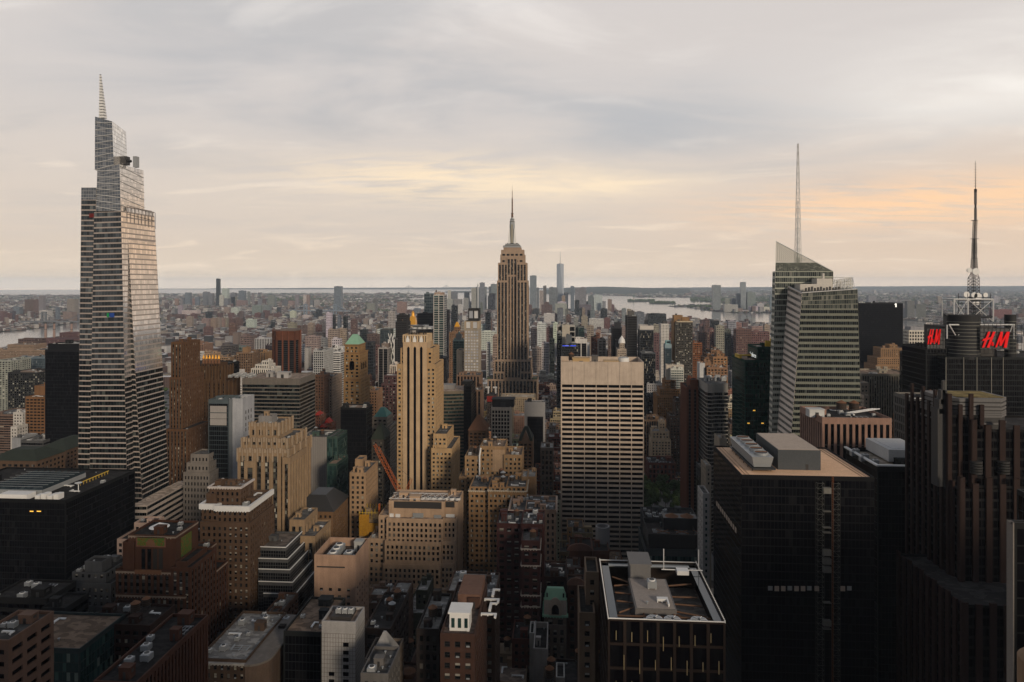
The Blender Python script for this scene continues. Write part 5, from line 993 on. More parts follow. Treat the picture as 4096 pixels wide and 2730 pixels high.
# brush letters drawn as slanted strokes in a unit box, then set on the frame
HM = [[(0, 0), (.075, 0), (.30, 1), (.225, 1)], [(.17, 0), (.265, 0), (.485, 1), (.40, 1)], [(.0, .40), (.39, .58), (.42, .70), (.04, .52)], [(.02, .52), (.12, .42), (.14, .60)],
      [(.48, .02), (.535, .02), (.755, 1), (.68, 1)], [(.665, 1), (.755, 1), (.70, .18), (.635, .12)], [(.635, .12), (.70, .12), (.965, 1), (.90, 1)], [(.79, 0), (.885, 0), (1.0, 1), (.90, 1)]]
def sign(x0, x1, z0, z1, Y, name, par_):
    mb = MB()
    for k, s in enumerate(HM):
        n = len(s); d = .5 + k * .012; f = [(x0 + u * (x1 - x0), Y - d, z0 + v * (z1 - z0)) for u, v in s]; g = [(x, Y, z) for x, _, z in f]
        mb.poly(f + g, [tuple(range(n))] + [(i, n + i, n + (i + 1) % n, (i + 1) % n) for i in range(n)], 0)
    # the small ampersand
    cx_, cz_, r = x0 + .385 * (x1 - x0), z0 + .22 * (z1 - z0), .085 * (z1 - z0); rx = .042 * (x1 - x0)
    pts = [(.9, -.9), (-.55, .75), (-.3, 1.35), (.25, 1.3), (.35, .8), (-.75, -.1), (-.7, -.85), (-.1, -1.1), (.5, -.7), (.85, .1)]
    for a, b in zip(pts, pts[1:]): mb.bar((cx_ + a[0] * rx, Y - .35, cz_ + a[1] * r), (cx_ + b[0] * rx, Y - .35, cz_ + b[1] * r), .42)
    mb.build(name, ['sign'], par_, None, off)
a, b = PT(3928, 1391, 521), PT(4038, 1328, 521); sign(a.x, b.x, a.z, b.z, 521.2, 'sign_letters', sf)
a, b = PT(3710, 1378, 531), PT(3763, 1318, 531); sign(a.x, b.x, a.z, b.z, 531.3, 'sign_letters', sf2)
mb = MB(); YM_ = 545
def lat(pxl, pxr, pyb, pxl2, pxr2, pyt, seg, r=.2):
    A0, A1, B0, B1 = PT(pxl, pyb, YM_), PT(pxr, pyb, YM_), PT(pxl2, pyt, YM_), PT(pxr2, pyt, YM_)
    n = seg; prev = None
    for k in range(n + 1):
        t = k / n; x0_, x1_ = A0.x + (B0.x - A0.x) * t, A1.x + (B1.x - A1.x) * t; z = A0.z + (B0.z - A0.z) * t; h = (x1_ - x0_) / 2
        cur = [(x0_, YM_ - h, z), (x1_, YM_ - h, z), (x1_, YM_ + h, z), (x0_, YM_ + h, z)]
        if prev:
            for q in range(4): mb.bar(prev[q], cur[q], r); mb.bar(prev[q], cur[(q + 1) % 4], r * .6); mb.bar(cur[q], cur[(q + 1) % 4], r * .6); mb.bar(prev[(q + 1) % 4], cur[q], r * .6)
        prev = cur
    c0_, c1_ = (A0 + A1) / 2, (B0 + B1) / 2; mb.bar(c0_, c1_, r * 1.3)
lat(3878, 3910, 1290, 3880, 3909, 1113, 14); lat(3880, 3909, 1113, 3887, 3906, 1098, 1); lat(3887, 3906, 1098, 3889, 3904, 1035, 8); lat(3890, 3903, 1035, 3892, 3903, 957, 9); lat(3892, 3903, 957, 3895, 3906, 884, 8, .15)
for py, h in ((957, 10), (1035, 7), (884, 8), (1195, 15)): a, b = PT(3898 - h, py, YM_), PT(3898 + h, py, YM_); mb.box(a.x, b.x, YM_ - 2, YM_ + 2, a.z, a.z + .4)
for k in range(9): a = PT(3885, 975 + k * 5, YM_); b = PT(3911, 975 + k * 5, YM_); mb.bar(a, b, .12)
lm = mb.build('lattice_mast', ['steel'], e, None, off)
mb = MB(); c_ = PT(3902, 884, YM_).x
for y0, y1 in ((884, 833), (819, 770)): mb.cyl(c_, YM_, PT(3900, y0, YM_).z, PT(3900, y1, YM_).z, .9, .9, 0, 12)
mb.cyl(c_, YM_, PT(3900, 833, YM_).z, PT(3900, 819, YM_).z, .7, .7, 1, 8); mb.cyl(c_, YM_, PT(3900, 770, YM_).z, PT(3900, 757, YM_).z, 1, 1, 1, 8); mb.cyl(c_, YM_, PT(3900, 757, YM_).z, PT(3900, 645, YM_).z, .28, .12, 1, 6)
for k in range(9): zz = PT(3900, 745 - k * 11, YM_).z; mb.bar((c_ - 1, YM_, zz), (c_ + 1, YM_, zz), .12, 1)
mb.build('antenna', ['dimgrey', 'steel'], e, None, off)
mb = MB(); fa, fb, fc = PT(3816, 1287, 537), PT(3872, 1287, 537), PT(3973, 1287, 537); zt_ = PT(3816, 1198, 537).z
for p in (fa, fb, fc): mb.bar((p.x, 537, p.z), (p.x, 537, zt_), .55); mb.bar((p.x, 553, p.z), (p.x, 553, zt_), .45)
mb.bar((fa.x, 537, zt_), (fc.x, 537, zt_), .5); mb.bar((fa.x, 553, zt_), (fc.x, 553, zt_), .45)
for p, q in ((fa, fb), (fb, fc)): mb.bar((p.x, 537, p.z), (q.x, 537, zt_), .22); mb.bar((p.x, 537, zt_), (q.x, 537, p.z), .22)
for p in (fa, fc): mb.bar((p.x, 537, zt_), (p.x, 553, zt_), .45)
mb.build('mast_frame', ['white'], e, None, off)
for px, py, r in ((3867, 1179, 2.2), (3898, 1182, 2.2), (3912, 1187, 2.8), (3943, 1181, 1.8), (3904, 1087, 2.6), (3879, 1082, 1.8), (3900, 1214, 1.3), (3911, 1214, 1.3)):
    p = PT(px, py, YM_ - 6); mb = MB(); a = [2 * math.pi * k / 16 for k in range(16)]; mb.frustum([(p.x + r * math.cos(t), YM_ - 6, p.z + r * math.sin(t)) for t in a], [(p.x + r * .9 * math.cos(t), YM_ - 4.6, p.z + r * .9 * math.sin(t)) for t in a]); mb.bar((p.x, YM_ - 5, p.z), (p.x * .5 + c_ * .5, YM_ - 2, p.z - 1), .3); mb.build('dish_antenna', ['white'], lm, None, off)
mb = MB(); a, b = PT(3852, 1190, YM_), PT(3943, 1190, YM_); 
for y in (YM_ - 6, YM_ + 6):
    for t in (0, .33, .67, 1): x = a.x + (b.x - a.x) * t; mb.bar((x, y, PT(3900, 1290, YM_).z), (x, y, a.z + 3), .22)
    for py in (1190, 1203, 1215, 1235, 1260): mb.bar((a.x, y, PT(3900, py, YM_).z), (b.x, y, PT(3900, py, YM_).z), .22)
mb.build('antenna_platform', ['steel'], e, None, off)
mb = MB(); a = PT(3780, 1262, 530); mb.bar(a, PT(3862, 1266, 560), .9); mb.box(a.x + 4, a.x + 9, 535, 540, a.z - 8, a.z + 1); a = PT(3865, 1270, 530); mb.bar(a, PT(3968, 1268, 535), .8); mb.build('cleaning_crane', ['steel'], e, None, off)
# ------------------------------------------------------------------ red granite tower at the right edge
e = thing('granite_tower', 'skyscraper', 'dark tower of red granite piers with grey ribbed bands filling the right edge', (200, 320, 0)); off = O3(e)
RG = (.024, .0135, .0105)
def piered(name, x0, x1, y0, y1, z1, bay, pw=1.15, pd=.9, capz=5, col=RG, glass='gk', spanf=True):
    mb = MB()
    for k, f in boxfaces(x0, x1, y0, y1, 0, z1).items():
        if k == 'S': mb.quads([f], 0); continue
        facade(mb, f, dict(bay=1.6, fl=3.9, wf=.9, hf=.72, rec=.1, cm=.1, top=.5))
    r = parapet(mb, x0, x1, y0, y1, z1); mb.build(name, ['wall', glass, 'span'], e, (.007, .0065, .0065), off)
    mb = MB()
    n = max(1, round((x1 - x0) / bay))
    for k in range(n + 1): x = x0 + (x1 - x0) * k / n; mb.box(x - pw, x + pw, y0 - pd, y0 + .02, 0, z1 + (capz if k % 2 == 0 else capz * .5))
    n = max(1, round((y1 - y0) / bay))
    for k in range(n + 1): y = y0 + (y1 - y0) * k / n; mb.box(x0 - pd, x0 + .02, y - pw, y + pw, 0, z1 + (capz if k % 2 == 0 else capz * .4))
    mb.build('granite_piers', ['wall'], e, col, off)
    mb = MB(); mb.quads([[(r[0], r[2], r[4]), (r[1], r[2], r[4]), (r[1], r[3], r[4]), (r[0], r[3], r[4])]]); mb.build('roof', ['roof'], e, R_DARK, off)
xL = XY(3850, 292)
piered('shaft', xL, xL + 75, 293, 326, PT(3850, 1960, 292).z, 5.2)
piered('shaft', xL + 7, xL + 75, 297, 330, PT(3900, 1720, 296).z, 5.6, capz=4)
piered('shaft', xL - 1, xL + 12, 300, 334, PT(3790, 1660, 300).z, 4.6, .8, capz=9)
piered('base', XY(3862, 268), xL + 85, 269, 318, PT(3950, 2428, 268).z, 5.0, capz=1.2, col=(.028, .016, .013))
x0, x1, zt, zb = XY(3796, 300), XY(4056, 300), PT(3900, 1598, 300).z, PT(3900, 1655, 300).z
mb = MB()
def octo(x0, x1, y0, y1, c, z): return [(x0 + c, y0, z), (x1 - c, y0, z), (x1, y0 + c, z), (x1, y1, z), (x0, y1, z), (x0, y0 + c, z)]
mb.frustum(octo(x0, x1, 301, 322, 5, PT(3900, 1800, 300).z), octo(x0, x1, 301, 322, 5, zt)); mb.build('crown', ['panel'], e, (.05, .048, .046), off)
mb = MB()
for z0, h in ((zt - 1.2, 1.4), (zt - 3, 1.2), (zt - 4.6, 1.0), (PT(3900, 1655, 300).z, .9), (PT(3900, 1662, 300).z, .9), (PT(3900, 1672, 300).z, .9), (PT(3900, 1700, 300).z, .7)): mb.frustum(octo(x0 - .4, x1 + .4, 300.6, 322, 5, z0), octo(x0 - .4, x1 + .4, 300.6, 322, 5, z0 + h))
mb.build('ribbed_band', ['panel'], e, (.12, .115, .11), off)
mb = MB(); mb.box(x0 + 5, x1 - 2, 303, 320, zt + .3, zt + .45); mb.build('roof', ['roof'], e, (.20, .15, .06), off)
mb = MB(); q = PT(3782, 1525, 300)
for k, (h, w_) in enumerate(((0, 2.6), (4, 2.0), (8, 1.3), (12, .6))): mb.box(q.x - w_, q.x + w_, 301, 301 + 2 * w_, q.z - 18 + h if k else q.z - 45, q.z - 12 + h)
mb.build('corner_finial', ['panel'], e, (.05, .048, .046), off)
for px in (3900, 4010):
    mb = MB(); a, b = PT(px, 1960, 292.9), PT(px + 46, 1840, 292.9)
    for k in range(5): mb.cyl((a.x + b.x) / 2, 296, b.z - 2 - k * 1.1, b.z - 1.3 - k * 1.1, (b.x - a.x) / 2, (b.x - a.x) / 2, 0, 20)
    mb.build('ribbed_band', ['panel'], e, (.035, .034, .032), off)
BLD.append((xL, xL + 75, 269, 334, 0, 205))
T('glass_tower', 'skyscraper', 'dark glass slab with one pale stone edge cut by the right side of the photo', 'S', [(4056, 4330, 2094, 160, 1.9), (4052, 4057, 2092, 159.6, 2.2, 'blank', (.17, .155, .14)), (4425, 4560, 2120, 162, 30)], 'curt', (.010, .011, .011), 'gk', R_DARK, 0, par=.4)
# stone tower under the viewpoint; a corner of its parapet enters the frame at lower right
e = thing('stone_tower', 'skyscraper', 'limestone tower under the viewpoint, only a rounded parapet stone showing at lower right', (0, -30, 0)); off = O3(e)
mb = MB()
for f in boxfaces(-30, 48, -90, -3, 0, 255).values(): facade(mb, f, 'pier')
mb.quads([[(-30, -90, 255), (48, -90, 255), (48, -3, 255), (-30, -3, 255)]], 0); mb.build('wall', ['wall', 'gd', 'span'], e, SAND, off)
mb = MB(); q = PT(4118, 2700, 6); a = [math.pi * 2 * k / 20 for k in range(20)]
mb.frustum([(q.x + .16 + .22 * math.cos(t), 6 + .22 * math.sin(t), q.z - 1.5) for t in a], [(q.x + .16 + .22 * math.cos(t), 6 + .22 * math.sin(t), q.z + .12) for t in a]); mb.frustum([(q.x + .16 + .22 * math.cos(t), 6 + .22 * math.sin(t), q.z + .12) for t in a], [(q.x + .16 + .08 * math.cos(t), 6 + .08 * math.sin(t), q.z + .26) for t in a]); mb.box(q.x - .1, q.x + .4, -3, 6.3, q.z - 3, q.z - 1.5); mb.build('parapet_stone', ['wall'], e, (.2, .13, .08), off)

for k, (y0, y1, z) in enumerate(((-150, -75, 235), (-30, 50, 228), (92, 172, 204))):  # unseen neighbour slabs, added to cast shade over the foreground
    T('office_tower', 'skyscraper', ['stone striped slab behind the viewer on the avenue, outside the picture', 'stone striped slab beside the viewer on the avenue, outside the picture', 'stone striped slab ahead of the viewer at right, outside the picture'][k], 'W', [(176, 262, z, y0, y1 - y0)], 'piern', (.2, .18, .16), 'gk', R_GREY, 0, group='slabs on the avenue')
# ------------------------------------------------------------------ middle distance, left to right
def pyr(crop, x0, x1, yb, ya, Y, dep, top, mat, e, name='pyramid_roof'):
    a, b = PC(crop, x0, yb, Y), PC(crop, x1, yb, Y); t = PC(crop, (x0 + x1) / 2, ya, Y + dep / 2); m_ = (a.x + b.x) / 2; off = O3(e); mb = MB()
    mb.frustum([(a.x, Y, a.z), (b.x, Y, a.z), (b.x, Y + dep, a.z), (a.x, Y + dep, a.z)], [(m_ - top, Y + dep / 2 - top, t.z), (m_ + top, Y + dep / 2 - top, t.z), (m_ + top, Y + dep / 2 + top, t.z), (m_ - top, Y + dep / 2 + top, t.z)]); return mb.build(name, [mat], e, None, off)
T('slab_tower', 'skyscraper', 'plain black slab tower left of the tapering glass tower', 'S', [(192, 330, 1376, 705, 36, 'blank'), (180, 330, 1400, 700, 40)], 'curt', (.008, .008, .009), 'gk', R_PALE, .6)
T('apartment_tower', at, 'orange brick apartment tower with dark window strips left of the black slab', 'A1', [(275, 375, 488, 770, 16, 'blank'), (203, 358, 575, 756, 26)], dict(bay=4.4, fl=3.6, wf=.78, hf=.5, rec=.6), (.14, .08, .045), 'gk', R_GREY, .4)
T('apartment_tower', at, 'black gridded apartment tower with dotted white window blinds, far left', 'A1', [(62, 300, 380, 900, 40)], dict(bay=3, fl=3.1, wf=.7, hf=.6, rec=.2), (.02, .02, .02), 'gl', R_TAN, 1)
T('office_building', ob, 'grey blue glass building of two joined blocks far left', 'H1', [(182, 440, 1182, 1105, 30), (430, 605, 1178, 1100, 34)], 'curt', (.10, .13, .15), 'gb', R_PALE, .3)
T('hospital_building', 'hospital', 'broad tan hospital block with a raised middle, far left by the river', 'H1', [(100, 450, 1005, 1485, 40), (-60, 612, 1075, 1470, 60)], 'dense', (.22, .165, .125), 'gd', R_GREY, .4)
T('apartment_building', at, 'pale green grey apartment block at the left edge', 'H1', [(-60, 150, 1215, 1010, 40)], 'balc', (.24, .25, .22), 'gl', R_GREY, .4)
T('apartment_building', at, 'brown brick block with a flat dark roof by the far river bank', 'H1', [(243, 470, 930, 1800, 40)], 'pun', (.10, .055, .045), 'gd', R_DARK, 1)
e, bx = T('power_station', 'power station', 'dark red brick power station beside three chimneys on the far river', 'H1', [(800, 1062, 845, 2720, 60), (485, 1062, 935, 2600, 90)], 'pun', (.11, .035, .032), 'gd', R_DARK, 1)
for k, (px, yt, yb) in enumerate(((613, 700, 925), (729, 700, 905), (962, 700, 870))):
    p, q = PC('H1', px, yt, 2760), PC('H1', px, yb, 2760); o_ = MB(); z0 = 0; r = 5.2
    o_.cyl(p.x, 2760, z0, p.z - 8, r, r * .8, 0, 16); o_.cyl(p.x, 2760, p.z - 8, p.z, r * .92, r * .92, 1, 16); o_.cyl(p.x, 2760, p.z - 33, p.z - 31, r * 1.1, r * 1.1, 1, 16)
    c_ = o_.build('chimney', ['wall', 'steel'], None, (.24, .165, .135), (p.x, 2760, 0)); c_.location = (p.x, 2760, 0)
    tag(c_, ['brick power station chimney with a black rim, leftmost of the three', 'brick power station chimney with a black rim, middle of the three', 'brick power station chimney nearest the tapering glass tower, rightmost of the three'][k], 'chimney', 'power station chimneys')
def hipblock(label, tiers, col, h, ins, mat, crop='A1', sty='pair', cat=ob, tip=None):
    e, bx = T('hip_roofed_building', cat, label, crop, tiers, sty, col, 'gd', R_DARK, 0); o = hip(e, bx[0], O3(e), h, ins, mat, 'hip_roof', .9, tip=tip); return e
M['slate'] = M['steel']
m, p = newmat('dark_green_roof'); M['dgreen'] = m; setp(p, .8, .2); L.new(scalec((.022, .028, .02), mth('ADD', .7, mth('MULTIPLY', noise(.3), .6))), p.inputs['Base Color'])
hipblock('brown stone block with a dark green hipped roof, nearer of two at far left', [(-90, 292, 1085, 490, 30)], (.075, .05, .035), 6, 11, 'dgreen')
hipblock('brown stone block with a dark green hipped roof behind its nearer twin', [(300, 530, 1000, 592, 42)], (.075, .05, .035), 7, 13, 'dgreen')
T('office_building', ob, 'grey concrete office block with a blank end wall above the green hipped roofs', 'A1', [(95, 165, 905, 692, 24, 'blank', (.22, .225, .23)), (165, 345, 925, 690, 34)], 'band', (.06, .06, .06), 'gk', R_PALE, 1.3)
T('apartment_building', at, 'curved brown balcony building at the left edge below the black gridded tower', 'A1', [(-90, 150, 715, 800, 40)], dict(bay=6, fl=3, wf=1, hf=.45, rec=.5), (.12, .085, .07), 'gd', R_GREY, 1)
T('low_building', lb, 'white low houses beside the orange brick tower at left', 'A1', [(105, 180, 700, 790, 20), (85, 135, 815, 730, 16)], 'pun', (.40, .38, .35), 'gd', R_PALE, 1)
T('setback_tower', 'skyscraper', 'ornate brown brick tower right behind the tapering glass tower', 'A1', [(1368, 1455, 138, 645, 34), (1355, 1460, 420, 643, 40), (1330, 1500, 835, 636, 46)], dict(bay=3.2, fl=3.7, wf=.45, hf=.5, rec=.5, mulls=1, sp=True), (.085, .048, .028), 'gl', R_DARK, .3)
T('slab_tower', 'skyscraper', 'black slab office tower behind the gothic brown tower with gold finials', 'A2', [(68, 380, 318, 735, 40)], 'curt', (.007, .007, .007), 'gk', R_DARK, .3)
e, bx = T('gothic_tower', 'skyscraper', 'dark brown gothic tower with six gold finials on its crown', 'A2', [(210, 355, 310, 700, 18), (205, 375, 345, 698, 24), (168, 400, 450, 694, 32)], dict(bay=2.5, fl=3.8, wf=.45, hf=.6, rec=.9, sp=True), (.055, .032, .018), 'gd', R_DARK, 0)
off = O3(e); b = bx[0]
for k in range(6): mb = MB(); x = b[0] + 1.5 + k * (b[1] - b[0] - 3) / 5; mb.cyl(x, b[2] + 2, b[4] - 1, b[4] + 5, 1.5, 1.2, 0, 8); mb.cyl(x, b[2] + 2, b[4] + 5, b[4] + 9, 1.4, .3, 1, 8); mb.build('finial', ['rust', 'gold'], e, None, off)
mb = MB()
for b in bx[1:]:
    n = 7
    for k in range(n + 1): x = b[0] + (b[1] - b[0]) * k / n; mb.box(x - .8, x + .8, b[2] - .9, b[2] + .1, b[4] - 22, b[4] + 2)
    for k in range(5): y = b[2] + (b[3] - b[2]) * k / 4; mb.box(b[1] - .1, b[1] + .9, y - .8, y + .8, b[4] - 22, b[4] + 2)
mb.build('buttresses', ['wall'], e, (.075, .042, .02), off)
e, bx = T('office_tower', ob, 'slab with dark glass front and pale grey panelled side, open roof well on top', 'A2', [(267, 428, 598, 560, 24), (428, 455, 594, 561, 24, 'blank', (.12, .13, .135)), (455, 542, 590, 562, 22, 'blank', (.30, .305, .315))], dict(bay=1.6, fl=3.9, wf=.93, hf=.9, rec=.06), (.06, .075, .08), 'gk', R_DARK, 1.5, par=2.5)
off = O3(e)
for y0, y1 in ((650, 700), (708, 750), (755, 803)): a, b = PC('A2', 281, y1, 560), PC('A2', 413, y0, 560); mb = MB(); mb.box(a.x, b.x, 559.85, 559.98, a.z, b.z); mb.build('drawn_blinds', ['panel'], e, (.27, .25, .23), off)
for k, y in enumerate((690, 740, 790, 830)):
    for j in range(3): b = bx[2]; mb = MB(); yy = 567 + j * 5; z = PC('A2', 570, y, 565).z; mb.box(b[1] - .02, b[1] + .06, yy, yy + 1.4, z - 3, z); mb.build('side_window', ['span'], e, None, off)
bs = dict(bay=1.45, fl=3.8, wf=.8, hf=.42, rec=.1, cm=.1, top=2.6)
e, bx = T('office_slab', ob, 'broad dark office slab with rows of pale dashed window bands and a tan roof', 'A2', [(537, 997, 430, 680, 45)], dict(bay=2.6, fl=3.85, wf=1, hf=.68, rec=.15, top=5, cm=.1, mulls=0), (.12, .108, .095), 'go', (.26, .2, .155), 0, par=.8)
off = O3(e); b = bx[0]; put('bulkhead', e, 8, -8, b[4] - .8, 12, 9, 6, 0, (.3, .29, .28)); put('bulkhead', e, -8, -4, b[4] - .8, 7, 7, 6, 0, (.25, .24, .23)); mb = MB()
for k in range(11): put('ac_unit', e, -48 + (k % 4) * 7.2, -12 + (k // 4) * 9, b[4] - .8, 3.5, 3.5, 3)
e, bx = T('panel_tower', ob, 'grey metal panelled tower with a dark green glass flank, below the banded slab', 'A2', [(1005, 1212, 897, 600, 30, 'blank', (.19, .175, .16)), (1212, 1262, 893, 601, 30), (1262, 1300, 893, 603, 28)], 'curt', (.04, .06, .05), 'gg', R_GREY, .7)
off = O3(e); b = bx[0]; mb = MB()
for k in range(1, 14): x = b[0] + (b[1] - b[0]) * k / 14; mb.box(x - .06, x + .06, b[2] - .05, b[2] - .003, 0, b[4])
for k in range(9): a, q = PC('A2', 1022, 1030 + k * 58, 599.9), PC('A2', 1062, 1024 + k * 58, 599.9); mb.box(a.x, q.x, 599.8, 599.99, a.z, q.z)
mb.build('panel_joints', ['span'], e, None, off)
T('glass_block', ob, 'low dark green glass block with a slanted roof below the grey panelled tower', 'A2', [(1215, 1295, 1110, 560, 30)], 'curt', (.03, .05, .04), 'gg', R_TAN, .5)
T('office_tower', ob, 'black office block with a yellow railed roof below the pale green pyramid', 'A2', [(1324, 1532, 662, 640, 20)], 'curt', (.009, .009, .009), 'gk', R_TAN, .7)
# brown octagonal tower
e = thing('chamfered_tower', 'skyscraper', 'rust brown tower with chamfered corners and dark vertical window strips', (0, 1180, 0)); off = O3(e)
p = [PC('H2', x, y, Y) for x, y, Y in ((1655, 835, 1165), (1695, 825, 1150), (1950, 820, 1150), (2012, 828, 1165), (2030, 835, 1195), (1650, 835, 1195))]
zt = p[1].z; zb = PC('H2', 1700, 940, 1150).z; mb = MB(); fs = [(5, 0), (0, 1), (1, 2), (2, 3), (3, 4)]
for i, j in fs:
    a, b = p[i], p[j]; c = [(a.x, a.y, 0), (b.x, b.y, 0), (b.x, b.y, zb), (a.x, a.y, zb)]; facade(mb, c, dict(bay=11, fl=3.6, wf=.76, hf=.72, rec=1.2, sp=True, cm=1, top=1)); facade(mb, [(a.x, a.y, zb), (b.x, b.y, zb), (b.x, b.y, zt), (a.x, a.y, zt)], 'blank')
mb.poly([(v.x, v.y, zt) for v in (p[5], p[0], p[1], p[2], p[3], p[4])], [(0, 1, 2, 3, 4, 5)], 0); mb.quads([[(p[4].x, p[4].y, 0), (p[5].x, p[5].y, 0), (p[5].x, p[5].y, zt), (p[4].x, p[4].y, zt)]], 0)
mb.build('wall', ['wall', 'gk', 'span'], e, (.10, .036, .018), off); BLD.append((p[5].x, p[4].x, 1150, 1195, 0, zt))
mb = MB()
for i, j in fs:
    a, b = p[i], p[j]; n = max(1, int((b - a).length / 11))
    for k in range(n + 1): q = a + (b - a) * k / n; mb.bar((q.x, q.y - .5, 0), (q.x, q.y - .5, zt), 1.1)
mb.build('brick_piers', ['wall'], e, (.13, .046, .024), off); mb = MB(); mb.box(p[1].x + 3, p[2].x - 4, 1160, 1185, zt, zt + 3); mb.build('bulkhead', ['wall'], e, (.12, .1, .09), off)
T('office_building', ob, 'white gridded office tower right of the rust brown chamfered tower', 'A2', [(1105, 1190, 205, 1052, 46)], 'grid', (.34, .34, .33), 'gk', R_GREY, .4)
T('office_building', ob, 'low white banded building behind the white gridded tower', 'A2', [(1236, 1300, 185, 1180, 40), (1230, 1322, 215, 1150, 50)], 'band', (.50, .49, .47), 'gd', R_PALE, .5)
e, bx = T('pyramid_tower', 'skyscraper', 'ochre brick tower with a pale green copper pyramid roof', 'H3', [(265, 456, 1005, 765, 26), (257, 470, 1115, 762, 32), (250, 478, 1470, 759, 38)], dict(bay=5.4, fl=3.8, wf=.5, hf=.52, rec=.45, mulls=1), (.21, .135, .072), 'gl', R_GREY, 0)
off = O3(e); b = bx[0]; hip(e, b, off, PC('H3', 410, 868, 777).z - b[4], 5, 'copper', 'pyramid_roof', 0, tip=2.6)
for k in (0, 1, 2): cornice(e, bx[k], off, bx[k][4] - .8, 1, .8, 'wall', (.2, .11, .05))
mb = MB(); q = PC('H3', 362, 1345, 762); a = [math.pi * k / 10 for k in range(11)]; zt = PC('H3', 362, 1225, 762).z
mb.box(q.x - 2.8, q.x + 2.8, 761.7, 761.98, q.z, zt - 2.8); mb.frustum([(q.x + 2.8 * math.cos(t), 761.7, zt - 2.8 + 2.8 * math.sin(t)) for t in a], [(q.x + 2.8 * math.cos(t), 761.98, zt - 2.8 + 2.8 * math.sin(t)) for t in a]); mb.build('arched_window', ['gk'], e, None, off)
for k in range(3):
    b = bx[1]; y = 767 + k * 8; mb = MB(); mb.box(b[1] + .02, b[1] + .25, y, y + 4, q.z, zt - 3); mb.build('arched_window', ['gk'], e, None, off)
e, bx = T('setback_tower', ob, 'grey stone setback tower with a small teal pyramid roof left of the striped tower', 'A3', [(180, 298, 738, 692, 24), (175, 316, 815, 690, 32)], dict(bay=5, fl=3.8, wf=.6, hf=.5, rec=.5), (.22, .195, .165), 'gd', R_GREY, 0)
b = bx[0]; hip(e, b, O3(e), PC('A3', 245, 660, 704).z - b[4], 4, 'teal', 'pyramid_roof', -1, tip=2)
e = hipblock('dark building with a dark green pointed roof below the teal pyramid', [(172, 268, 915, 650, 26)], (.04, .035, .03), 13, 9, 'dgreen', 'A3', tip=1)
T('stone_building', lb, 'tan stone office building with a bracketed cornice left of the orange crane', 'A2', [(1440, 1500, 1075, 520, 12, 'blank'), (1397, 1526, 1182, 500, 34)], dict(bay=3.3, fl=3.7, wf=.48, hf=.55, rec=.4), (.25, .175, .115), 'gd', R_GREY, .8)
e = hipblock('dark building with a black mansard roof and round dormers below the grey panelled tower', [(955, 1265, 1490, 470, 34)], (.12, .075, .045), 9, 9, 'slate', 'A2', 'pun')
T('stone_building', lb, 'dark building with a white columned top storey right of the tapering glass tower', 'A2', [(125, 270, 1035, 552, 18), (92, 272, 1105, 548, 22), (66, 276, 1182, 545, 28)], dict(bay=2.8, fl=5, wf=.45, hf=.55, rec=.5), (.15, .135, .12), 'gk', R_GREY, 0)
e, bx = T('brick_tower', at, 'cream brick apartment block behind the banded slab, right of its roof', 'A2', [(1150, 1258, 415, 880, 40)], 'pun', (.27, .21, .16), 'gd', R_GREY, .8)
T('brick_tower', at, 'brown apartment block just behind the banded slab roof corner', 'A2', [(1120, 1190, 400, 860, 24)], 'pun', (.11, .065, .045), 'gd', R_GREY, .5)
T('setback_tower', at, 'white stepped apartment building left of the banded slab', 'A2', [(445, 510, 368, 1010, 20), (430, 525, 430, 1006, 26), (413, 540, 470, 1000, 32)], 'pun', (.50, .47, .44), 'gd', R_PALE, .3)
T('setback_tower', at, 'white stepped building with pointed corner blocks above the banded slab', 'A2', [(695, 752, 288, 1075, 16), (640, 750, 318, 1070, 26), (608, 775, 350, 1060, 36)], 'pier', (.48, .45, .4), 'gd', R_PALE, .6)
T('brick_tower', at, 'brown apartment tower with a green trimmed roof left of the white stepped building', 'A2', [(375, 448, 320, 1000, 26)], 'balc', (.17, .12, .08), 'gd', R_GREY, .6)
T('brick_tower', at, 'dark brown apartment slab with white eaves behind the banded slab', 'H2', [(1243, 1316, 1045, 1258, 14, 'blank', (.2, .13, .08)), (1160, 1378, 1112, 1250, 34)], 'balc', (.15, .10, .068), 'gd', R_PALE, .4)
T('apartment_tower', at, 'tall orange brick apartment tower in the left middle distance', 'H2', [(592, 668, 962, 1505, 20, 'blank'), (545, 718, 1000, 1500, 44)], 'balc', (.23, .115, .062), 'gd', R_TAN, .3)
e, bx = T('apartment_tower', at, 'white balconied apartment block with a domed roof house, left middle distance', 'H2', [(440, 592, 1120, 1200, 36)], dict(bay=5, fl=3.1, wf=.7, hf=.55, rec=.5), (.56, .55, .53), 'gk', R_PALE, .3)
mb = MB(); q = PC('H2', 484, 1085, 1206); mb.cyl(q.x, 1210, bx[0][4] - 1, q.z, 6, 6, 0, 14); mb.cyl(q.x, 1210, q.z, q.z + 4, 6, 3.5, 0, 14); mb.cyl(q.x, 1210, q.z + 4, q.z + 5.5, 3.5, .3, 0, 14); mb.build('roof_dome', ['white'], e, None, O3(e))
T('apartment_tower', at, 'tan apartment slab right of the white domed block', 'H2', [(660, 855, 1122, 1350, 30), (700, 780, 1100, 1356, 20)], 'balc', (.27, .195, .135), 'gd', R_GREY, .6)
T('apartment_tower', at, 'tan brick block above the gold finials', 'H2', [(930, 1080, 1170, 1255, 30)], 'balc', (.22, .155, .105), 'gd', R_GREY, .8)
T('office_building', ob, 'dark banded office building left of the brown apartment slab', 'H2', [(955, 1092, 1020, 1600, 40)], 'band', (.10, .085, .08), 'gd', R_GREY, 1)
T('office_building', ob, 'greenish glass office block beside the dark banded one', 'H2', [(1105, 1235, 1035, 1650, 40)], 'curt', (.14, .17, .15), 'gg', R_GREY, 1)
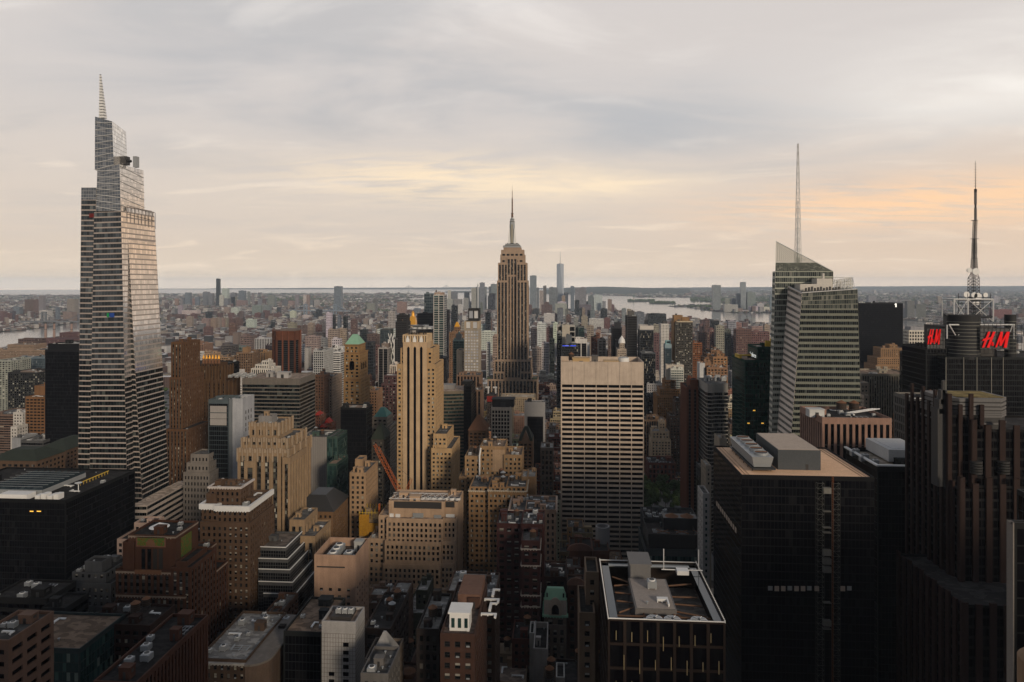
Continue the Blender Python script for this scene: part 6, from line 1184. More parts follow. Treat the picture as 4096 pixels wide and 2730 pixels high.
T('apartment_tower', at, 'pinkish brown apartment tower beyond the brown apartment slab', 'H2', [(1245, 1305, 865, 2110, 20, 'blank'), (1215, 1358, 893, 2100, 44)], 'pun', (.16, .10, .085), 'gd', R_GREY, 1)
T('office_building', ob, 'white office block with vertical stripes left of the rust brown chamfered tower', 'H2', [(1408, 1608, 925, 1900, 44)], 'pier', (.42, .41, .40), 'gk', R_PALE, 1)
T('apartment_building', at, 'tan stepped apartment building left of the rust brown chamfered tower', 'H2', [(1430, 1520, 1085, 1410, 26), (1402, 1552, 1105, 1400, 34)], 'pier', (.24, .155, .09), 'gd', R_TAN, .7)
T('apartment_tower', at, 'near black apartment tower touching the rust brown chamfered tower', 'H2', [(1550, 1640, 1015, 1490, 34)], 'balc', (.045, .035, .04), 'gk', R_GREY, .5)
e, bx = T('low_building', lb, 'low brick building with a bright red sheeted roof beside the banded slab', 'A2', [(1125, 1170, 725, 780, 16), (1165, 1245, 800, 770, 20)], 'pun', (.12, .06, .045), 'gd', R_DARK, .6)
off = O3(e)
for x0, x1, yb, ya in ((1124, 1160, 722, 698), (1200, 1240, 784, 752), (1160, 1215, 818, 798)):
    a, b = PC('A2', x0, yb, 768), PC('A2', x1, yb, 768); t = PC('A2', x0 + 10, ya, 768); mb = MB(); mb.poly([(a.x, 766, a.z), (b.x, 766, a.z), (b.x, 780, a.z), (a.x, 780, a.z), (a.x + 2, 768, t.z), (a.x + 2, 778, t.z)], [(0, 1, 4), (1, 2, 5, 4), (2, 3, 5), (3, 0, 4, 5), (0, 3, 2, 1)]); mb.build('red_sheeting', ['red'], e, None, off)
# crane and netting
e = thing('tower_crane', 'crane', 'orange lattice luffing crane leaning against the striped tower', (PC('A3', 395, 1350, 522).x, 522, 0)); off = O3(e)
def boom(a, b, r, name, nseg=14):
    mb = MB(); a, b = Vector(a), Vector(b); d = (b - a).normalized(); s = d.cross(Vector((0, 1, 0))).normalized() * r; y = Vector((0, r, 0))
    P = lambda t, i: a + (b - a) * t + (s if i % 2 else -s) + (y if i > 1 else -y)
    for i in range(4): mb.bar(P(0, i), P(1, i), r * .11)
    for k in range(nseg):
        for i, j in ((0, 1), (1, 3), (3, 2), (2, 0)): mb.bar(P(k / nseg, i), P((k + 1) / nseg, j), r * .06)
    mb.build(name, ['orange'], e, None, off)
pb_ = PC('A3', 400, 1345, 522)
boom(pb_, PC('A3', 215, 985, 522), 1.5, 'boom'); boom(PC('A3', 215, 985, 522), PC('A3', 195, 958, 522), .9, 'boom_tip', 3); boom(PC('A3', 440, 1350, 522), PC('A3', 492, 1232, 522), .8, 'back_stay', 8); boom((pb_.x + 3, 522, 0), (pb_.x + 3, 522, pb_.z), 1.6, 'mast', 30)
mb = MB(); q = PC('A3', 400, 1340, 522); mb.box(q.x - 3, q.x + 12, 519, 525, q.z - 3, q.z); mb.box(q.x + 8, q.x + 14, 518, 526, q.z - 4, q.z + 1); mb.build('slewing_deck', ['orange'], e, None, off); mb = MB(); mb.bar(PC('A3', 492, 1232, 522), PC('A3', 215, 985, 522), .1); mb.bar(PC('A3', 492, 1232, 522), PC('A3', 497, 1350, 522), .1); mb.build('stay_cable', ['steel'], e, None, off)
e, bx = T('construction_site', 'building site', 'half built block wrapped in yellow netting beside the pale stepped office building', 'L2', [(780, 922, 330, 480, 20)], 'grid', (.2, .15, .1), 'span', (.35, .22, .1), .4)
off = O3(e); b = bx[0]
for x0, x1, y0, y1 in ((780, 855, 300, 460), (855, 925, 365, 430)): a, q = PC('L2', x0, y1, 479), PC('L2', x1, y0, 479); mb = MB(); mb.box(a.x, q.x, 478.6, 479, a.z, q.z); mb.build('netting', ['yellow'], e, None, off)
mb = MB()
for k in range(7): x = b[0] + (b[1] - b[0]) * k / 6; mb.bar((x, b[2], b[4] - 1), (x, b[2], b[4] + 5 + (k % 3)), .18); mb.bar((x, b[3], b[4] - 1), (x, b[3], b[4] + 4), .18)
mb.bar((b[0], b[2], b[4] + 4), (b[1], b[2], b[4] + 4), .2); mb.build('formwork', ['rail'], e, None, off); a, q = PC('L2', 925, 285, 484), PC('L2', 936, 222, 484); mb = MB(); mb.box(a.x, q.x, 484, 486, b[4], q.z); mb.build('hoist', ['orange'], e, None, off)
# curved banded building right of the striped tower
e = thing('curved_tower', 'office tower', 'office tower with a curved front of teal glass bands right of the striped tower', (-95, 820, 0)); off = O3(e)
mb = MB(); x0, x1 = XY(1740, 800), XY(1853, 792); zt = PT(1800, 1562, 798).z; pts = [(x0 - 14 + (x1 - x0 + 14) * t, 800 - 9 * math.sin(min(1, t * 1.1) * 2.6)) for t in [k / 10 for k in range(11)]]
for (xa, ya), (xb, yb) in zip(pts, pts[1:]): gface(mb, [(xa, ya, 0), (xb, yb, 0), (xb, yb, zt), (xa, ya, zt)], 3, int(zt / 4), 1, .56, .25, mt=.02)
mb.build('curved_front', ['wall', 'gg', 'span'], e, (.16, .13, .09), off)
mb = MB(); x2 = XY(1888, 800); 
for f in boxfaces(x1, x2, pts[-1][1] - .2, 835, 0, PT(1870, 1540, 800).z).values(): facade(mb, f, 'curt')
mb.box(x1 - 2, x2 - 1, 800, 815, PT(1870, 1540, 800).z, PT(1870, 1533, 800).z + 2); mb.build('dark_flank', ['panel', 'gk', 'span'], e, (.012, .012, .012), off)
mb = MB(); mb.poly([(x, y, zt) for x, y in pts] + [(x1, 835, zt), (x0 - 14, 835, zt)], [tuple(range(13))]); mb.build('roof', ['roof'], e, (.38, .29, .22), off); mb = MB(); mb.box(x0 + 5, x0 + 22, 806, 820, zt, zt + 5); mb.build('bulkhead', ['wall'], e, (.2, .19, .18), off)
BLD.append((x0 - 14, x2, 792, 835, 0, zt))
T('slab_tower', ob, 'brown pier fronted slab below the white windowed tower with a black crown', 'A3', [(852, 1040, 402, 905, 34), (925, 1052, 520, 850, 26)], dict(bay=4.5, fl=7, wf=.55, hf=.9, rec=.8, sp=True), (.14, .095, .07), 'gk', R_GREY, .6)
ws = dict(bay=3.9, fl=4.3, wf=.68, hf=.62, rec=.3)
M['gw'] = glassy('glass_pale', [(0, (.30, .31, .33)), (.3, (.42, .42, .42)), (.7, (.52, .51, .49))], .15, .5)
e, bx = T('residential_tower', 'skyscraper', 'pale tower of bright windows with a dark boxed crown, left of the central skyscraper', 'H3', [(1925, 2073, 520, 1010, 18, dict(bay=7, fl=14, wf=.8, hf=.8, rec=1.2), (.025, .025, .025)), (1875, 2070, 690, 1000, 26, dict(bay=9, fl=11, wf=.6, hf=.9, rec=1, sp=True), (.30, .25, .19)), (1873, 2072, 797, 999, 28)], ws, (.26, .23, .19), 'gw', R_DARK, 0)
T('glass_tower', ob, 'slim pale green glass tower left of the pale tower of bright windows', 'H3', [(1760, 1830, 865, 1066, 12, 'blank', (.2, .2, .19)), (1720, 1870, 942, 1060, 26)], 'curt', (.22, .30, .27), 'gg', R_GREY, .4)
T('apartment_tower', at, 'blank cream party wall block beside the pale green glass tower', 'H3', [(1768, 1848, 1080, 1030, 30, 'blank'), (1848, 1866, 1076, 1031, 30, 'pun')], 'pun', (.46, .39, .30), 'gd', R_GREY, 0)
e, bx = T('domed_building', lb, 'ornate brown building crowned by a small orange domed turret', 'H3', [(1735, 1810, 765, 1320, 12), (1670, 1868, 840, 1300, 40)], 'pun', (.16, .10, .065), 'gd', R_DARK, .8)
b = bx[0]; hip(e, b, O3(e), 9, 3.5, 'gold', 'dome', -.5)
T('glass_tower', 'skyscraper', 'blue green glass residential tower with a slanted roof, left of its pale edged neighbour', 'H3', [(1333, 1455, 320, 1700, 40)], 'curt', (.09, .13, .14), 'gb', R_GREY, .4)
T('glass_tower', 'skyscraper', 'tall green glass tower with pale vertical edges in front of the slanted blue one', 'H3', [(1470, 1585, 305, 1515, 24, 'blank', (.30, .22, .17)), (1458, 1600, 335, 1500, 40)], dict(bay=9, fl=5, wf=.84, hf=.8, rec=0), (.42, .38, .33), 'gg', R_TAN, .4)
T('glass_tower', 'skyscraper', 'black fluted tower left of the gold pyramid', 'H3', [(965, 1098, 605, 1362, 30), (948, 1100, 700, 1355, 36)], 'pier', (.02, .018, .018), 'gk', R_DARK, .6)
T('office_slab', 'skyscraper', 'dark brown slab tower right of the gold pyramid', 'H3', [(1237, 1455, 588, 1600, 40)], 'band', (.035, .028, .026), 'gk', R_DARK, .4)
T('glass_tower', ob, 'thin dark tower in the shade right of the tall green glass tower', 'H3', [(1600, 1652, 540, 1580, 30)], 'curt', (.03, .022, .03), 'gk', R_DARK, .3)
T('apartment_tower', at, 'thin dark tower between the green glass tower and the ornate domed building', 'H3', [(1505, 1610, 1180, 1130, 30)], 'curt', (.055, .055, .055), 'gk', R_GREY, .5)
e, bx = T('pyramid_tower', 'skyscraper', 'white stone tower with a bright gilded pyramid roof', 'H3', [(1108, 1218, 762, 1950, 40)], 'pun', (.42, .36, .28), 'gd', R_GREY, 0)
pyr_ = MB(); b = bx[0]; m_ = (b[0] + b[1]) / 2; zt, zl, ztip = [PC('H3', 1162, y, 1970).z for y in (625, 600, 550)]
pyr_.frustum([(b[0], b[2], b[4]), (b[1], b[2], b[4]), (b[1], b[3], b[4]), (b[0], b[3], b[4])], [(m_ - 6, 1964, zt), (m_ + 6, 1964, zt), (m_ + 6, 1976, zt), (m_ - 6, 1976, zt)]); pyr_.cyl(m_, 1970, zt, zl + 4, 5, 4.4, 0, 8); pyr_.cyl(m_, 1970, zl + 4, ztip, 5, .3, 0, 8); pyr_.build('pyramid_roof', ['gold'], bx and e, None, (e.location.x, e.location.y, 0))
T('glass_tower', ob, 'dark glass tower with a sliced slanted top left of the white lattice front', 'H3', [(740, 870, 800, 1255, 30)], 'curt', (.05, .055, .055), 'gb', R_GREY, 0)
e, bx = T('lattice_tower', ob, 'narrow tower wrapped in a white criss cross lattice', 'H3', [(852, 930, 935, 1152, 26)], 'curt', (.06, .06, .06), 'gk', R_PALE, .2)
off = O3(e); b = bx[0]; mb = MB(); W_ = b[1] - b[0]; H_ = b[4]
for k in range(-1, 15):
    z = H_ - k * 10
    for i in range(4):
        xa, xb = b[0] + W_ * i / 4, b[0] + W_ * (i + 1) / 4; s_ = (i + k) % 2
        if z - 10 > 30: mb.bar((xa, b[2] - .4, z - (0 if s_ else 10)), (xb, b[2] - .4, z - (10 if s_ else 0)), .6)
for x in (b[0], b[1]): mb.bar((x, b[2] - .4, 0), (x, b[2] - .4, H_), .8)
mb.build('lattice', ['white'], e, None, off)
T('glass_tower', ob, 'grey glass tower with white fins left of the white lattice', 'H3', [(760, 845, 990, 1140, 14, 'blank', (.16, .13, .11)), (715, 850, 1048, 1130, 30)], dict(bay=7, fl=4, wf=.88, hf=.7, rec=.3, sp=True), (.30, .28, .26), 'gk', R_GREY, .3)
T('low_building', lb, 'low white office at the foot of the lattice tower', 'H3', [(870, 962, 1280, 1000, 30)], 'pier', (.50, .44, .38), 'gd', R_PALE, .4)
T('brick_block', lb, 'dark red office block with a white roof line left of the striped tower', 'A3', [(272, 372, 405, 905, 20), (250, 372, 470, 890, 30)], 'pair', (.06, .035, .035), 'gl', R_PALE, .5)
T('apartment_tower', at, 'brown apartment block right of the ochre tower with the green pyramid', 'A3', [(148, 218, 525, 850, 26)], 'pun', (.21, .13, .085), 'gd', R_GREY, .6)
# white grid office etc. below the central skyscraper
e, bx = T('office_tower', ob, 'white concrete gridded office tower with a black box on its roof', 'A3', [(1130, 1282, 660, 750, 30)], dict(bay=3.4, fl=4.2, wf=.7, hf=.72, rec=.7, top=2, mulls=1), (.46, .415, .35), 'gk', R_PALE, 0)
put('bulkhead', e, 2, -1, bx[0][4] - 1, 24, 16, 9, 0, (.02, .02, .02))
e, bx = T('office_tower', ob, 'black office tower framed in grey concrete left of the white gridded slab', 'A3', [(1395, 1560, 618, 765, 12, 'blank', (.24, .235, .23)), (1420, 1545, 735, 764, 20)], 'curt', (.008, .008, .009), 'gk', R_GREY, .5)
e = hipblock('brown brick building with a dark red pyramid roof right of the curved tower', [(948, 1090, 845, 722, 26)], (.12, .075, .05), 14, 8, 'rust', 'A3', 'pair', tip=1.5)
e, bx = T('gabled_building', lb, 'brown gothic building with a steep gable in front of the black framed tower', 'A3', [(1348, 1462, 930, 682, 26)], 'pair', (.19, .12, .075), 'gd', R_DARK, 0)
hip(e, bx[0], O3(e), 12, 7, 'dgreen', 'steep_roof', 0, tip=2); b = bx[0]; mb = MB(); m_ = (b[0] + b[1]) / 2; mb.poly([(m_ - 5, b[2] - .3, b[4] - 2), (m_ + 5, b[2] - .3, b[4] - 2), (m_, b[2] - .3, b[4] + 10), (m_ - 5, b[2] + 6, b[4] - 2), (m_ + 5, b[2] + 6, b[4] - 2), (m_, b[2] + 6, b[4] + 10)], [(0, 1, 2), (0, 3, 5, 2), (1, 4, 5, 2)]); mb.build('gable', ['wall'], e, (.2, .125, .08), O3(e))
T('stone_building', lb, 'narrow ornate dark stone building with arched windows left of the white gridded slab', 'M3', [(170, 248, 1185, 602, 22)], dict(bay=3, fl=4.5, wf=.5, hf=.65, rec=.5), (.13, .105, .085), 'gd', R_PALE, .9)
T('low_building', lb, 'low tan roofs in front of the central skyscraper', 'A3', [(1200, 1480, 580, 1100, 40), (1130, 1300, 640, 1000, 26)], 'pun', (.27, .22, .16), 'gd', (.42, .34, .24), .8)
e, bx = T('low_building', lb, 'dark low block with a red painted wall and two white flues below the central skyscraper', 'A3', [(1095, 1170, 560, 985, 24)], 'pun', (.06, .05, .045), 'gd', R_DARK, 0)
off = O3(e); b = bx[0]; mb = MB(); mb.box(b[0], b[1], b[2] - .3, b[2] - .05, b[4] - 10, b[4] - 2); mb.build('red_wall', ['red'], e, (.3, .05, .03), off)
for x in (-6, 5): mb = MB(); mb.cyl(x, 0, b[4], b[4] + 9, 1.1, 1.1, 0, 10); mb.box(x - 4, x + 2, -1, 1, b[4] + 8, b[4] + 10); mb.build('flue', ['white'], e)
# right of the white slab
T('setback_tower', lb, 'ochre brick setback tower right of the white gridded slab', 'A4', [(315, 405, 642, 1000, 22), (280, 440, 712, 995, 30), (255, 445, 770, 990, 40)], dict(bay=2.9, fl=3.6, wf=.45, hf=.5, rec=.4), (.22, .125, .065), 'gl', R_TAN, .4)
T('setback_tower', lb, 'dark brown setback building against the thin red brown tower', 'A4', [(440, 490, 770, 972, 16), (400, 492, 815, 966, 26), (358, 492, 930, 960, 30)], 'pair', (.105, .072, .053), 'gl', R_PALE, .5)
T('setback_tower', lb, 'tan building with a flat penthouse hugging the white gridded slab', 'A4', [(180, 270, 930, 958, 14, 'blank'), (150, 330, 962, 950, 30)], 'pier', (.24, .16, .105), 'gd', R_TAN, .8)
e, bx = T('setback_tower', lb, 'cream stepped building with a white flue pipe right of the white gridded slab', 'A4', [(275, 322, 975, 926, 14), (218, 355, 1052, 920, 24), (213, 368, 1120, 915, 30)], dict(bay=4, fl=3.8, wf=.5, hf=.55, rec=.4, mulls=1), (.37, .295, .215), 'gl', R_PALE, .5)
T('slab_tower', 'skyscraper', 'slim reddish brown tower with dark vertical bands beside the avenue', 'A4', [(520, 585, 640, 712, 20, 'blank'), (492, 588, 700, 705, 36)], dict(bay=6.4, fl=3.7, wf=.42, hf=.6, rec=.6, sp=True), (.105, .042, .026), 'gk', R_DARK, .3)
e = thing('corner_tower', 'office tower', 'grey glass corner tower with curved edge and pale floor lines beside the avenue', (120, 690, 0)); off = O3(e); mb = MB()
pts = [(XY(2789, 722), 722), (XY(2822, 682), 682), (XY(2830, 678), 677.4), (XY(2848, 676), 676), (XY(2858, 680), 679), (XY(2911, 682), 681)]; zt = PT(2850, 1535, 680).z
for (xa, ya), (xb, yb) in zip(pts, pts[1:]): c = [(xa, ya, 0), (xb, yb, 0), (xb, yb, zt), (xa, ya, zt)]; gface(mb, c, max(1, round(math.hypot(xb - xa, yb - ya) / 1.8)), int(zt / 3.9), 1, .72, .12, mt=.05)
mb.build('wall', ['panel', 'gd', 'span'], e, (.26, .245, .22), off); mb = MB(); mb.poly([(x, y, zt) for x, y in pts] + [(pts[-1][0], 722, zt)], [tuple(range(len(pts) + 1))]); mb.build('roof', ['roof'], e, R_GREY, off)
for k in range(6): put(('bulkhead', 'ac_unit', 'vent')[k % 3], e, pts[2][0] - off[0] + 4 + k * 4, 8 + (k % 2) * 8, zt, 4.5, 4, 5, 0, (.3, .3, .29))
BLD.append((pts[0][0], pts[-1][0], 676, 722, 0, zt))
T('office_block', ob, 'dark glass low block with a planted light roof at the avenue corner', 'A4', [(598, 645, 1335, 640, 18)], 'curt', (.05, .05, .05), 'gd', R_GREY, .5)
T('low_building', ob, 'pale narrow building between the glass corner block and the black tower', 'A4', [(648, 690, 1325, 560, 20), (755, 815, 1108, 600, 20, 'blank')], 'pun', (.25, .22, .18), 'gd', R_PALE, .3)
e, bx = T('glass_tower', 'skyscraper', 'emerald green glass tower with yellow roof machinery and a white painted name', 'A4', [(1060, 1165, 377, 612, 32, 'curt'), (958, 1160, 482, 606, 44)], dict(bay=1.7, fl=3.9, wf=.95, hf=.9, rec=.06), (.004, .03, .022), 'ge', R_TAN, .4)
off = O3(e); b = bx[0]
cu_ = bpy.data.curves.new('name_sign', 'FONT'); cu_.body = 'salesforce'; cu_.size = 5.6; cu_.extrude = .05; cu_.align_x = 'CENTER'; cu_.align_y = 'CENTER'
tmp = bpy.data.objects.new('t', cu_); COL.objects.link(tmp); bpy.context.view_layer.update(); me = bpy.data.meshes.new_from_object(tmp.evaluated_get(bpy.context.evaluated_depsgraph_get())); bpy.data.objects.remove(tmp); me.materials.clear(); me.materials.append(M['lit'])
place('name_sign', me, e, None, (b[0] - off[0] - .25, b[2] + 15 - off[1], b[4] - 8.5), (R(90), 0, R(-90)))
mb = MB(); z = bx[1][4]; mb.box(b[0] - 14, b[0] - 12, 618, 634, z, z + 3); mb.box(b[0] - 18, b[0] - 5, 612, 614, z + 3, z + 4); mb.box(b[0] + 8, b[0] + 20, 616, 618, b[4], b[4] + 5); mb.box(b[0] + 16, b[0] + 18, 612, 630, b[4] + 4, b[4] + 6); mb.build('window_cleaning_rig', ['rail'], e, None, off)
for px, py in ((1033, 885), (1100, 987), (988, 987)): q = PC('A4', px, py, 606); mb = MB(); mb.box(q.x - 1, q.x + 1, 605.85, 605.98, q.z - .5, q.z + .4); mb.build('lit_window', ['litw'], e, None, off)
# right of the crystal tower
e, bx = T('slab_tower', 'skyscraper', 'broad black monolith tower with a white number one near its top', 'M4', [(470, 808, 468, 1300, 50)], 'curt', (.006, .006, .008), 'gk', R_DARK, .4)
off = O3(e); mb = MB(); Y = 1299.8; pp = lambda x, y: PC('H6', x, y, Y)
for x0, x1, y0, y1 in ((622, 640, 452, 503),): a, b = pp(x0, y1), pp(x1, y0); mb.box(a.x, b.x, Y - .3, Y, a.z, b.z)
a, b, c = pp(610, 472), pp(624, 452), pp(624, 468); mb.poly([(a.x, Y - .3, a.z), (c.x, Y - .3, c.z), (b.x, Y - .3, b.z), (pp(610, 464).x, Y - .3, pp(610, 464).z)], [(0, 1, 2, 3)]); mb.build('number_sign', ['lit'], e, None, off)
T('setback_tower', 'hotel', 'ochre brick setback hotel tower with a round topped crown in front of the black monolith', 'M4', [(728, 775, 718, 1240, 18), (675, 830, 738, 1235, 30), (655, 848, 795, 1230, 40), (645, 850, 840, 1226, 46)], dict(bay=3.4, fl=3.4, wf=.46, hf=.55, rec=.5), (.20, .13, .08), 'gd', R_TAN, .2)
T('slab_tower', ob, 'grey vertical striped slab with a flat tan roof right of the crystal tower', 'M4', [(560, 872, 893, 655, 40)], dict(bay=2.2, fl=3.9, wf=.56, hf=.6, rec=.5, sp=True), (.22, .20, .165), 'gl', R_TAN, .7)
e, bx = T('pier_building', ob, 'brown stone building with tall vertical piers and cone roofed tanks on top', 'M4', [(325, 741, 1155, 430, 39)], dict(bay=3.6, fl=13, wf=.55, hf=.94, rec=.7, sp=True, top=2), (.22, .145, .115), 'gk', R_DARK, 1.1, par=2)
off = O3(e); b = bx[0]
for k in (0, 1): put('tank', e, 1 + k * 8 , 6, b[4] - 2, 6.5, 6.5, 8.5)
mb = MB()
for k in range(12): mb.bar((b[1] - 24 + k * 2, b[2] + 6 + k * 1.4, b[4] + 2), (b[1] - 20 + k * 2, b[2] + 5 + k * 1.4, b[4] + 2), .2)
for s_ in (0, 4): mb.bar((b[1] - 24 + s_, b[2] + 6 - s_ / 4, b[4] + 2), (b[1] - 2 + s_, b[2] + 21 - s_ / 4, b[4] + 2), .25)
mb.build('pipe_rack', ['white'], e, None, off); put('bulkhead', e, -20, -6, b[4] - 2, 9, 7, 5, 0, (.45, .45, .43))
e, bx = T('office_block', ob, 'black glass building with a white penthouse right of the tan gravel roof', 'M4', [(655, 965, 1442, 372, 40)], 'curt', (.010, .011, .010), 'gk', (.38, .32, .25), .3, par=2.4)
off = O3(e); b = bx[0]; mb = MB(); q0, q1 = PC('M4', 733, 1365, 382), PC('M4', 958, 1365, 382); mb.box(q0.x, q1.x, 384, 412, b[4] - 1, b[4] + 5.5); mb.box(q0.x + 3, q1.x - 2, 387, 409, b[4] + 5.5, b[4] + 5.7); mb.build('penthouse', ['panel'], e, (.42, .415, .40), off)
mb = MB(); mb.box(b[0] - 1, b[1] + 1, b[2] - 1, b[2] + .6, b[4] - .3, b[4] + .4); mb.box(b[0] - 1, b[0] + .6, b[2] + .6, b[3], b[4] - .3, b[4] + .4); mb.build('coping', ['white'], e, None, off)
for k in range(5): put('ac_unit', e, q0.x - off[0] - 8 - (k % 2) * 4, -10 + k * 6, b[4] - 2, 3, 3, 3)
T('pier_building', ob, 'dark grid fronted office block tucked left of the big red letter signs', 'M4', [(885, 1075, 1045, 475, 30)], dict(bay=2.9, fl=6, wf=.66, hf=.8, rec=.6), (.15, .14, .125), 'gk', R_DARK, .5)
T('office_block', ob, 'dark glass block behind the grid fronted one, left of the big red letter signs', 'M4', [(928, 990, 782, 600, 40)], 'curt', (.03, .035, .033), 'gd', R_PALE, .4)
T('brick_block', lb, 'orange brown building edge between the striped slab and the dark grid', 'M4', [(845, 890, 1165, 560, 26)], 'pair', (.17, .10, .06), 'gd', R_TAN, .4)
T('low_building', lb, 'pale narrow flank beside the crystal tower, left of the striped slab', 'M4', [(555, 602, 945, 640, 12), (575, 605, 1020, 630, 8)], 'pun', (.33, .28, .23), 'gd', R_PALE, .2)
# dark and pale towers of the right middle distance
T('glass_tower', 'skyscraper', 'grey green tower with a blank concrete core and an open white roof frame', 'H4', [(835, 938, 742, 1150, 22, 'blank', (.36, .33, .28)), (763, 1012, 745, 1158, 20, dict(bay=11, fl=9, wf=.9, hf=.8, rec=1.5)), (762, 836, 840, 1150, 30, 'curt', (.16, .17, .165))], 'curt', (.30, .29, .27), 'gd', R_GREY, .2)
e, bx = T('glass_tower', ob, 'dark glass block with two bright blue light strips below the concrete core tower', 'H4', [(888, 965, 880, 1120, 16, 'blank', (.09, .095, .10)), (828, 1052, 1018, 1100, 30)], 'curt', (.06, .065, .07), 'gd', R_DARK, .3)
for x0, x1 in ((840, 928), (945, 1022)): a, b = PC('H4', x0, 1026, 1100), PC('H4', x1, 1018, 1100); mb = MB(); mb.box(a.x, b.x, 1099.7, 1100.2, a.z, b.z); mb.build('light_strip', ['litb'], e, None, O3(e))
T('office_tower', ob, 'black office tower with white vertical fins and a white roof slab', 'H4', [(1010, 1172, 930, 1250, 40)], dict(bay=11, fl=4, wf=.84, hf=.8, rec=1, sp=True, top=7, cm=.5), (.50, .48, .45), 'gk', (.38, .3, .25), .5)
T('glass_tower', ob, 'dark green glass tower behind the white finned black tower', 'H4', [(980, 1055, 765, 1505, 24), (1050, 1135, 770, 1495, 40)], 'curt', (.10, .11, .105), 'gg', R_GREY, .3)
T('brick_tower', at, 'dark brown brick apartment tower with a planted roof right of the white finned tower', 'H4', [(1290, 1340, 855, 1410, 16), (1230, 1335, 905, 1400, 30)], 'pair', (.12, .06, .045), 'gl', R_DARK, .5)
T('apartment_tower', at, 'grey balconied apartment tower with rounded bays right of the dark brown one', 'H4', [(1322, 1425, 940, 1350, 30)], dict(bay=6, fl=3.1, wf=.8, hf=.5, rec=.6), (.22, .20, .18), 'gd', R_GREY, .6)
T('glass_tower', 'skyscraper', 'black stepped tower with a pale window patch left of the tall black ribbed tower', 'H4', [(1545, 1627, 712, 1305, 22, 'blank'), (1515, 1640, 775, 1300, 34), (1555, 1705, 935, 1290, 30)], 'curt', (.025, .026, .03), 'gk', R_DARK, .2)
e, bx = T('domed_building', 'hotel', 'pale stone hotel with a white lantern dome in front of the black stepped tower', 'H4', [(1610, 1675, 985, 1155, 14), (1580, 1700, 1065, 1150, 30)], 'pun', (.30, .255, .21), 'gd', R_PALE, .3)
b = bx[0]; mb = MB(); m_ = ((b[0] + b[1]) / 2, (b[2] + b[3]) / 2); mb.cyl(*m_, b[4] - 1, b[4] + 5, 6, 5, 0, 12); mb.cyl(*m_, b[4] + 5, b[4] + 9, 5, 2.4, 0, 12); mb.cyl(*m_, b[4] + 9, b[4] + 12, 2, .4, 0, 12); mb.build('dome', ['white'], e, None, O3(e))
T('glass_tower', 'skyscraper', 'tall black ribbed tower standing alone right of the centre', 'H4', [(1735, 1805, 560, 1358, 20, 'blank', (.09, .085, .08)), (1708, 1843, 620, 1350, 36)], dict(bay=2.6, fl=3.3, wf=1, hf=.66, rec=.4), (.05, .048, .047), 'gk', R_DARK, .3)
T('glass_tower', 'skyscraper', 'dark speckled glass tower with a pale blank top storey', 'H4', [(1882, 2065, 752, 1150, 30, 'blank', (.46, .43, .39)), (1880, 2066, 806, 1149.5, 31), (1900, 2092, 1115, 1105, 30)], 'curt', (.055, .06, .065), 'gd', R_PALE, .3)
e, bx = T('hotel_tower', 'hotel', 'slim white tower with small square windows right of the dark speckled tower', 'H4', [(2190, 2245, 690, 1506, 12, 'blank', (.06, .06, .06)), (2165, 2272, 725, 1500, 24)], dict(bay=3.2, fl=3.3, wf=.5, hf=.55, rec=0), (.52, .49, .44), 'gk', R_GREY, 0)
T('glass_tower', ob, 'narrow blue tower with an open frame top beside the slim white tower', 'H4', [(2228, 2296, 952, 1262, 10, dict(bay=8, fl=6, wf=.8, hf=.7, rec=1), (.25, .42, .44)), (2218, 2308, 1000, 1256, 18, 'blank', (.20, .26, .28)), (2220, 2308, 1052, 1255.6, 18)], 'curt', (.06, .09, .11), 'gb', R_GREY, 0)
T('apartment_tower', 'skyscraper', 'dark balconied tower with a tan slanted cap near the river, right of centre', 'H5', [(322, 440, 612, 1268, 18, 'blank', (.20, .13, .075)), (430, 530, 640, 1266, 18, 'blank', (.20, .13, .075)), (360, 575, 690, 1250, 36, 'blank', (.42, .36, .27)), (322, 362, 690, 1256, 30, 'blank', (.24, .15, .08)), (340, 575, 705, 1249, 37)], dict(bay=2.6, fl=3.1, wf=.72, hf=.62, rec=.4), (.06, .055, .048), 'gl', R_TAN, .2)
T('office_building', ob, 'white gridded mid rise with a pale panelled top storey behind the ochre setback tower', 'A4', [(330, 470, 520, 1010, 12, 'blank', (.40, .36, .31)), (366, 470, 550, 1000, 30)], dict(bay=2.4, fl=3.4, wf=.8, hf=.5, rec=.2), (.46, .46, .41), 'gg', R_PALE, .4)
T('brick_tower', lb, 'rust brick loft building with broad windows right of the balconied tower', 'H5', [(576, 700, 980, 1350, 34)], 'grid', (.17, .075, .04), 'gd', R_DARK, .6)
T('brick_tower', lb, 'stepped brown loft building in the garment district, left of the emerald tower', 'A4', [(690, 760, 400, 1100, 24), (660, 800, 430, 1094, 30), (640, 815, 460, 1088, 36)], 'pair', (.15, .092, .06), 'gl', R_GREY, .8)
T('brick_tower', lb, 'brown loft block with a white plant box left of the emerald tower', 'A4', [(598, 640, 508, 905, 18, 'blank', (.42, .42, .41)), (640, 690, 500, 915, 18, 'blank'), (655, 822, 540, 900, 30)], 'pair', (.19, .12, .08), 'gl', R_TAN, .7)
T('brick_tower', lb, 'tan loft building with arched top windows behind the brown loft block', 'A4', [(705, 820, 455, 985, 26), (735, 790, 430, 990, 16)], 'pair', (.23, .14, .085), 'gl', R_GREY, .6)
T('brick_block', lb, 'red brick library block with tall windows behind the park trees', 'A4', [(185, 405, 1305, 872, 34)], dict(bay=5, fl=6, wf=.55, hf=.7, rec=.6), (.10, .045, .035), 'gd', R_DARK, 1.3)
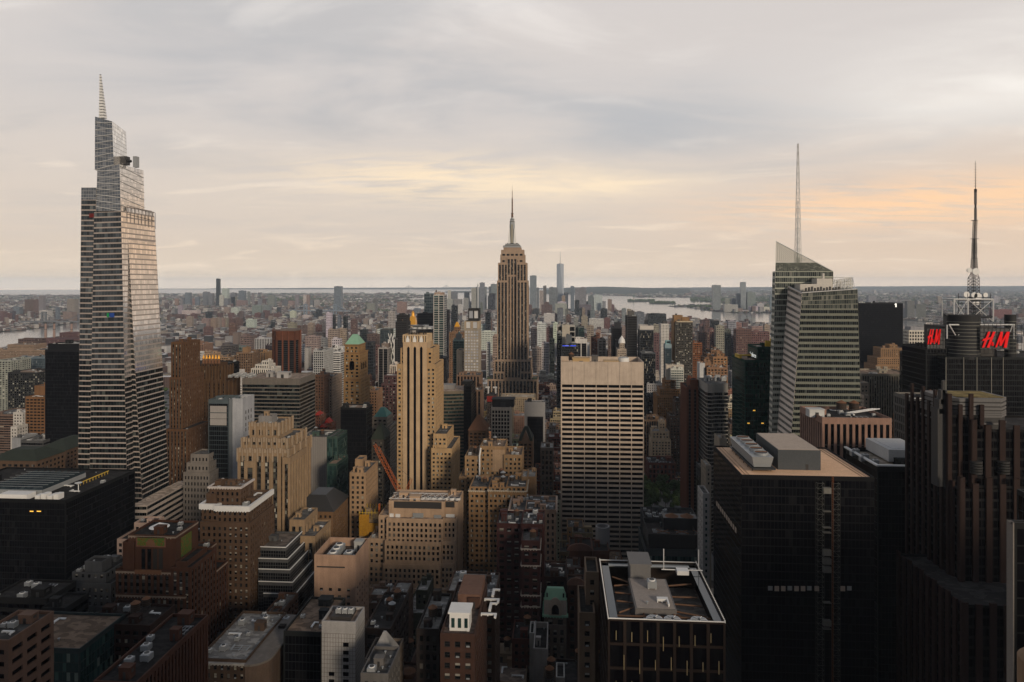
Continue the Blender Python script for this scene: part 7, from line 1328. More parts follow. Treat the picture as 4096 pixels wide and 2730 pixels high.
T('glass_block', ob, 'dark round fronted glass block between the slab and the ochre setback tower', 'A4', [(178, 245, 765, 1040, 26)], 'curt', (.05, .055, .06), 'gd', R_DARK, .4)
T('low_building', lb, 'long white roofed low building above the tan penthouse block', 'A4', [(175, 300, 670, 1100, 40)], 'pun', (.40, .38, .36), 'gd', R_PALE, 1)
# ------------------------------------------------------------------ far skylines
FAR = []
G1, G2, G3, G4, RB, TN, WH, DK, BL, PK = (.20, .205, .21), (.30, .30, .29), (.12, .125, .13), (.08, .085, .09), (.13, .06, .05), (.27, .2, .15), (.46, .45, .43), (.03, .032, .036), (.09, .13, .17), (.26, .15, .13)
rows = '''H2 7300|888 932 120 DK c|886 946 392 G4 c|965 1040 252 WH p|1190 1268 282 BL c|1308 1338 292 G1 p|1368 1393 320 G1 p|709 779 297 G3 c|783 838 316 G3 c|469 534 307 BL c|1083 1145 308 G3 c|1588 1662 345 G1 p|1500 1548 392 RB p|1953 1994 335 G1 p|2060 2104 338 WH p|930 978 345 WH p|985 1050 387 G3 c|1090 1150 362 TN p|605 655 368 BL c|570 606 387 PK p|555 582 350 G1 c|432 458 378 BL c|1780 1846 402 G3 p|1820 1920 420 TN p|2205 2270 406 G2 p|2108 2190 405 G4 c|1810 1860 452 BL c|1640 1682 440 G4 p|330 374 392 PK p|1160 1282 412 PK p|405 432 400 G1 p|1300 1345 470 TN p|1450 1500 392 G1 p|640 664 420 WH p|1664 1690 365 BL c|1348 1384 470 WH p
H2 5300|430 630 548 WH p|1370 1490 480 G1 p|1496 1600 480 G1 p|375 425 480 G2 p|2105 2140 340 TN p|990 1055 505 TN p|1090 1180 510 WH p|600 740 592 RB p
H2 4500|745 812 562 DK c|1880 1950 556 WH p|1520 1592 548 RB p|1660 1748 590 RB p|1755 1846 628 WH p|1592 1640 590 RB p|1405 1490 580 RB p|2230 2300 535 DK c|1495 1525 575 G4 p|905 962 585 RB p|1050 1110 580 RB p|228 330 605 RB p|330 425 600 RB p|466 500 610 RB p|545 612 590 RB p|2050 2145 610 WH p|2195 2260 630 BL c|1195 1245 560 RB p
H2 3500|692 785 658 TN p|818 880 650 TN p|880 940 645 TN p|945 985 655 TN p|985 1036 645 TN p|1040 1126 655 RB p|1130 1220 648 RB p|490 558 630 TN p|1290 1400 670 WH p|1255 1322 712 DK c|1620 1660 705 DK c|415 515 735 G4 p|515 562 720 BL c
H2 2800|720 812 770 RB p|1850 1950 715 TN p|1930 2012 752 RB p|2120 2192 720 TN p|2060 2132 785 WH p|2224 2290 742 RB p|2280 2353 692 G3 p|1060 1140 720 RB p|2195 2353 845 TN p|1440 1560 905 WH p|2046 2120 745 RB p
H2 1950|2085 2260 895 TN p|2262 2353 915 G1 p|2030 2110 1010 WH p|2080 2192 1150 WH p
H3 6000|122 215 222 BL c|1620 1718 392 G2 p|560 665 452 G1 p|648 700 397 G3 p|1650 1690 275 WH p|1695 1776 302 G3 c|1870 1938 303 G3 c|1968 2030 244 G2 p|2030 2076 235 BL c|2078 2144 173 G1 c|2140 2172 232 G1 c|2228 2310 190 G1 c|2200 2265 225 G2 c|2188 2250 346 G1 p|2205 2292 318 DK c|1728 1836 396 G1 p|1860 1942 380 G2 p|1945 2058 425 WH p|1985 2032 345 G2 p|2046 2060 200 BL c
H3 5200|968 1086 432 PK p|1100 1190 545 RB p|1190 1275 520 BL c|1790 1850 470 WH p|2085 2120 440 G3 p
H3 2600|345 418 668 RB p|14 78 582 WH p|166 198 612 BL c|245 287 632 DK c|72 122 605 DK c|690 760 735 TN p|1600 1660 620 RB p|850 930 560 G2 p|1835 1870 708 TN p|1700 1778 482 DK c|1690 1750 570 WH c|2155 2225 575 DK c|2100 2195 735 WH p|2195 2240 660 RB p
H3 2200|40 172 802 TN p|170 272 792 TN p|566 725 865 RB p|700 950 800 WH p|470 560 805 DK c|2100 2310 830 WH p|2130 2255 885 TN p
H3 1650|60 200 1060 WH p|530 650 970 DK c|90 195 930 WH p|650 740 1015 RB p|2255 2345 890 TN p|2170 2215 985 WH p
H4 5700|402 490 78 G1 c|458 495 292 G2 p|490 524 242 G3 c|530 584 280 G2 p|580 624 216 G3 p|659 772 237 G3 c|858 916 306 G1 c|949 998 220 BL c|1010 1087 250 G1 c|1086 1160 236 G1 c|1185 1252 348 G3 c|1262 1376 342 WH p|1228 1280 372 G4 c|1450 1504 397 PK p|1503 1538 468 RB p|1378 1422 422 G1 p|955 1000 412 G3 c|1070 1150 450 PK p|1150 1225 425 G1 p|372 392 215 G1 c
H4 5000|556 702 470 RB p|590 660 438 RB p|742 900 455 G2 p|775 890 432 WH p|830 876 350 TN p|372 428 470 RB p|420 520 520 TN p|600 690 590 TN p|1005 1066 408 DK c|1070 1225 470 G3 p
H4 4200|770 850 516 G4 c|1355 1442 522 DK c|1215 1276 540 G3 c|1068 1105 512 DK c|1105 1145 517 TN p|1640 1696 520 G1 c|1708 1766 528 TN p|590 735 590 WH p|725 770 590 RB p|876 920 530 G3 p|1175 1215 545 DK c|1350 1400 575 TN p
H4 3500|1800 1940 570 G4 c|1990 2236 592 DK c|1200 1395 658 WH p|1870 1976 668 TN p|1965 2120 682 RB p|1540 1620 665 G1 p|890 960 608 RB p|990 1050 650 G1 p|1095 1180 625 TN p|1400 1480 650 RB p
H4 2300|1170 1262 752 TN p|715 780 715 WH p|620 760 780 RB p|415 530 790 TN p|1145 1215 860 RB p|1640 1702 765 TN p|2065 2140 735 TN p|500 620 720 WH p|1455 1508 895 RB p|1288 1356 810 TN p
H4 1700|665 735 930 DK c|560 660 985 WH p|2070 2160 860 RB p|2095 2160 1085 WH p|430 560 1050 TN p
H5 6700|848 952 205 G1 c|1222 1290 165 G2 c|1310 1420 302 G1 p|1160 1220 322 BL c|1216 1345 368 BL c|1010 1070 387 G1 p|1100 1160 388 BL c|1440 1535 455 WH p|945 1000 475 G3 p
H5 6300|1000 1182 468 G2 p|1040 1246 520 PK p|1170 1530 545 WH p|1345 1480 492 WH p|1530 1610 500 WH p|1610 1640 345 BL c
H5 2600|735 800 668 RB p|822 930 685 DK c|1055 1160 690 G2 c|1150 1235 715 PK p|700 810 760 RB p|1370 1600 765 TN p|675 740 730 RB p|940 1000 740 G2 p|1540 1610 742 TN p
H5 1900|890 1000 752 TN p|1160 1360 802 RB p|1365 1605 835 RB p|650 800 840 RB p|1000 1090 800 G4 p|1025 1130 880 G4 p|800 880 800 RB p|260 320 850 RB p
H6 9000|262 362 348 G1 p|1195 1250 360 TN p|1815 1910 380 G1 p|1950 2012 362 G2 p
H6 5200|785 882 420 G3 p|780 905 522 G3 c|905 1035 466 G3 p|895 1005 602 WH p|732 782 482 G1 p|1090 1250 652 TN p|2160 2282 580 G1 c|1950 2190 537 RED p|1970 2060 655 WH p|2060 2150 660 WH p|2280 2353 590 RB p
H6 1900|720 800 905 TN p|840 980 1035 G2 c|985 1110 1065 BL c|890 1000 1115 RB p|830 960 1205 RB p|1110 1180 980 RB p
H1 5200|520 580 352 G1 p|180 258 500 BL c|450 520 400 RB p|900 1000 395 TN p|330 470 400 RB p
H1 4300|0 60 560 RB p|65 125 585 RB p|845 965 570 PK p|130 180 555 G4 p|530 640 550 WH p|745 780 505 BL c|1000 1062 600 G1 p'''
for line in rows.split('\n'):
    h, *its = line.split('|'); crop, Y = h.split(); Y = float(Y); rr = random.Random(line[:20])
    for k, it in enumerate(its):
        a, b, c, cn, st = it.split(); col = globals()[cn]; col = tuple(v * rr.uniform(.85, 1.15) for v in col); y = Y + (k % 7) * 24
        tall = float(c) < (700 if Y < 3000 else 470 if Y < 5000 else 400)
        w_ = abs(XY(cv_(crop, float(b), 0)[0], y) - XY(cv_(crop, float(a), 0)[0], y))
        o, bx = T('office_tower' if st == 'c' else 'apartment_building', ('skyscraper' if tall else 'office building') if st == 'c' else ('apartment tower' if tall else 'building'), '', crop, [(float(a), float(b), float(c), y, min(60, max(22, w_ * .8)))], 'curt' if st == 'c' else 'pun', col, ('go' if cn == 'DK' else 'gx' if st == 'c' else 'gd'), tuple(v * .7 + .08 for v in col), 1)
        FAR.append((o, bx[0], col, cn, tall)) if Y < 99999 else 0
# needle tipped tower
m, p = newmat('pale_mirror_glass'); M['gw2'] = m; setp(p, .25, .6, .5); p.inputs['Base Color'].default_value = (.34, .38, .42, 1)
def far_tower(px0, px1, ytop, ytip, Y, label):
    e = thing('glass_tower', 'skyscraper', label, (XY((px0 + px1) / 2, Y), Y, 0)); off = O3(e); x0, x1 = XY(px0, Y), XY(px1, Y); zt = PT((px0 + px1) / 2, ytop, Y).z; h = (x1 - x0) / 2; xm = (x0 + x1) / 2; yc = Y + h; mb = MB()
    b = [(x0, Y, 55), (x1, Y, 55), (x1, Y + 2 * h, 55), (x0, Y + 2 * h, 55)]; r = h * .98; t = [(xm, yc - r, zt), (xm + r, yc, zt), (xm, yc + r, zt), (xm - r, yc, zt)]
    mb.poly(b + t, [(0, 1, 4), (1, 2, 5), (2, 3, 6), (3, 0, 7), (4, 1, 5), (5, 2, 6), (6, 3, 7), (7, 0, 4), (4, 5, 6, 7)]); mb.box(x0, x1, Y, Y + 2 * h, 0, 55); mb.build('shaft', ['gw2'], e, None, off)
    mb = MB(); tip = PT((px0 + px1) / 2, ytip, Y).z; mb.cyl(xm, yc, zt, zt + 4, 14, 14, 0, 16); mb.cyl(xm, yc, zt + 4, tip, 2.6, .8, 0, 6); mb.build('spire', ['grey'], e, None, off)
far_tower(2226.5, 2255.5, 1056, 1005, 5900, 'tallest pale glass tower on the far skyline with a needle tip')
for (px, y0, y1, Y, lab) in ((1910.5, 1150, 1134, 6010, 'thin pointed spire on the dark tower left of the central skyscraper'),):
    e = thing('spire', 'spire', lab, (XY(px, Y), Y, 0)); mb = MB(); z0, z1 = PT(px, y0 + 4, Y).z, PT(px, y1, Y).z; mb.cyl(0, 12, 0, z0, 10, 10, 0, 8); mb.cyl(0, 12, z0, z1 - 8, 10, 2, 0, 8); mb.cyl(0, 12, z1 - 8, z1 + 14, 1.4, .4, 0, 6); mb.build('lantern', ['grey'], e)
e, bx = T('twisted_tower', 'apartment tower', 'white latticed tower that flares towards its top, beside the far right river', 'H6', [(830, 1010, 765, 1400, 24, 'blank', (.24, .24, .25)), (805, 1030, 812, 1395, 34)], dict(bay=5.5, fl=6.5, wf=.66, hf=.6, rec=.6), (.50, .47, .41), 'gk', R_GREY, 0)
# ------------------------------------------------------------------ bridges, statue
def cable(mb, a, b, sag, r, n=16):
    p = None
    for k in range(n + 1):
        t = k / n; q = Vector(a) + (Vector(b) - Vector(a)) * t; q.z -= sag * 4 * t * (1 - t)
        if p: mb.bar(p, q, r)
        p = q
def bridge(label, tw, Y, ydeck, ytop, wpx, ends, col, r=2.5):
    e = thing('suspension_bridge', 'bridge', label, (XY(tw[0], Y), Y, 0)); off = O3(e); tops = []
    for px in tw:
        p = PT(px, ytop, Y); w_ = abs(XY(px + wpx, Y) - XY(px, Y)); mb = MB()
        for s in (-1, 1): mb.box(p.x + s * w_ - w_ * .3, p.x + s * w_ + w_ * .3, Y - 8, Y + 8, -2, p.z)
        for z in (.97, .8, .55): mb.box(p.x - w_ * .7, p.x + w_ * .7, Y - 6, Y + 6, p.z * z - 6, p.z * z)
        mb.build('tower', ['panel'], e, col, off); tops.append(p)
    zd = PT(tw[0], ydeck, Y).z; x0, x1 = XY(ends[0], Y), XY(ends[1], Y); mb = MB(); mb.box(x0, x1, Y - 12, Y + 12, zd - 7, zd); mb.build('deck', ['panel'], e, col, off)
    mb = MB()
    for a, b in zip(tops, tops[1:]): cable(mb, a, b, a.z - zd - 6, r)
    mb.bar(tops[0], (x0 + (tops[0].x - x0) * .25, Y, zd), r); mb.bar(tops[-1], (x1 + (tops[-1].x - x1) * .25, Y, zd), r); mb.build('cable', ['panel'], e, col, off)
bridge('pale suspension bridge with two tall towers on the far horizon', (1634.5, 1785.6), 18600, 1164.5, 1143, 1.7, (1590, 1835), (.25, .27, .28), 6)
bridge('grey steel suspension bridge crossing the river left of the tapering glass tower', (176, 330), 4000, 1285, 1248, 7, (90, 420), (.13, .14, .15), 2)
bridge('blue grey suspension bridge towers among the far left housing blocks', (1222, 1340), 5200, 1242, 1217, 5, (1155, 1400), (.16, .2, .24), 2.5)
e = thing('statue', 'statue', 'tiny green statue on a pedestal on the island in the harbour', (*G(2535, 1204), 0)); mb = MB(); mb.box(-14, 14, -14, 14, 0, 20); mb.frustum([(-9, -9, 20), (9, -9, 20), (9, 9, 20), (-9, 9, 20)], [(-7, -7, 47), (7, -7, 47), (7, 7, 47), (-7, 7, 47)]); mb.build('pedestal', ['wall'], e, (.35, .32, .28)); mb = MB(); mb.cyl(0, 0, 47, 72, 6, 4.2, 0, 10); mb.cyl(0, 0, 72, 79, 4.2, 2.5, 0, 10); mb.cyl(0, 0, 79, 84, 2.4, 2.2, 0, 10); mb.bar((-3.5, 0, 75), (-6, 0, 90), 1.3); mb.cyl(-6, 0, 90, 94, 1.4, .6, 0, 8); mb.build('figure', ['teal'], e)
# ------------------------------------------------------------------ water, land, hills
def sheet(name, pts, z, mat):
    mb = MB(); mb.poly([(x, y, z) for x, y in pts], [tuple(range(len(pts)))]); o = mb.build(name, [mat]); o['kind'] = 'structure'; return o
def gp(pts): return [G(x, y) for x, y in pts]
a = [2 * math.pi * k / 160 for k in range(160)]
sheet('water', [(31600 * math.cos(t), 31600 * math.sin(t)) for t in a], -2, 'water')
P_BK = [(-900, 1181), (-400, 1181), (250, 1181.5), (660, 1176), (1300, 1174), (1640, 1176), (1700, 1184), (1690, 1192), (1590, 1194), (1590, 1200), (1700, 1200), (1700, 1222), (1620, 1223), (1620, 1240), (1500, 1246), (1300, 1262), (900, 1280), (420, 1287), (297, 1289), (238, 1302), (128, 1316), (0, 1328), (-400, 1374), (-900, 1440)]
P_NJ = [(2829, 1243), (2760, 1230), (2670, 1227), (2700, 1222), (2850, 1217), (2850, 1210), (2765, 1205), (2800, 1201), (2870, 1201), (2870, 1192), (2545, 1190), (2530, 1186), (2256, 1178), (2256, 1166), (2700, 1158), (3000, 1157), (5200, 1157), (5200, 1420), (4300, 1330), (4089, 1318), (3702, 1286), (3613, 1280), (3079, 1253), (2951, 1252)]
P_MN = [(0, 1402), (240, 1352), (420, 1325), (700, 1298), (1300, 1276), (1600, 1254), (1750, 1246), (1950, 1238), (2250, 1234), (2420, 1241), (2458, 1251), (2592, 1271), (2666, 1286), (2772, 1289), (2966, 1301), (3079, 1310), (3400, 1329), (3612, 1343), (4090, 1350), (4600, 1385), (5600, 1500)]
W_BK, W_NJ = gp(P_BK), gp(P_NJ); W_MN = gp(P_MN) + [(2200, 200), (1600, -700), (-1600, -700), (-1700, 700), G(-900, 1640)]
sheet('far_shore', W_BK, 0, 'land'); sheet('far_bank', W_NJ, 0, 'land'); sheet('street_ground', W_MN, 0, 'asphalt')
ISL = [[(2508, 1208), (2530, 1204), (2570, 1199.5), (2600, 1203), (2620, 1206), (2590, 1208), (2545, 1208.5)], [(2597, 1217), (2625, 1209), (2660, 1207.5), (2700, 1212), (2706, 1215), (2660, 1218)], [(2765, 1204), (2850, 1202), (2870, 1206), (2840, 1210)], [(1500, 1229), (1560, 1224), (1600, 1228), (1560, 1233)]]
for k, p_ in enumerate(ISL): sheet('island', gp(p_), .6, 'hill')
for p_ in ([(3430, 1172), (3560, 1176), (3842, 1181), (3842, 1187), (3560, 1181), (3430, 1175)], [(3950, 1190), (4150, 1191), (4150, 1195), (3950, 1194)], [(2960, 1180), (3060, 1181), (3060, 1183), (2960, 1183)]): sheet('bay', gp(p_), .8, 'water')
def ridge(name, pts, d0, d1):
    mb = MB(); n = len(pts); fr, cr_, bk = [], [], []
    sub = []
    for (xa, ya), (xb, yb) in zip(pts, pts[1:]):
        for k in range(12): t = k / 12; sub.append((xa + (xb - xa) * t, ya + (yb - ya) * t))
    sub.append(pts[-1]); rr = random.Random(3)
    for px, py in sub:
        t = (px - CX) / F; dirv = (t * CT - ST, t * ST + CT)
        z = CZ - (py - YH + rr.uniform(-.5, .5)) / F * d1
        fr.append((dirv[0] * d0, dirv[1] * d0, -1)); cr_.append((dirv[0] * d1, dirv[1] * d1, z)); bk.append((dirv[0] * d1 * 1.06, dirv[1] * d1 * 1.06, -1))
    m_ = len(sub); mb.poly(fr + cr_ + bk, [(k, k + 1, m_ + k + 1, m_ + k) for k in range(m_ - 1)] + [(m_ + k, m_ + k + 1, 2 * m_ + k + 1, 2 * m_ + k) for k in range(m_ - 1)]); o = mb.build(name, ['hill'], None); o['kind'] = 'structure'
ridge('hills', [(2180, 1160), (2256, 1152), (2300, 1150), (2345, 1149), (2420, 1147), (2480, 1149), (2560, 1152), (2650, 1154), (2760, 1157)], 15900, 18500)
ridge('hills', [(560, 1162), (760, 1156), (900, 1154), (1150, 1153), (1700, 1151), (1900, 1149), (2000, 1150), (2200, 1153)], 27800, 29000)
ridge('hills', [(2560, 1153), (2800, 1150), (3100, 1149), (3400, 1147), (3800, 1145), (4300, 1145)], 25500, 28500)
ridge('hills', [(1780, 1167), (1850, 1164.5), (1890, 1164.5), (1960, 1168)], 18200, 19000)
# ------------------------------------------------------------------ street blocks, avenue markings
AV = [-1980, -1690, -1400, -1150, -930, -730, -590, -455, -322, -166, 160, 440, 715, 990, 1265, 1540, 1820, 2100]
mb = MB()
for k in range(-4, 64):
    y0 = 523 + 80.5 * k + 8; y1 = y0 + 64.5
    if y1 < 0 or y0 > 3200: continue
    for a_, b_ in zip(AV, AV[1:]):
        x0, x1 = a_ + 13, b_ - 13; t = y1 * .95 + 400
        if abs((x0 + x1) / 2) > t: continue
        mb.box(x0, x1, y0, y1, 0, .15)
o = mb.build('pavement', ['walk']); o['kind'] = 'structure'
mb = MB()
for k in range(-2, 6):
    ys = 523 + 80.5 * k
    for s in (-1, 1):
        for i in range(9): x = 148 + i * 2.7; mb.box(x, x + 1.2, ys + s * 6.5 - 1.6, ys + s * 6.5 + 1.6, .004, .009)
    for lane in (-6, -2, 2, 6):
        for i in range(8): mb.box(160 + lane - .12, 160 + lane + .12, ys + 12 + i * 8, ys + 15 + i * 8, .004, .009)
o = mb.build('road_markings', ['paint']); o['kind'] = 'structure'
# parked and moving cars on the avenue
mb = MB()
mb.frustum([(-.9, -2.2, .35), (.9, -2.2, .35), (.9, 2.2, .35), (-.9, 2.2, .35)], [(-.88, -2.15, .95), (.88, -2.15, .95), (.88, 2.15, .95), (-.88, 2.15, .95)], 0); mb.frustum([(-.82, -1.5, .95), (.82, -1.5, .95), (.82, 1.2, .95), (-.82, 1.2, .95)], [(-.68, -.9, 1.5), (.68, -.9, 1.5), (.68, .75, 1.5), (-.68, .75, 1.5)], 1); mb.box(-.66, .66, -.88, .73, 1.5, 1.54, 0)
for x in (-.85, .85):
    for y in (-1.4, 1.4): mb.box(x - .1, x + .1, y - .33, y + .33, 0, .62, 2)
proto = mb.build('car', ['car', 'gk', 'steel']); cm_ = proto.data; bpy.data.objects.remove(proto)
rr = random.Random(5); CARC = [(.6, .6, .58), (.02, .02, .02), (.5, .3, .02), (.25, .25, .25), (.08, .09, .12), (.3, .03, .02)]
CN = ['white', 'black', 'yellow', 'grey', 'dark blue', 'red']; seq = []
for i in range(24): seq.append((152 + (i % 4) * 4 + rr.uniform(-.4, .4), 700 + i * 13 + rr.uniform(-2, 2), i % 6 if i % 3 else rr.randrange(6)))
cnt = {}
for x, y, c in seq:
    o = place('car', cm_, None, CARC[c], (x, y, .004)); tag(o, f'small {CN[c]} car driving on the avenue beside the park trees', 'car', f'{CN[c]} cars on the avenue')
# ------------------------------------------------------------------ park trees
def treemesh(seed):
    r = random.Random(seed); rg = np.random.default_rng(seed); mb = MB(); cl = []
    for i in range(13):
        th, ph = r.uniform(0, 6.28), r.uniform(-.3, 1.4); R_ = r.uniform(2.2, 5.2); cl.append((R_ * math.cos(th) * math.cos(ph), R_ * math.sin(th) * math.cos(ph), 12.5 + 4.2 * math.sin(ph) + r.uniform(-1, 1), r.uniform(1.3, 2.4)))
    q = []
    for x, y, z, rad in cl:
        n = int(110 * rad); d = rg.normal(size=(n, 3)); d /= np.linalg.norm(d, axis=1)[:, None]; c = np.array((x, y, z)) + d * rad * rg.uniform(.55, 1.1, (n, 1)); a_ = rg.normal(size=(n, 3)); b_ = np.cross(d, a_); b_ /= np.linalg.norm(b_, axis=1)[:, None]; t_ = np.cross(b_, d) * .4 + d * .25; s = rg.uniform(.22, .5, (n, 1))
        q.append(np.stack([c - b_ * s - t_ * s, c + b_ * s - t_ * s, c + b_ * s * .7 + t_ * s, c - b_ * s * .7 + t_ * s], 1))
    mb.quads(np.concatenate(q)); o = mb.build('crown', ['leaf']); me = o.data; bpy.data.objects.remove(o)
    tb = MB(); tb.cyl(0, 0, 0, 8, .45, .26, 0, 8)
    for x, y, z, rad in cl: tb.bar((0, 0, r.uniform(5, 8)), (x * .8, y * .8, z - .5), .12)
    o = tb.build('trunk', ['bark']); mt_ = o.data; bpy.data.objects.remove(o); return me, mt_
TM = [treemesh(s) for s in (11, 12, 13)]
rr = random.Random(8); k = 0; placed = []
while k < 46:
    x, y = rr.uniform(84, 143), rr.uniform(735, 862)
    if all(math.hypot(x - a_, y - b_) > 6.5 for a_, b_ in placed):
        placed.append((x, y)); s = rr.uniform(.9, 1.35); e = thing('park_tree', 'tree', 'leafy plane tree in the park grove beside the avenue and the white gridded slab', (x, y, .15), 'plane trees in the park'); a_, b_ = TM[k % 3]; z_ = rr.uniform(0, 6.28)
        place('crown', a_, e, None, (0, 0, 0), (0, 0, z_), (s, s, s)); place('trunk', b_, e, None, (0, 0, 0), (0, 0, z_), (s, s, s))
    k = k + 1 if len(placed) > k else k
BLD.append((80, 146, 700, 866, 0, 1)); BLD.append((58, 140, 480, 700, 0, 1))
# ------------------------------------------------------------------ filling the blocks
BA = np.array(BLD)
def overlaps(x0, x1, y0, y1, m_=.8): return bool(np.any((BA[:, 0] < x1 + m_) & (BA[:, 1] > x0 - m_) & (BA[:, 2] < y1 + m_) & (BA[:, 3] > y0 - m_)))
rr = random.Random(21); FILL = []
PAL = [(.12, .065, .045), (.20, .13, .085), (.28, .2, .135), (.075, .05, .042), (.36, .29, .22), (.17, .155, .14), (.10, .045, .036), (.44, .40, .34), (.23, .15, .1), (.05, .045, .043)]
PN = ['red brown', 'brown', 'tan', 'dark brown', 'cream', 'grey', 'dark red', 'white', 'ochre', 'near black']
for k in range(-5, 14):
    for half in (0, 1):
        y0 = 523 + 80.5 * k + 9 + half * 32; dep = 29
        if y0 < 150: continue
        for a_, b_ in zip(AV, AV[1:]):
            x = a_ + 16
            while x < b_ - 22:
                w_ = min(rr.choice([14, 18, 22, 26, 34]), b_ - 16 - x); x0, x1 = x, x + w_ - .6; x += w_
                px0, py_, d = proj((x0, y0, 40)); px1 = proj((x1, y0, 40))[0]
                if px1 < -40 or px0 > 4136 or w_ < 9: continue
                h = rr.uniform(34, 78) if y0 < 720 else (rr.uniform(22, 60) if y0 < 1250 else rr.uniform(14, 42))
                if rr.random() < .1: h *= 1.35
                if overlaps(x0, x1, y0, y0 + dep): continue
                FILL.append((x0, x1, y0, y0 + dep - rr.choice([0, 0, 4, 8]), h, rr.randrange(10)))
# keep only those the camera can see past the towers in front
ALLB = np.concatenate([BA, np.array([(f[0], f[1], f[2], f[3], 0, f[4]) for f in FILL])])
lo, hi = ALLB[:, [0, 2, 4]], ALLB[:, [1, 3, 5]]; O_ = np.array([0, 0, CZ]); vis = []
nB = len(BA)
for i, f in enumerate(FILL):
    us = np.linspace(.1, .9, 5); pts = [(f[0] + (f[1] - f[0]) * u, f[2] + (f[3] - f[2]) * v, f[4] + .1) for u in us for v in (.1, .5, .9)] + [(f[0] + (f[1] - f[0]) * u, f[2] - .1, f[4] * v) for u in us for v in (.93, .8, .6, .4)]
    pts = np.array(pts); D = pts - O_; D[np.abs(D) < 1e-6] = 1e-6; n_ok = 0
    t0 = (lo[None] - O_) / D[:, None]; t1 = (hi[None] - O_) / D[:, None]; tn = np.minimum(t0, t1).max(2); tf = np.maximum(t0, t1).min(2); hit = (tn < tf) & (tn > 0) & (tn < .999); hit[:, nB + i] = False
    ok = ~hit.any(1); px = [proj(p_) for p_ in pts]; inside = np.array([0 < a_[0] < 4096 and a_[1] < 2730 for a_ in px]); ok &= inside
    vis.append(ok.sum() / len(pts) * (f[1] - f[0]) * 30 / DP(f[0], f[2]) ** 2 * 1e6 if ok.sum() >= 2 else 0)
order = sorted(range(len(FILL)), key=lambda i: -vis[i]); keep = [i for i in order if vis[i] > 0][:270]
FOBJ = []
for i in keep:
    f = FILL[i]; r2 = random.Random(i); col = tuple(c * r2.uniform(.85, 1.15) for c in PAL[f[5]]); w_ = f[1] - f[0]
    tiers = [(f[0], f[1], f[4], f[2], f[3] - f[2])]
    if w_ > 17 and r2.random() < .5: q = r2.uniform(.15, .3); tiers.insert(0, (f[0] + w_ * q, f[1] - w_ * q, f[4] + r2.uniform(4, 14), f[2] + 7, f[3] - f[2] - 9))
    st = r2.choice(['pun', 'pun', 'pair', 'pair', 'grid', 'dense', 'band'])
    if f[2] > 720: st = dict(STY[st], rec=0)
    e, bx = T('brick_building' if f[5] in (0, 1, 3, 6, 8) else 'stone_building', 'building', '', 'W', tiers, st, col, r2.choice(['gd', 'gl', 'gl']), r2.choice([R_GREY, R_DARK, R_PALE, R_TAN]), 1.0 if f[2] < 800 else .45)
    FOBJ.append((e, [f[0], f[1], f[2], f[3], f[4]], PN[f[5]], r2))
# ------------------------------------------------------------------ labels for the many
LMK = [(870, 1190, 'the slender dark supertall'), (1350, 1200, 'the lone dark blue tower left of centre'), (2240, 1150, 'the needle tipped glass tower'), (2693, 1190, 'the tapered towers across the river'), (1645, 1280, 'the gold pyramid'), (2548, 1330, 'the black ribbed tower'), (2733, 1340, 'the tan capped balcony tower'), (1145, 1400, 'the rust brown chamfered tower'),
       (1410, 1380, 'the pale green pyramid roof'), (2049, 1300, 'the central art deco skyscraper'), (3520, 1330, 'the black monolith'), (3900, 1400, 'the red letter signs'), (1660, 1640, 'the striped tan tower'), (2400, 1760, 'the white gridded slab'), (480, 1500, 'the tapering glass tower'), (840, 1560, 'the gold finials'), (1110, 1640, 'the banded slab'), (3000, 1560, 'the emerald tower'), (3240, 1500, 'the crystal tower'), (3200, 2000, 'the tan gravel roof'), (2650, 2350, 'the open framed glass roof'), (620, 2300, 'the green mosaic panel'), (1650, 2150, 'the broad pale office building'), (900, 2100, 'the white corniced hotel'), (2220, 2400, 'the green mansard'), (1520, 2560, 'the grey pyramid'), (240, 1300, 'the river chimneys'), (3670, 1370, 'the flared white tower'), (1260, 1400, 'the white gridded tower'), (2250, 1600, 'the black framed tower')]
def where(px, py):
    lx, ly, nm = min(LMK, key=lambda l: math.hypot(l[0] - px, (l[1] - py) * 1.3)); dx_, dy_ = px - lx, py - ly
    if abs(dx_) > abs(dy_) * .8: s = ('just ' if abs(dx_) < 110 else 'well ' if abs(dx_) > 420 else '') + ('left of ' if dx_ < 0 else 'right of ')
    else: s = ('just ' if abs(dy_) < 70 else '') + ('above ' if dy_ < 0 else 'below ')
    return s + nm
pend = []
for o, b, col, cn, tall in FAR:
    px, py, _ = proj(((b[0] + b[1]) / 2, b[2], b[4])); r_ = (b[1] - b[0]) / max(1, b[4]); shape = 'slim' if r_ < .3 else 'broad' if r_ > .9 else 'boxy'
    c = {'G1': 'grey', 'G2': 'pale grey', 'G3': 'slate grey', 'G4': 'dark grey', 'RB': 'red brown', 'TN': 'tan', 'WH': 'white', 'DK': 'black', 'BL': 'blue grey', 'PK': 'pinkish', 'RED': 'bright red'}[cn]
    pend.append((o, px, f'{shape} {c}', 'tower' if tall else 'block', where(px, py)))
for e, b, cn, r2 in FOBJ:
    px, py, _ = proj(((b[0] + b[1]) / 2, b[2], b[4])); r_ = b[4] / (b[1] - b[0]); pend.append((e, px, f'{"narrow" if r_ > 2.8 else "squat" if r_ < 1.3 else "plain"} {cn}', 'roofed building', where(px, py)))
grp = {}
for t in pend: grp.setdefault(t[2:], []).append(t)
ORD = ['leftmost', 'second from left', 'third from left', 'fourth from left', 'fifth from left', 'sixth from left', 'seventh from left', 'eighth from left']
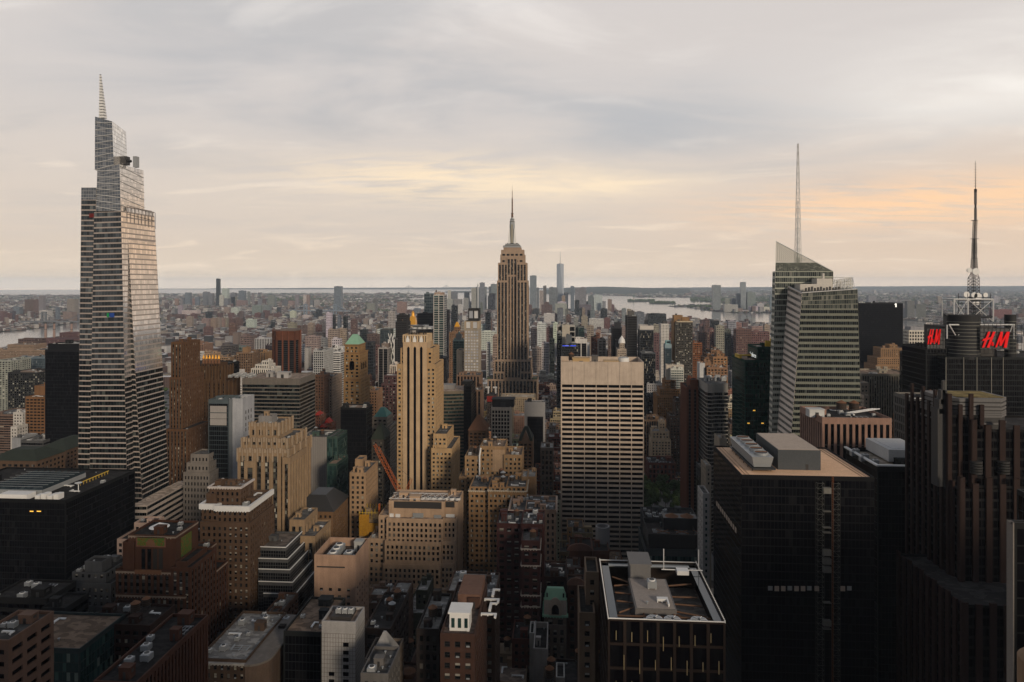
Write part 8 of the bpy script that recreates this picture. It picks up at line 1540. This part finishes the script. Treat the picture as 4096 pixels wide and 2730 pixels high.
for (a_, k_, w_), v in grp.items():
    v.sort(key=lambda t: t[1])
    for i, t in enumerate(v):
        t[0]['label'] = f'{a_} {k_} {w_}' if len(v) == 1 else f'{ORD[min(i, 7)] if i < len(v) - 1 or len(v) > 8 else "rightmost"} of the {a_} {k_}s {w_}'
        t[0]['group'] = 'towers on the far skyline' if k_ in ('tower', 'block') else 'buildings filling the street blocks'
# ------------------------------------------------------------------ the far-off city as one mass
rg = np.random.default_rng(7)
def inpoly(px, py, poly):
    c = np.zeros(len(px), bool); P = np.array(poly); j = len(P) - 1
    for i in range(len(P)):
        xi, yi = P[i]; xj, yj = P[j]; c ^= ((yi > py) != (yj > py)) & (px < (xj - xi) * (py - yi) / (yj - yi + 1e-12) + xi); j = i
    return c
def clear(x, y, w_, d_):
    k = np.ones(len(x), bool)
    for b in BLD:
        if b[3] - b[2] > 0: k &= ~((x - w_ < b[1] + 1) & (x + w_ > b[0] - 1) & (y - d_ < b[3] + 1) & (y + d_ > b[2] - 1))
    return k
X, Y_, W_, D_, H_, A_ = [], [], [], [], [], []
def add(x, y, w_, d_, h, a): X.append(x); Y_.append(y); W_.append(w_); D_.append(d_); H_.append(h); A_.append(a)
# island street grid
ys = np.arange(523 + 80.5 * 14, 6200, 40.25)
for i, y in enumerate(ys):
    hw_ = y * .86 + 200; nmax = int(2 * hw_ / 19); x = -hw_ + np.cumsum(rg.uniform(11, 30, nmax)); x = x[x < hw_]; n = len(x); w_ = np.diff(np.append(x, x[-1] + 20)) * .48
    gap = np.min(np.abs(x[:, None] - np.array([-2600, -2300] + AV + [2400, 2700])[None]), 1) > 15
    h = rg.lognormal(2.95, .42, n); tall = rg.random(n) < .035; h = np.where(tall, rg.uniform(45, 85, n) * (1 if y < 2600 else .62), np.clip(h, 11, 48 if y < 3000 else 30)); d_ = rg.uniform(11, 16, n)
    pxs = CX + F * (x * CT + y * ST) / (-x * ST + y * CT); h = np.where((pxs < 420) & (y > 1500), np.minimum(h, 12), h)
    y_ = np.full(n, y) + (4 if i % 2 else -2); k = gap & inpoly(x, y_, W_MN) & clear(x, y_, w_, d_); add(x[k], y_[k], w_[k], d_[k], h[k], np.zeros(k.sum()))
# the shores beyond the rivers
for poly, n, hm in ((W_BK, 60000, 1.0), (W_NJ, 45000, .8)):
    py = 1157 + (1450 - 1157) * rg.random(n) ** 1.9; px = rg.uniform(-250, 4350, n); d = CZ * F / (py - YH); t = (px - CX) / F * d; x, y = t * CT - d * ST, t * ST + d * CT
    sc_ = np.clip(d / 6000, .8, 2.6); w_ = rg.uniform(7, 20, n) * sc_; d_ = rg.uniform(7, 16, n) * sc_; h = np.clip(rg.lognormal(2.35, .4, n) * hm, 6, 30); tall = rg.random(n) < .02; h = np.where(tall, rg.uniform(25, 60, n), h)
    k = inpoly(x, y, poly) & clear(x, y, w_, d_); k &= rg.random(n) < .8; a = np.where(np.sin(x / 900) + np.cos(y / 1300) > 0, .35, -.5) + 0 * x; add(x[k], y[k], w_[k], d_[k], h[k], a[k])
X, Y_, W_, D_, H_, A_ = [np.concatenate(k) for k in (X, Y_, W_, D_, H_, A_)]
n = len(X); ca, sa = np.cos(A_), np.sin(A_); V = np.zeros((n, 8, 3))
for k, (a_, b_, c_) in enumerate(((-1, -1, 0), (1, -1, 0), (1, 1, 0), (-1, 1, 0), (-1, -1, 1), (1, -1, 1), (1, 1, 1), (-1, 1, 1))):
    V[:, k, 0] = X + a_ * W_ * ca - b_ * D_ * sa; V[:, k, 1] = Y_ + a_ * W_ * sa + b_ * D_ * ca; V[:, k, 2] = c_ * H_
FQ = np.array([(0, 1, 5, 4), (1, 2, 6, 5), (2, 3, 7, 6), (3, 0, 4, 7), (4, 5, 6, 7)])
def mass(name, sel, mat='block'):
    v = V[sel]; m_ = len(v); me = bpy.data.meshes.new(name); lp = (FQ[None] + np.arange(m_)[:, None, None] * 8).ravel().astype(np.int32)
    me.vertices.add(m_ * 8); me.vertices.foreach_set('co', v.ravel()); me.loops.add(len(lp)); me.loops.foreach_set('vertex_index', lp); me.polygons.add(m_ * 5); me.polygons.foreach_set('loop_start', (np.arange(m_ * 5) * 4).astype(np.int32)); me.update(calc_edges=True); me.shade_flat(); me.materials.append(M[mat]); o = place(name, me); o['kind'] = 'stuff'; return o
isl = A_ == 0; mass('distant_city', isl); mass('distant_suburbs', ~isl)
print('MASS', isl.sum(), (~isl).sum(), 'FILL', len(FILL), 'kept', len(keep), 'vis', sum(v > 0 for v in vis))
# greenery between the far houses and in far parks: lumpy crowns
def greens(name, x, y, r_, z0=0):
    ico = np.array([(0, 0, 1.25), (.9, 0, .6), (.25, .85, .75), (-.75, .5, .5), (-.7, -.6, .7), (.3, -.9, .5), (0, 0, -.1)]); tri = np.array([(0, 1, 2), (0, 2, 3), (0, 3, 4), (0, 4, 5), (0, 5, 1), (6, 2, 1), (6, 3, 2), (6, 4, 3), (6, 5, 4), (6, 1, 5)])
    n = len(x); an = rg.uniform(0, 6.28, n); v = ico[None] * rg.uniform(.7, 1.25, (n, 7, 1)); vx = v[..., 0] * np.cos(an)[:, None] - v[..., 1] * np.sin(an)[:, None]; vy = v[..., 0] * np.sin(an)[:, None] + v[..., 1] * np.cos(an)[:, None]
    P = np.stack([vx * r_[:, None] + x[:, None], vy * r_[:, None] + y[:, None], v[..., 2] * r_[:, None] + z0], 2); lp = (tri[None] + np.arange(n)[:, None, None] * 7).ravel().astype(np.int32)
    me = bpy.data.meshes.new(name); me.vertices.add(n * 7); me.vertices.foreach_set('co', P.ravel()); me.loops.add(len(lp)); me.loops.foreach_set('vertex_index', lp); me.polygons.add(n * 10); me.polygons.foreach_set('loop_start', (np.arange(n * 10) * 3).astype(np.int32)); me.update(calc_edges=True); me.shade_flat(); me.materials.append(M['leaf']); o = place(name, me); o['kind'] = 'stuff'
n = 52000; py = 1160 + 290 * rg.random(n) ** 2.0; px = rg.uniform(-250, 4350, n); d = CZ * F / (py - YH); t = (px - CX) / F * d; x, y = t * CT - d * ST, t * ST + d * CT
pat = np.sin(x / 700 + 1.3 * np.sin(y / 900)) + np.sin(y / 520 + x / 1500); k = (inpoly(x, y, W_BK) | inpoly(x, y, W_NJ)) & (rg.random(n) < np.clip(.45 + .4 * pat, .1, 1)) & clear(x, y, 10, 10)
greens('distant_trees', x[k], y[k], np.clip(d[k] / 700, 5, 17) * rg.uniform(.6, 1.2, k.sum()))
def blob(x0, x1, y0, y1, n):
    px, py = rg.uniform(x0, x1, n), rg.uniform(y0, y1, n); d = CZ * F / (py - YH); t = (px - CX) / F * d; return t * CT - d * ST, t * ST + d * CT
xx, yy = [], []
for y in np.arange(523 + 80.5 * 10, 5600, 80.5):
    n = int(y * 1.7 / 26); xx.append(rg.uniform(-y * .85, y * .85, n)); yy.append(np.full(n, y) + rg.uniform(-9, 9, n))
xx, yy = np.concatenate(xx), np.concatenate(yy); k = inpoly(xx, yy, W_MN) & clear(xx, yy, 4, 4) & (np.sin(xx / 260 + yy / 410) > -.3); greens('street_trees', xx[k], yy[k], rg.uniform(4.5, 8, k.sum()), 3)
bx_, by_ = zip(*[blob(*b) for b in ((850, 1060, 1340, 1352, 220), (2108, 2150, 1383, 1392, 60), (2105, 2180, 1318, 1326, 60), (690, 800, 1300, 1312, 120), (790, 1290, 1196, 1205, 700), (90, 230, 1262, 1272, 150), (1440, 1560, 1240, 1248, 120), (1510, 1540, 1275, 1292, 60), (2512, 2618, 1201, 1207, 200), (2600, 2700, 1209, 1215, 160), (2760, 2860, 1226, 1231, 120), (2760, 3100, 1192, 1208, 700), (2900, 3079, 1222, 1236, 200), (3110, 3130, 1500, 1510, 5))])
x, y = np.concatenate(bx_), np.concatenate(by_); k = clear(x, y, 6, 6); greens('far_park_trees', x[k], y[k], np.clip(np.hypot(x[k], y[k]) / 600, 6, 15) * rg.uniform(.7, 1.2, k.sum()))
# ------------------------------------------------------------------ air
mb = MB(); mb.box(-33000, 33000, -3000, 33000, -3.5, 480, 0, True); m = bpy.data.materials.new('haze'); m.use_nodes = True; nt = m.node_tree; nt.nodes.remove(nt.nodes['Principled BSDF']); v = nt.nodes.new('ShaderNodeVolumePrincipled'); v.inputs['Density'].default_value = HAZE; v.inputs['Color'].default_value = (.76, .87, 1, 1); v.inputs['Anisotropy'].default_value = 0
nt.links.new(v.outputs[0], nt.nodes['Material Output'].inputs['Volume']); M['haze'] = m; o = mb.build('haze', ['haze']); o['kind'] = 'stuff'
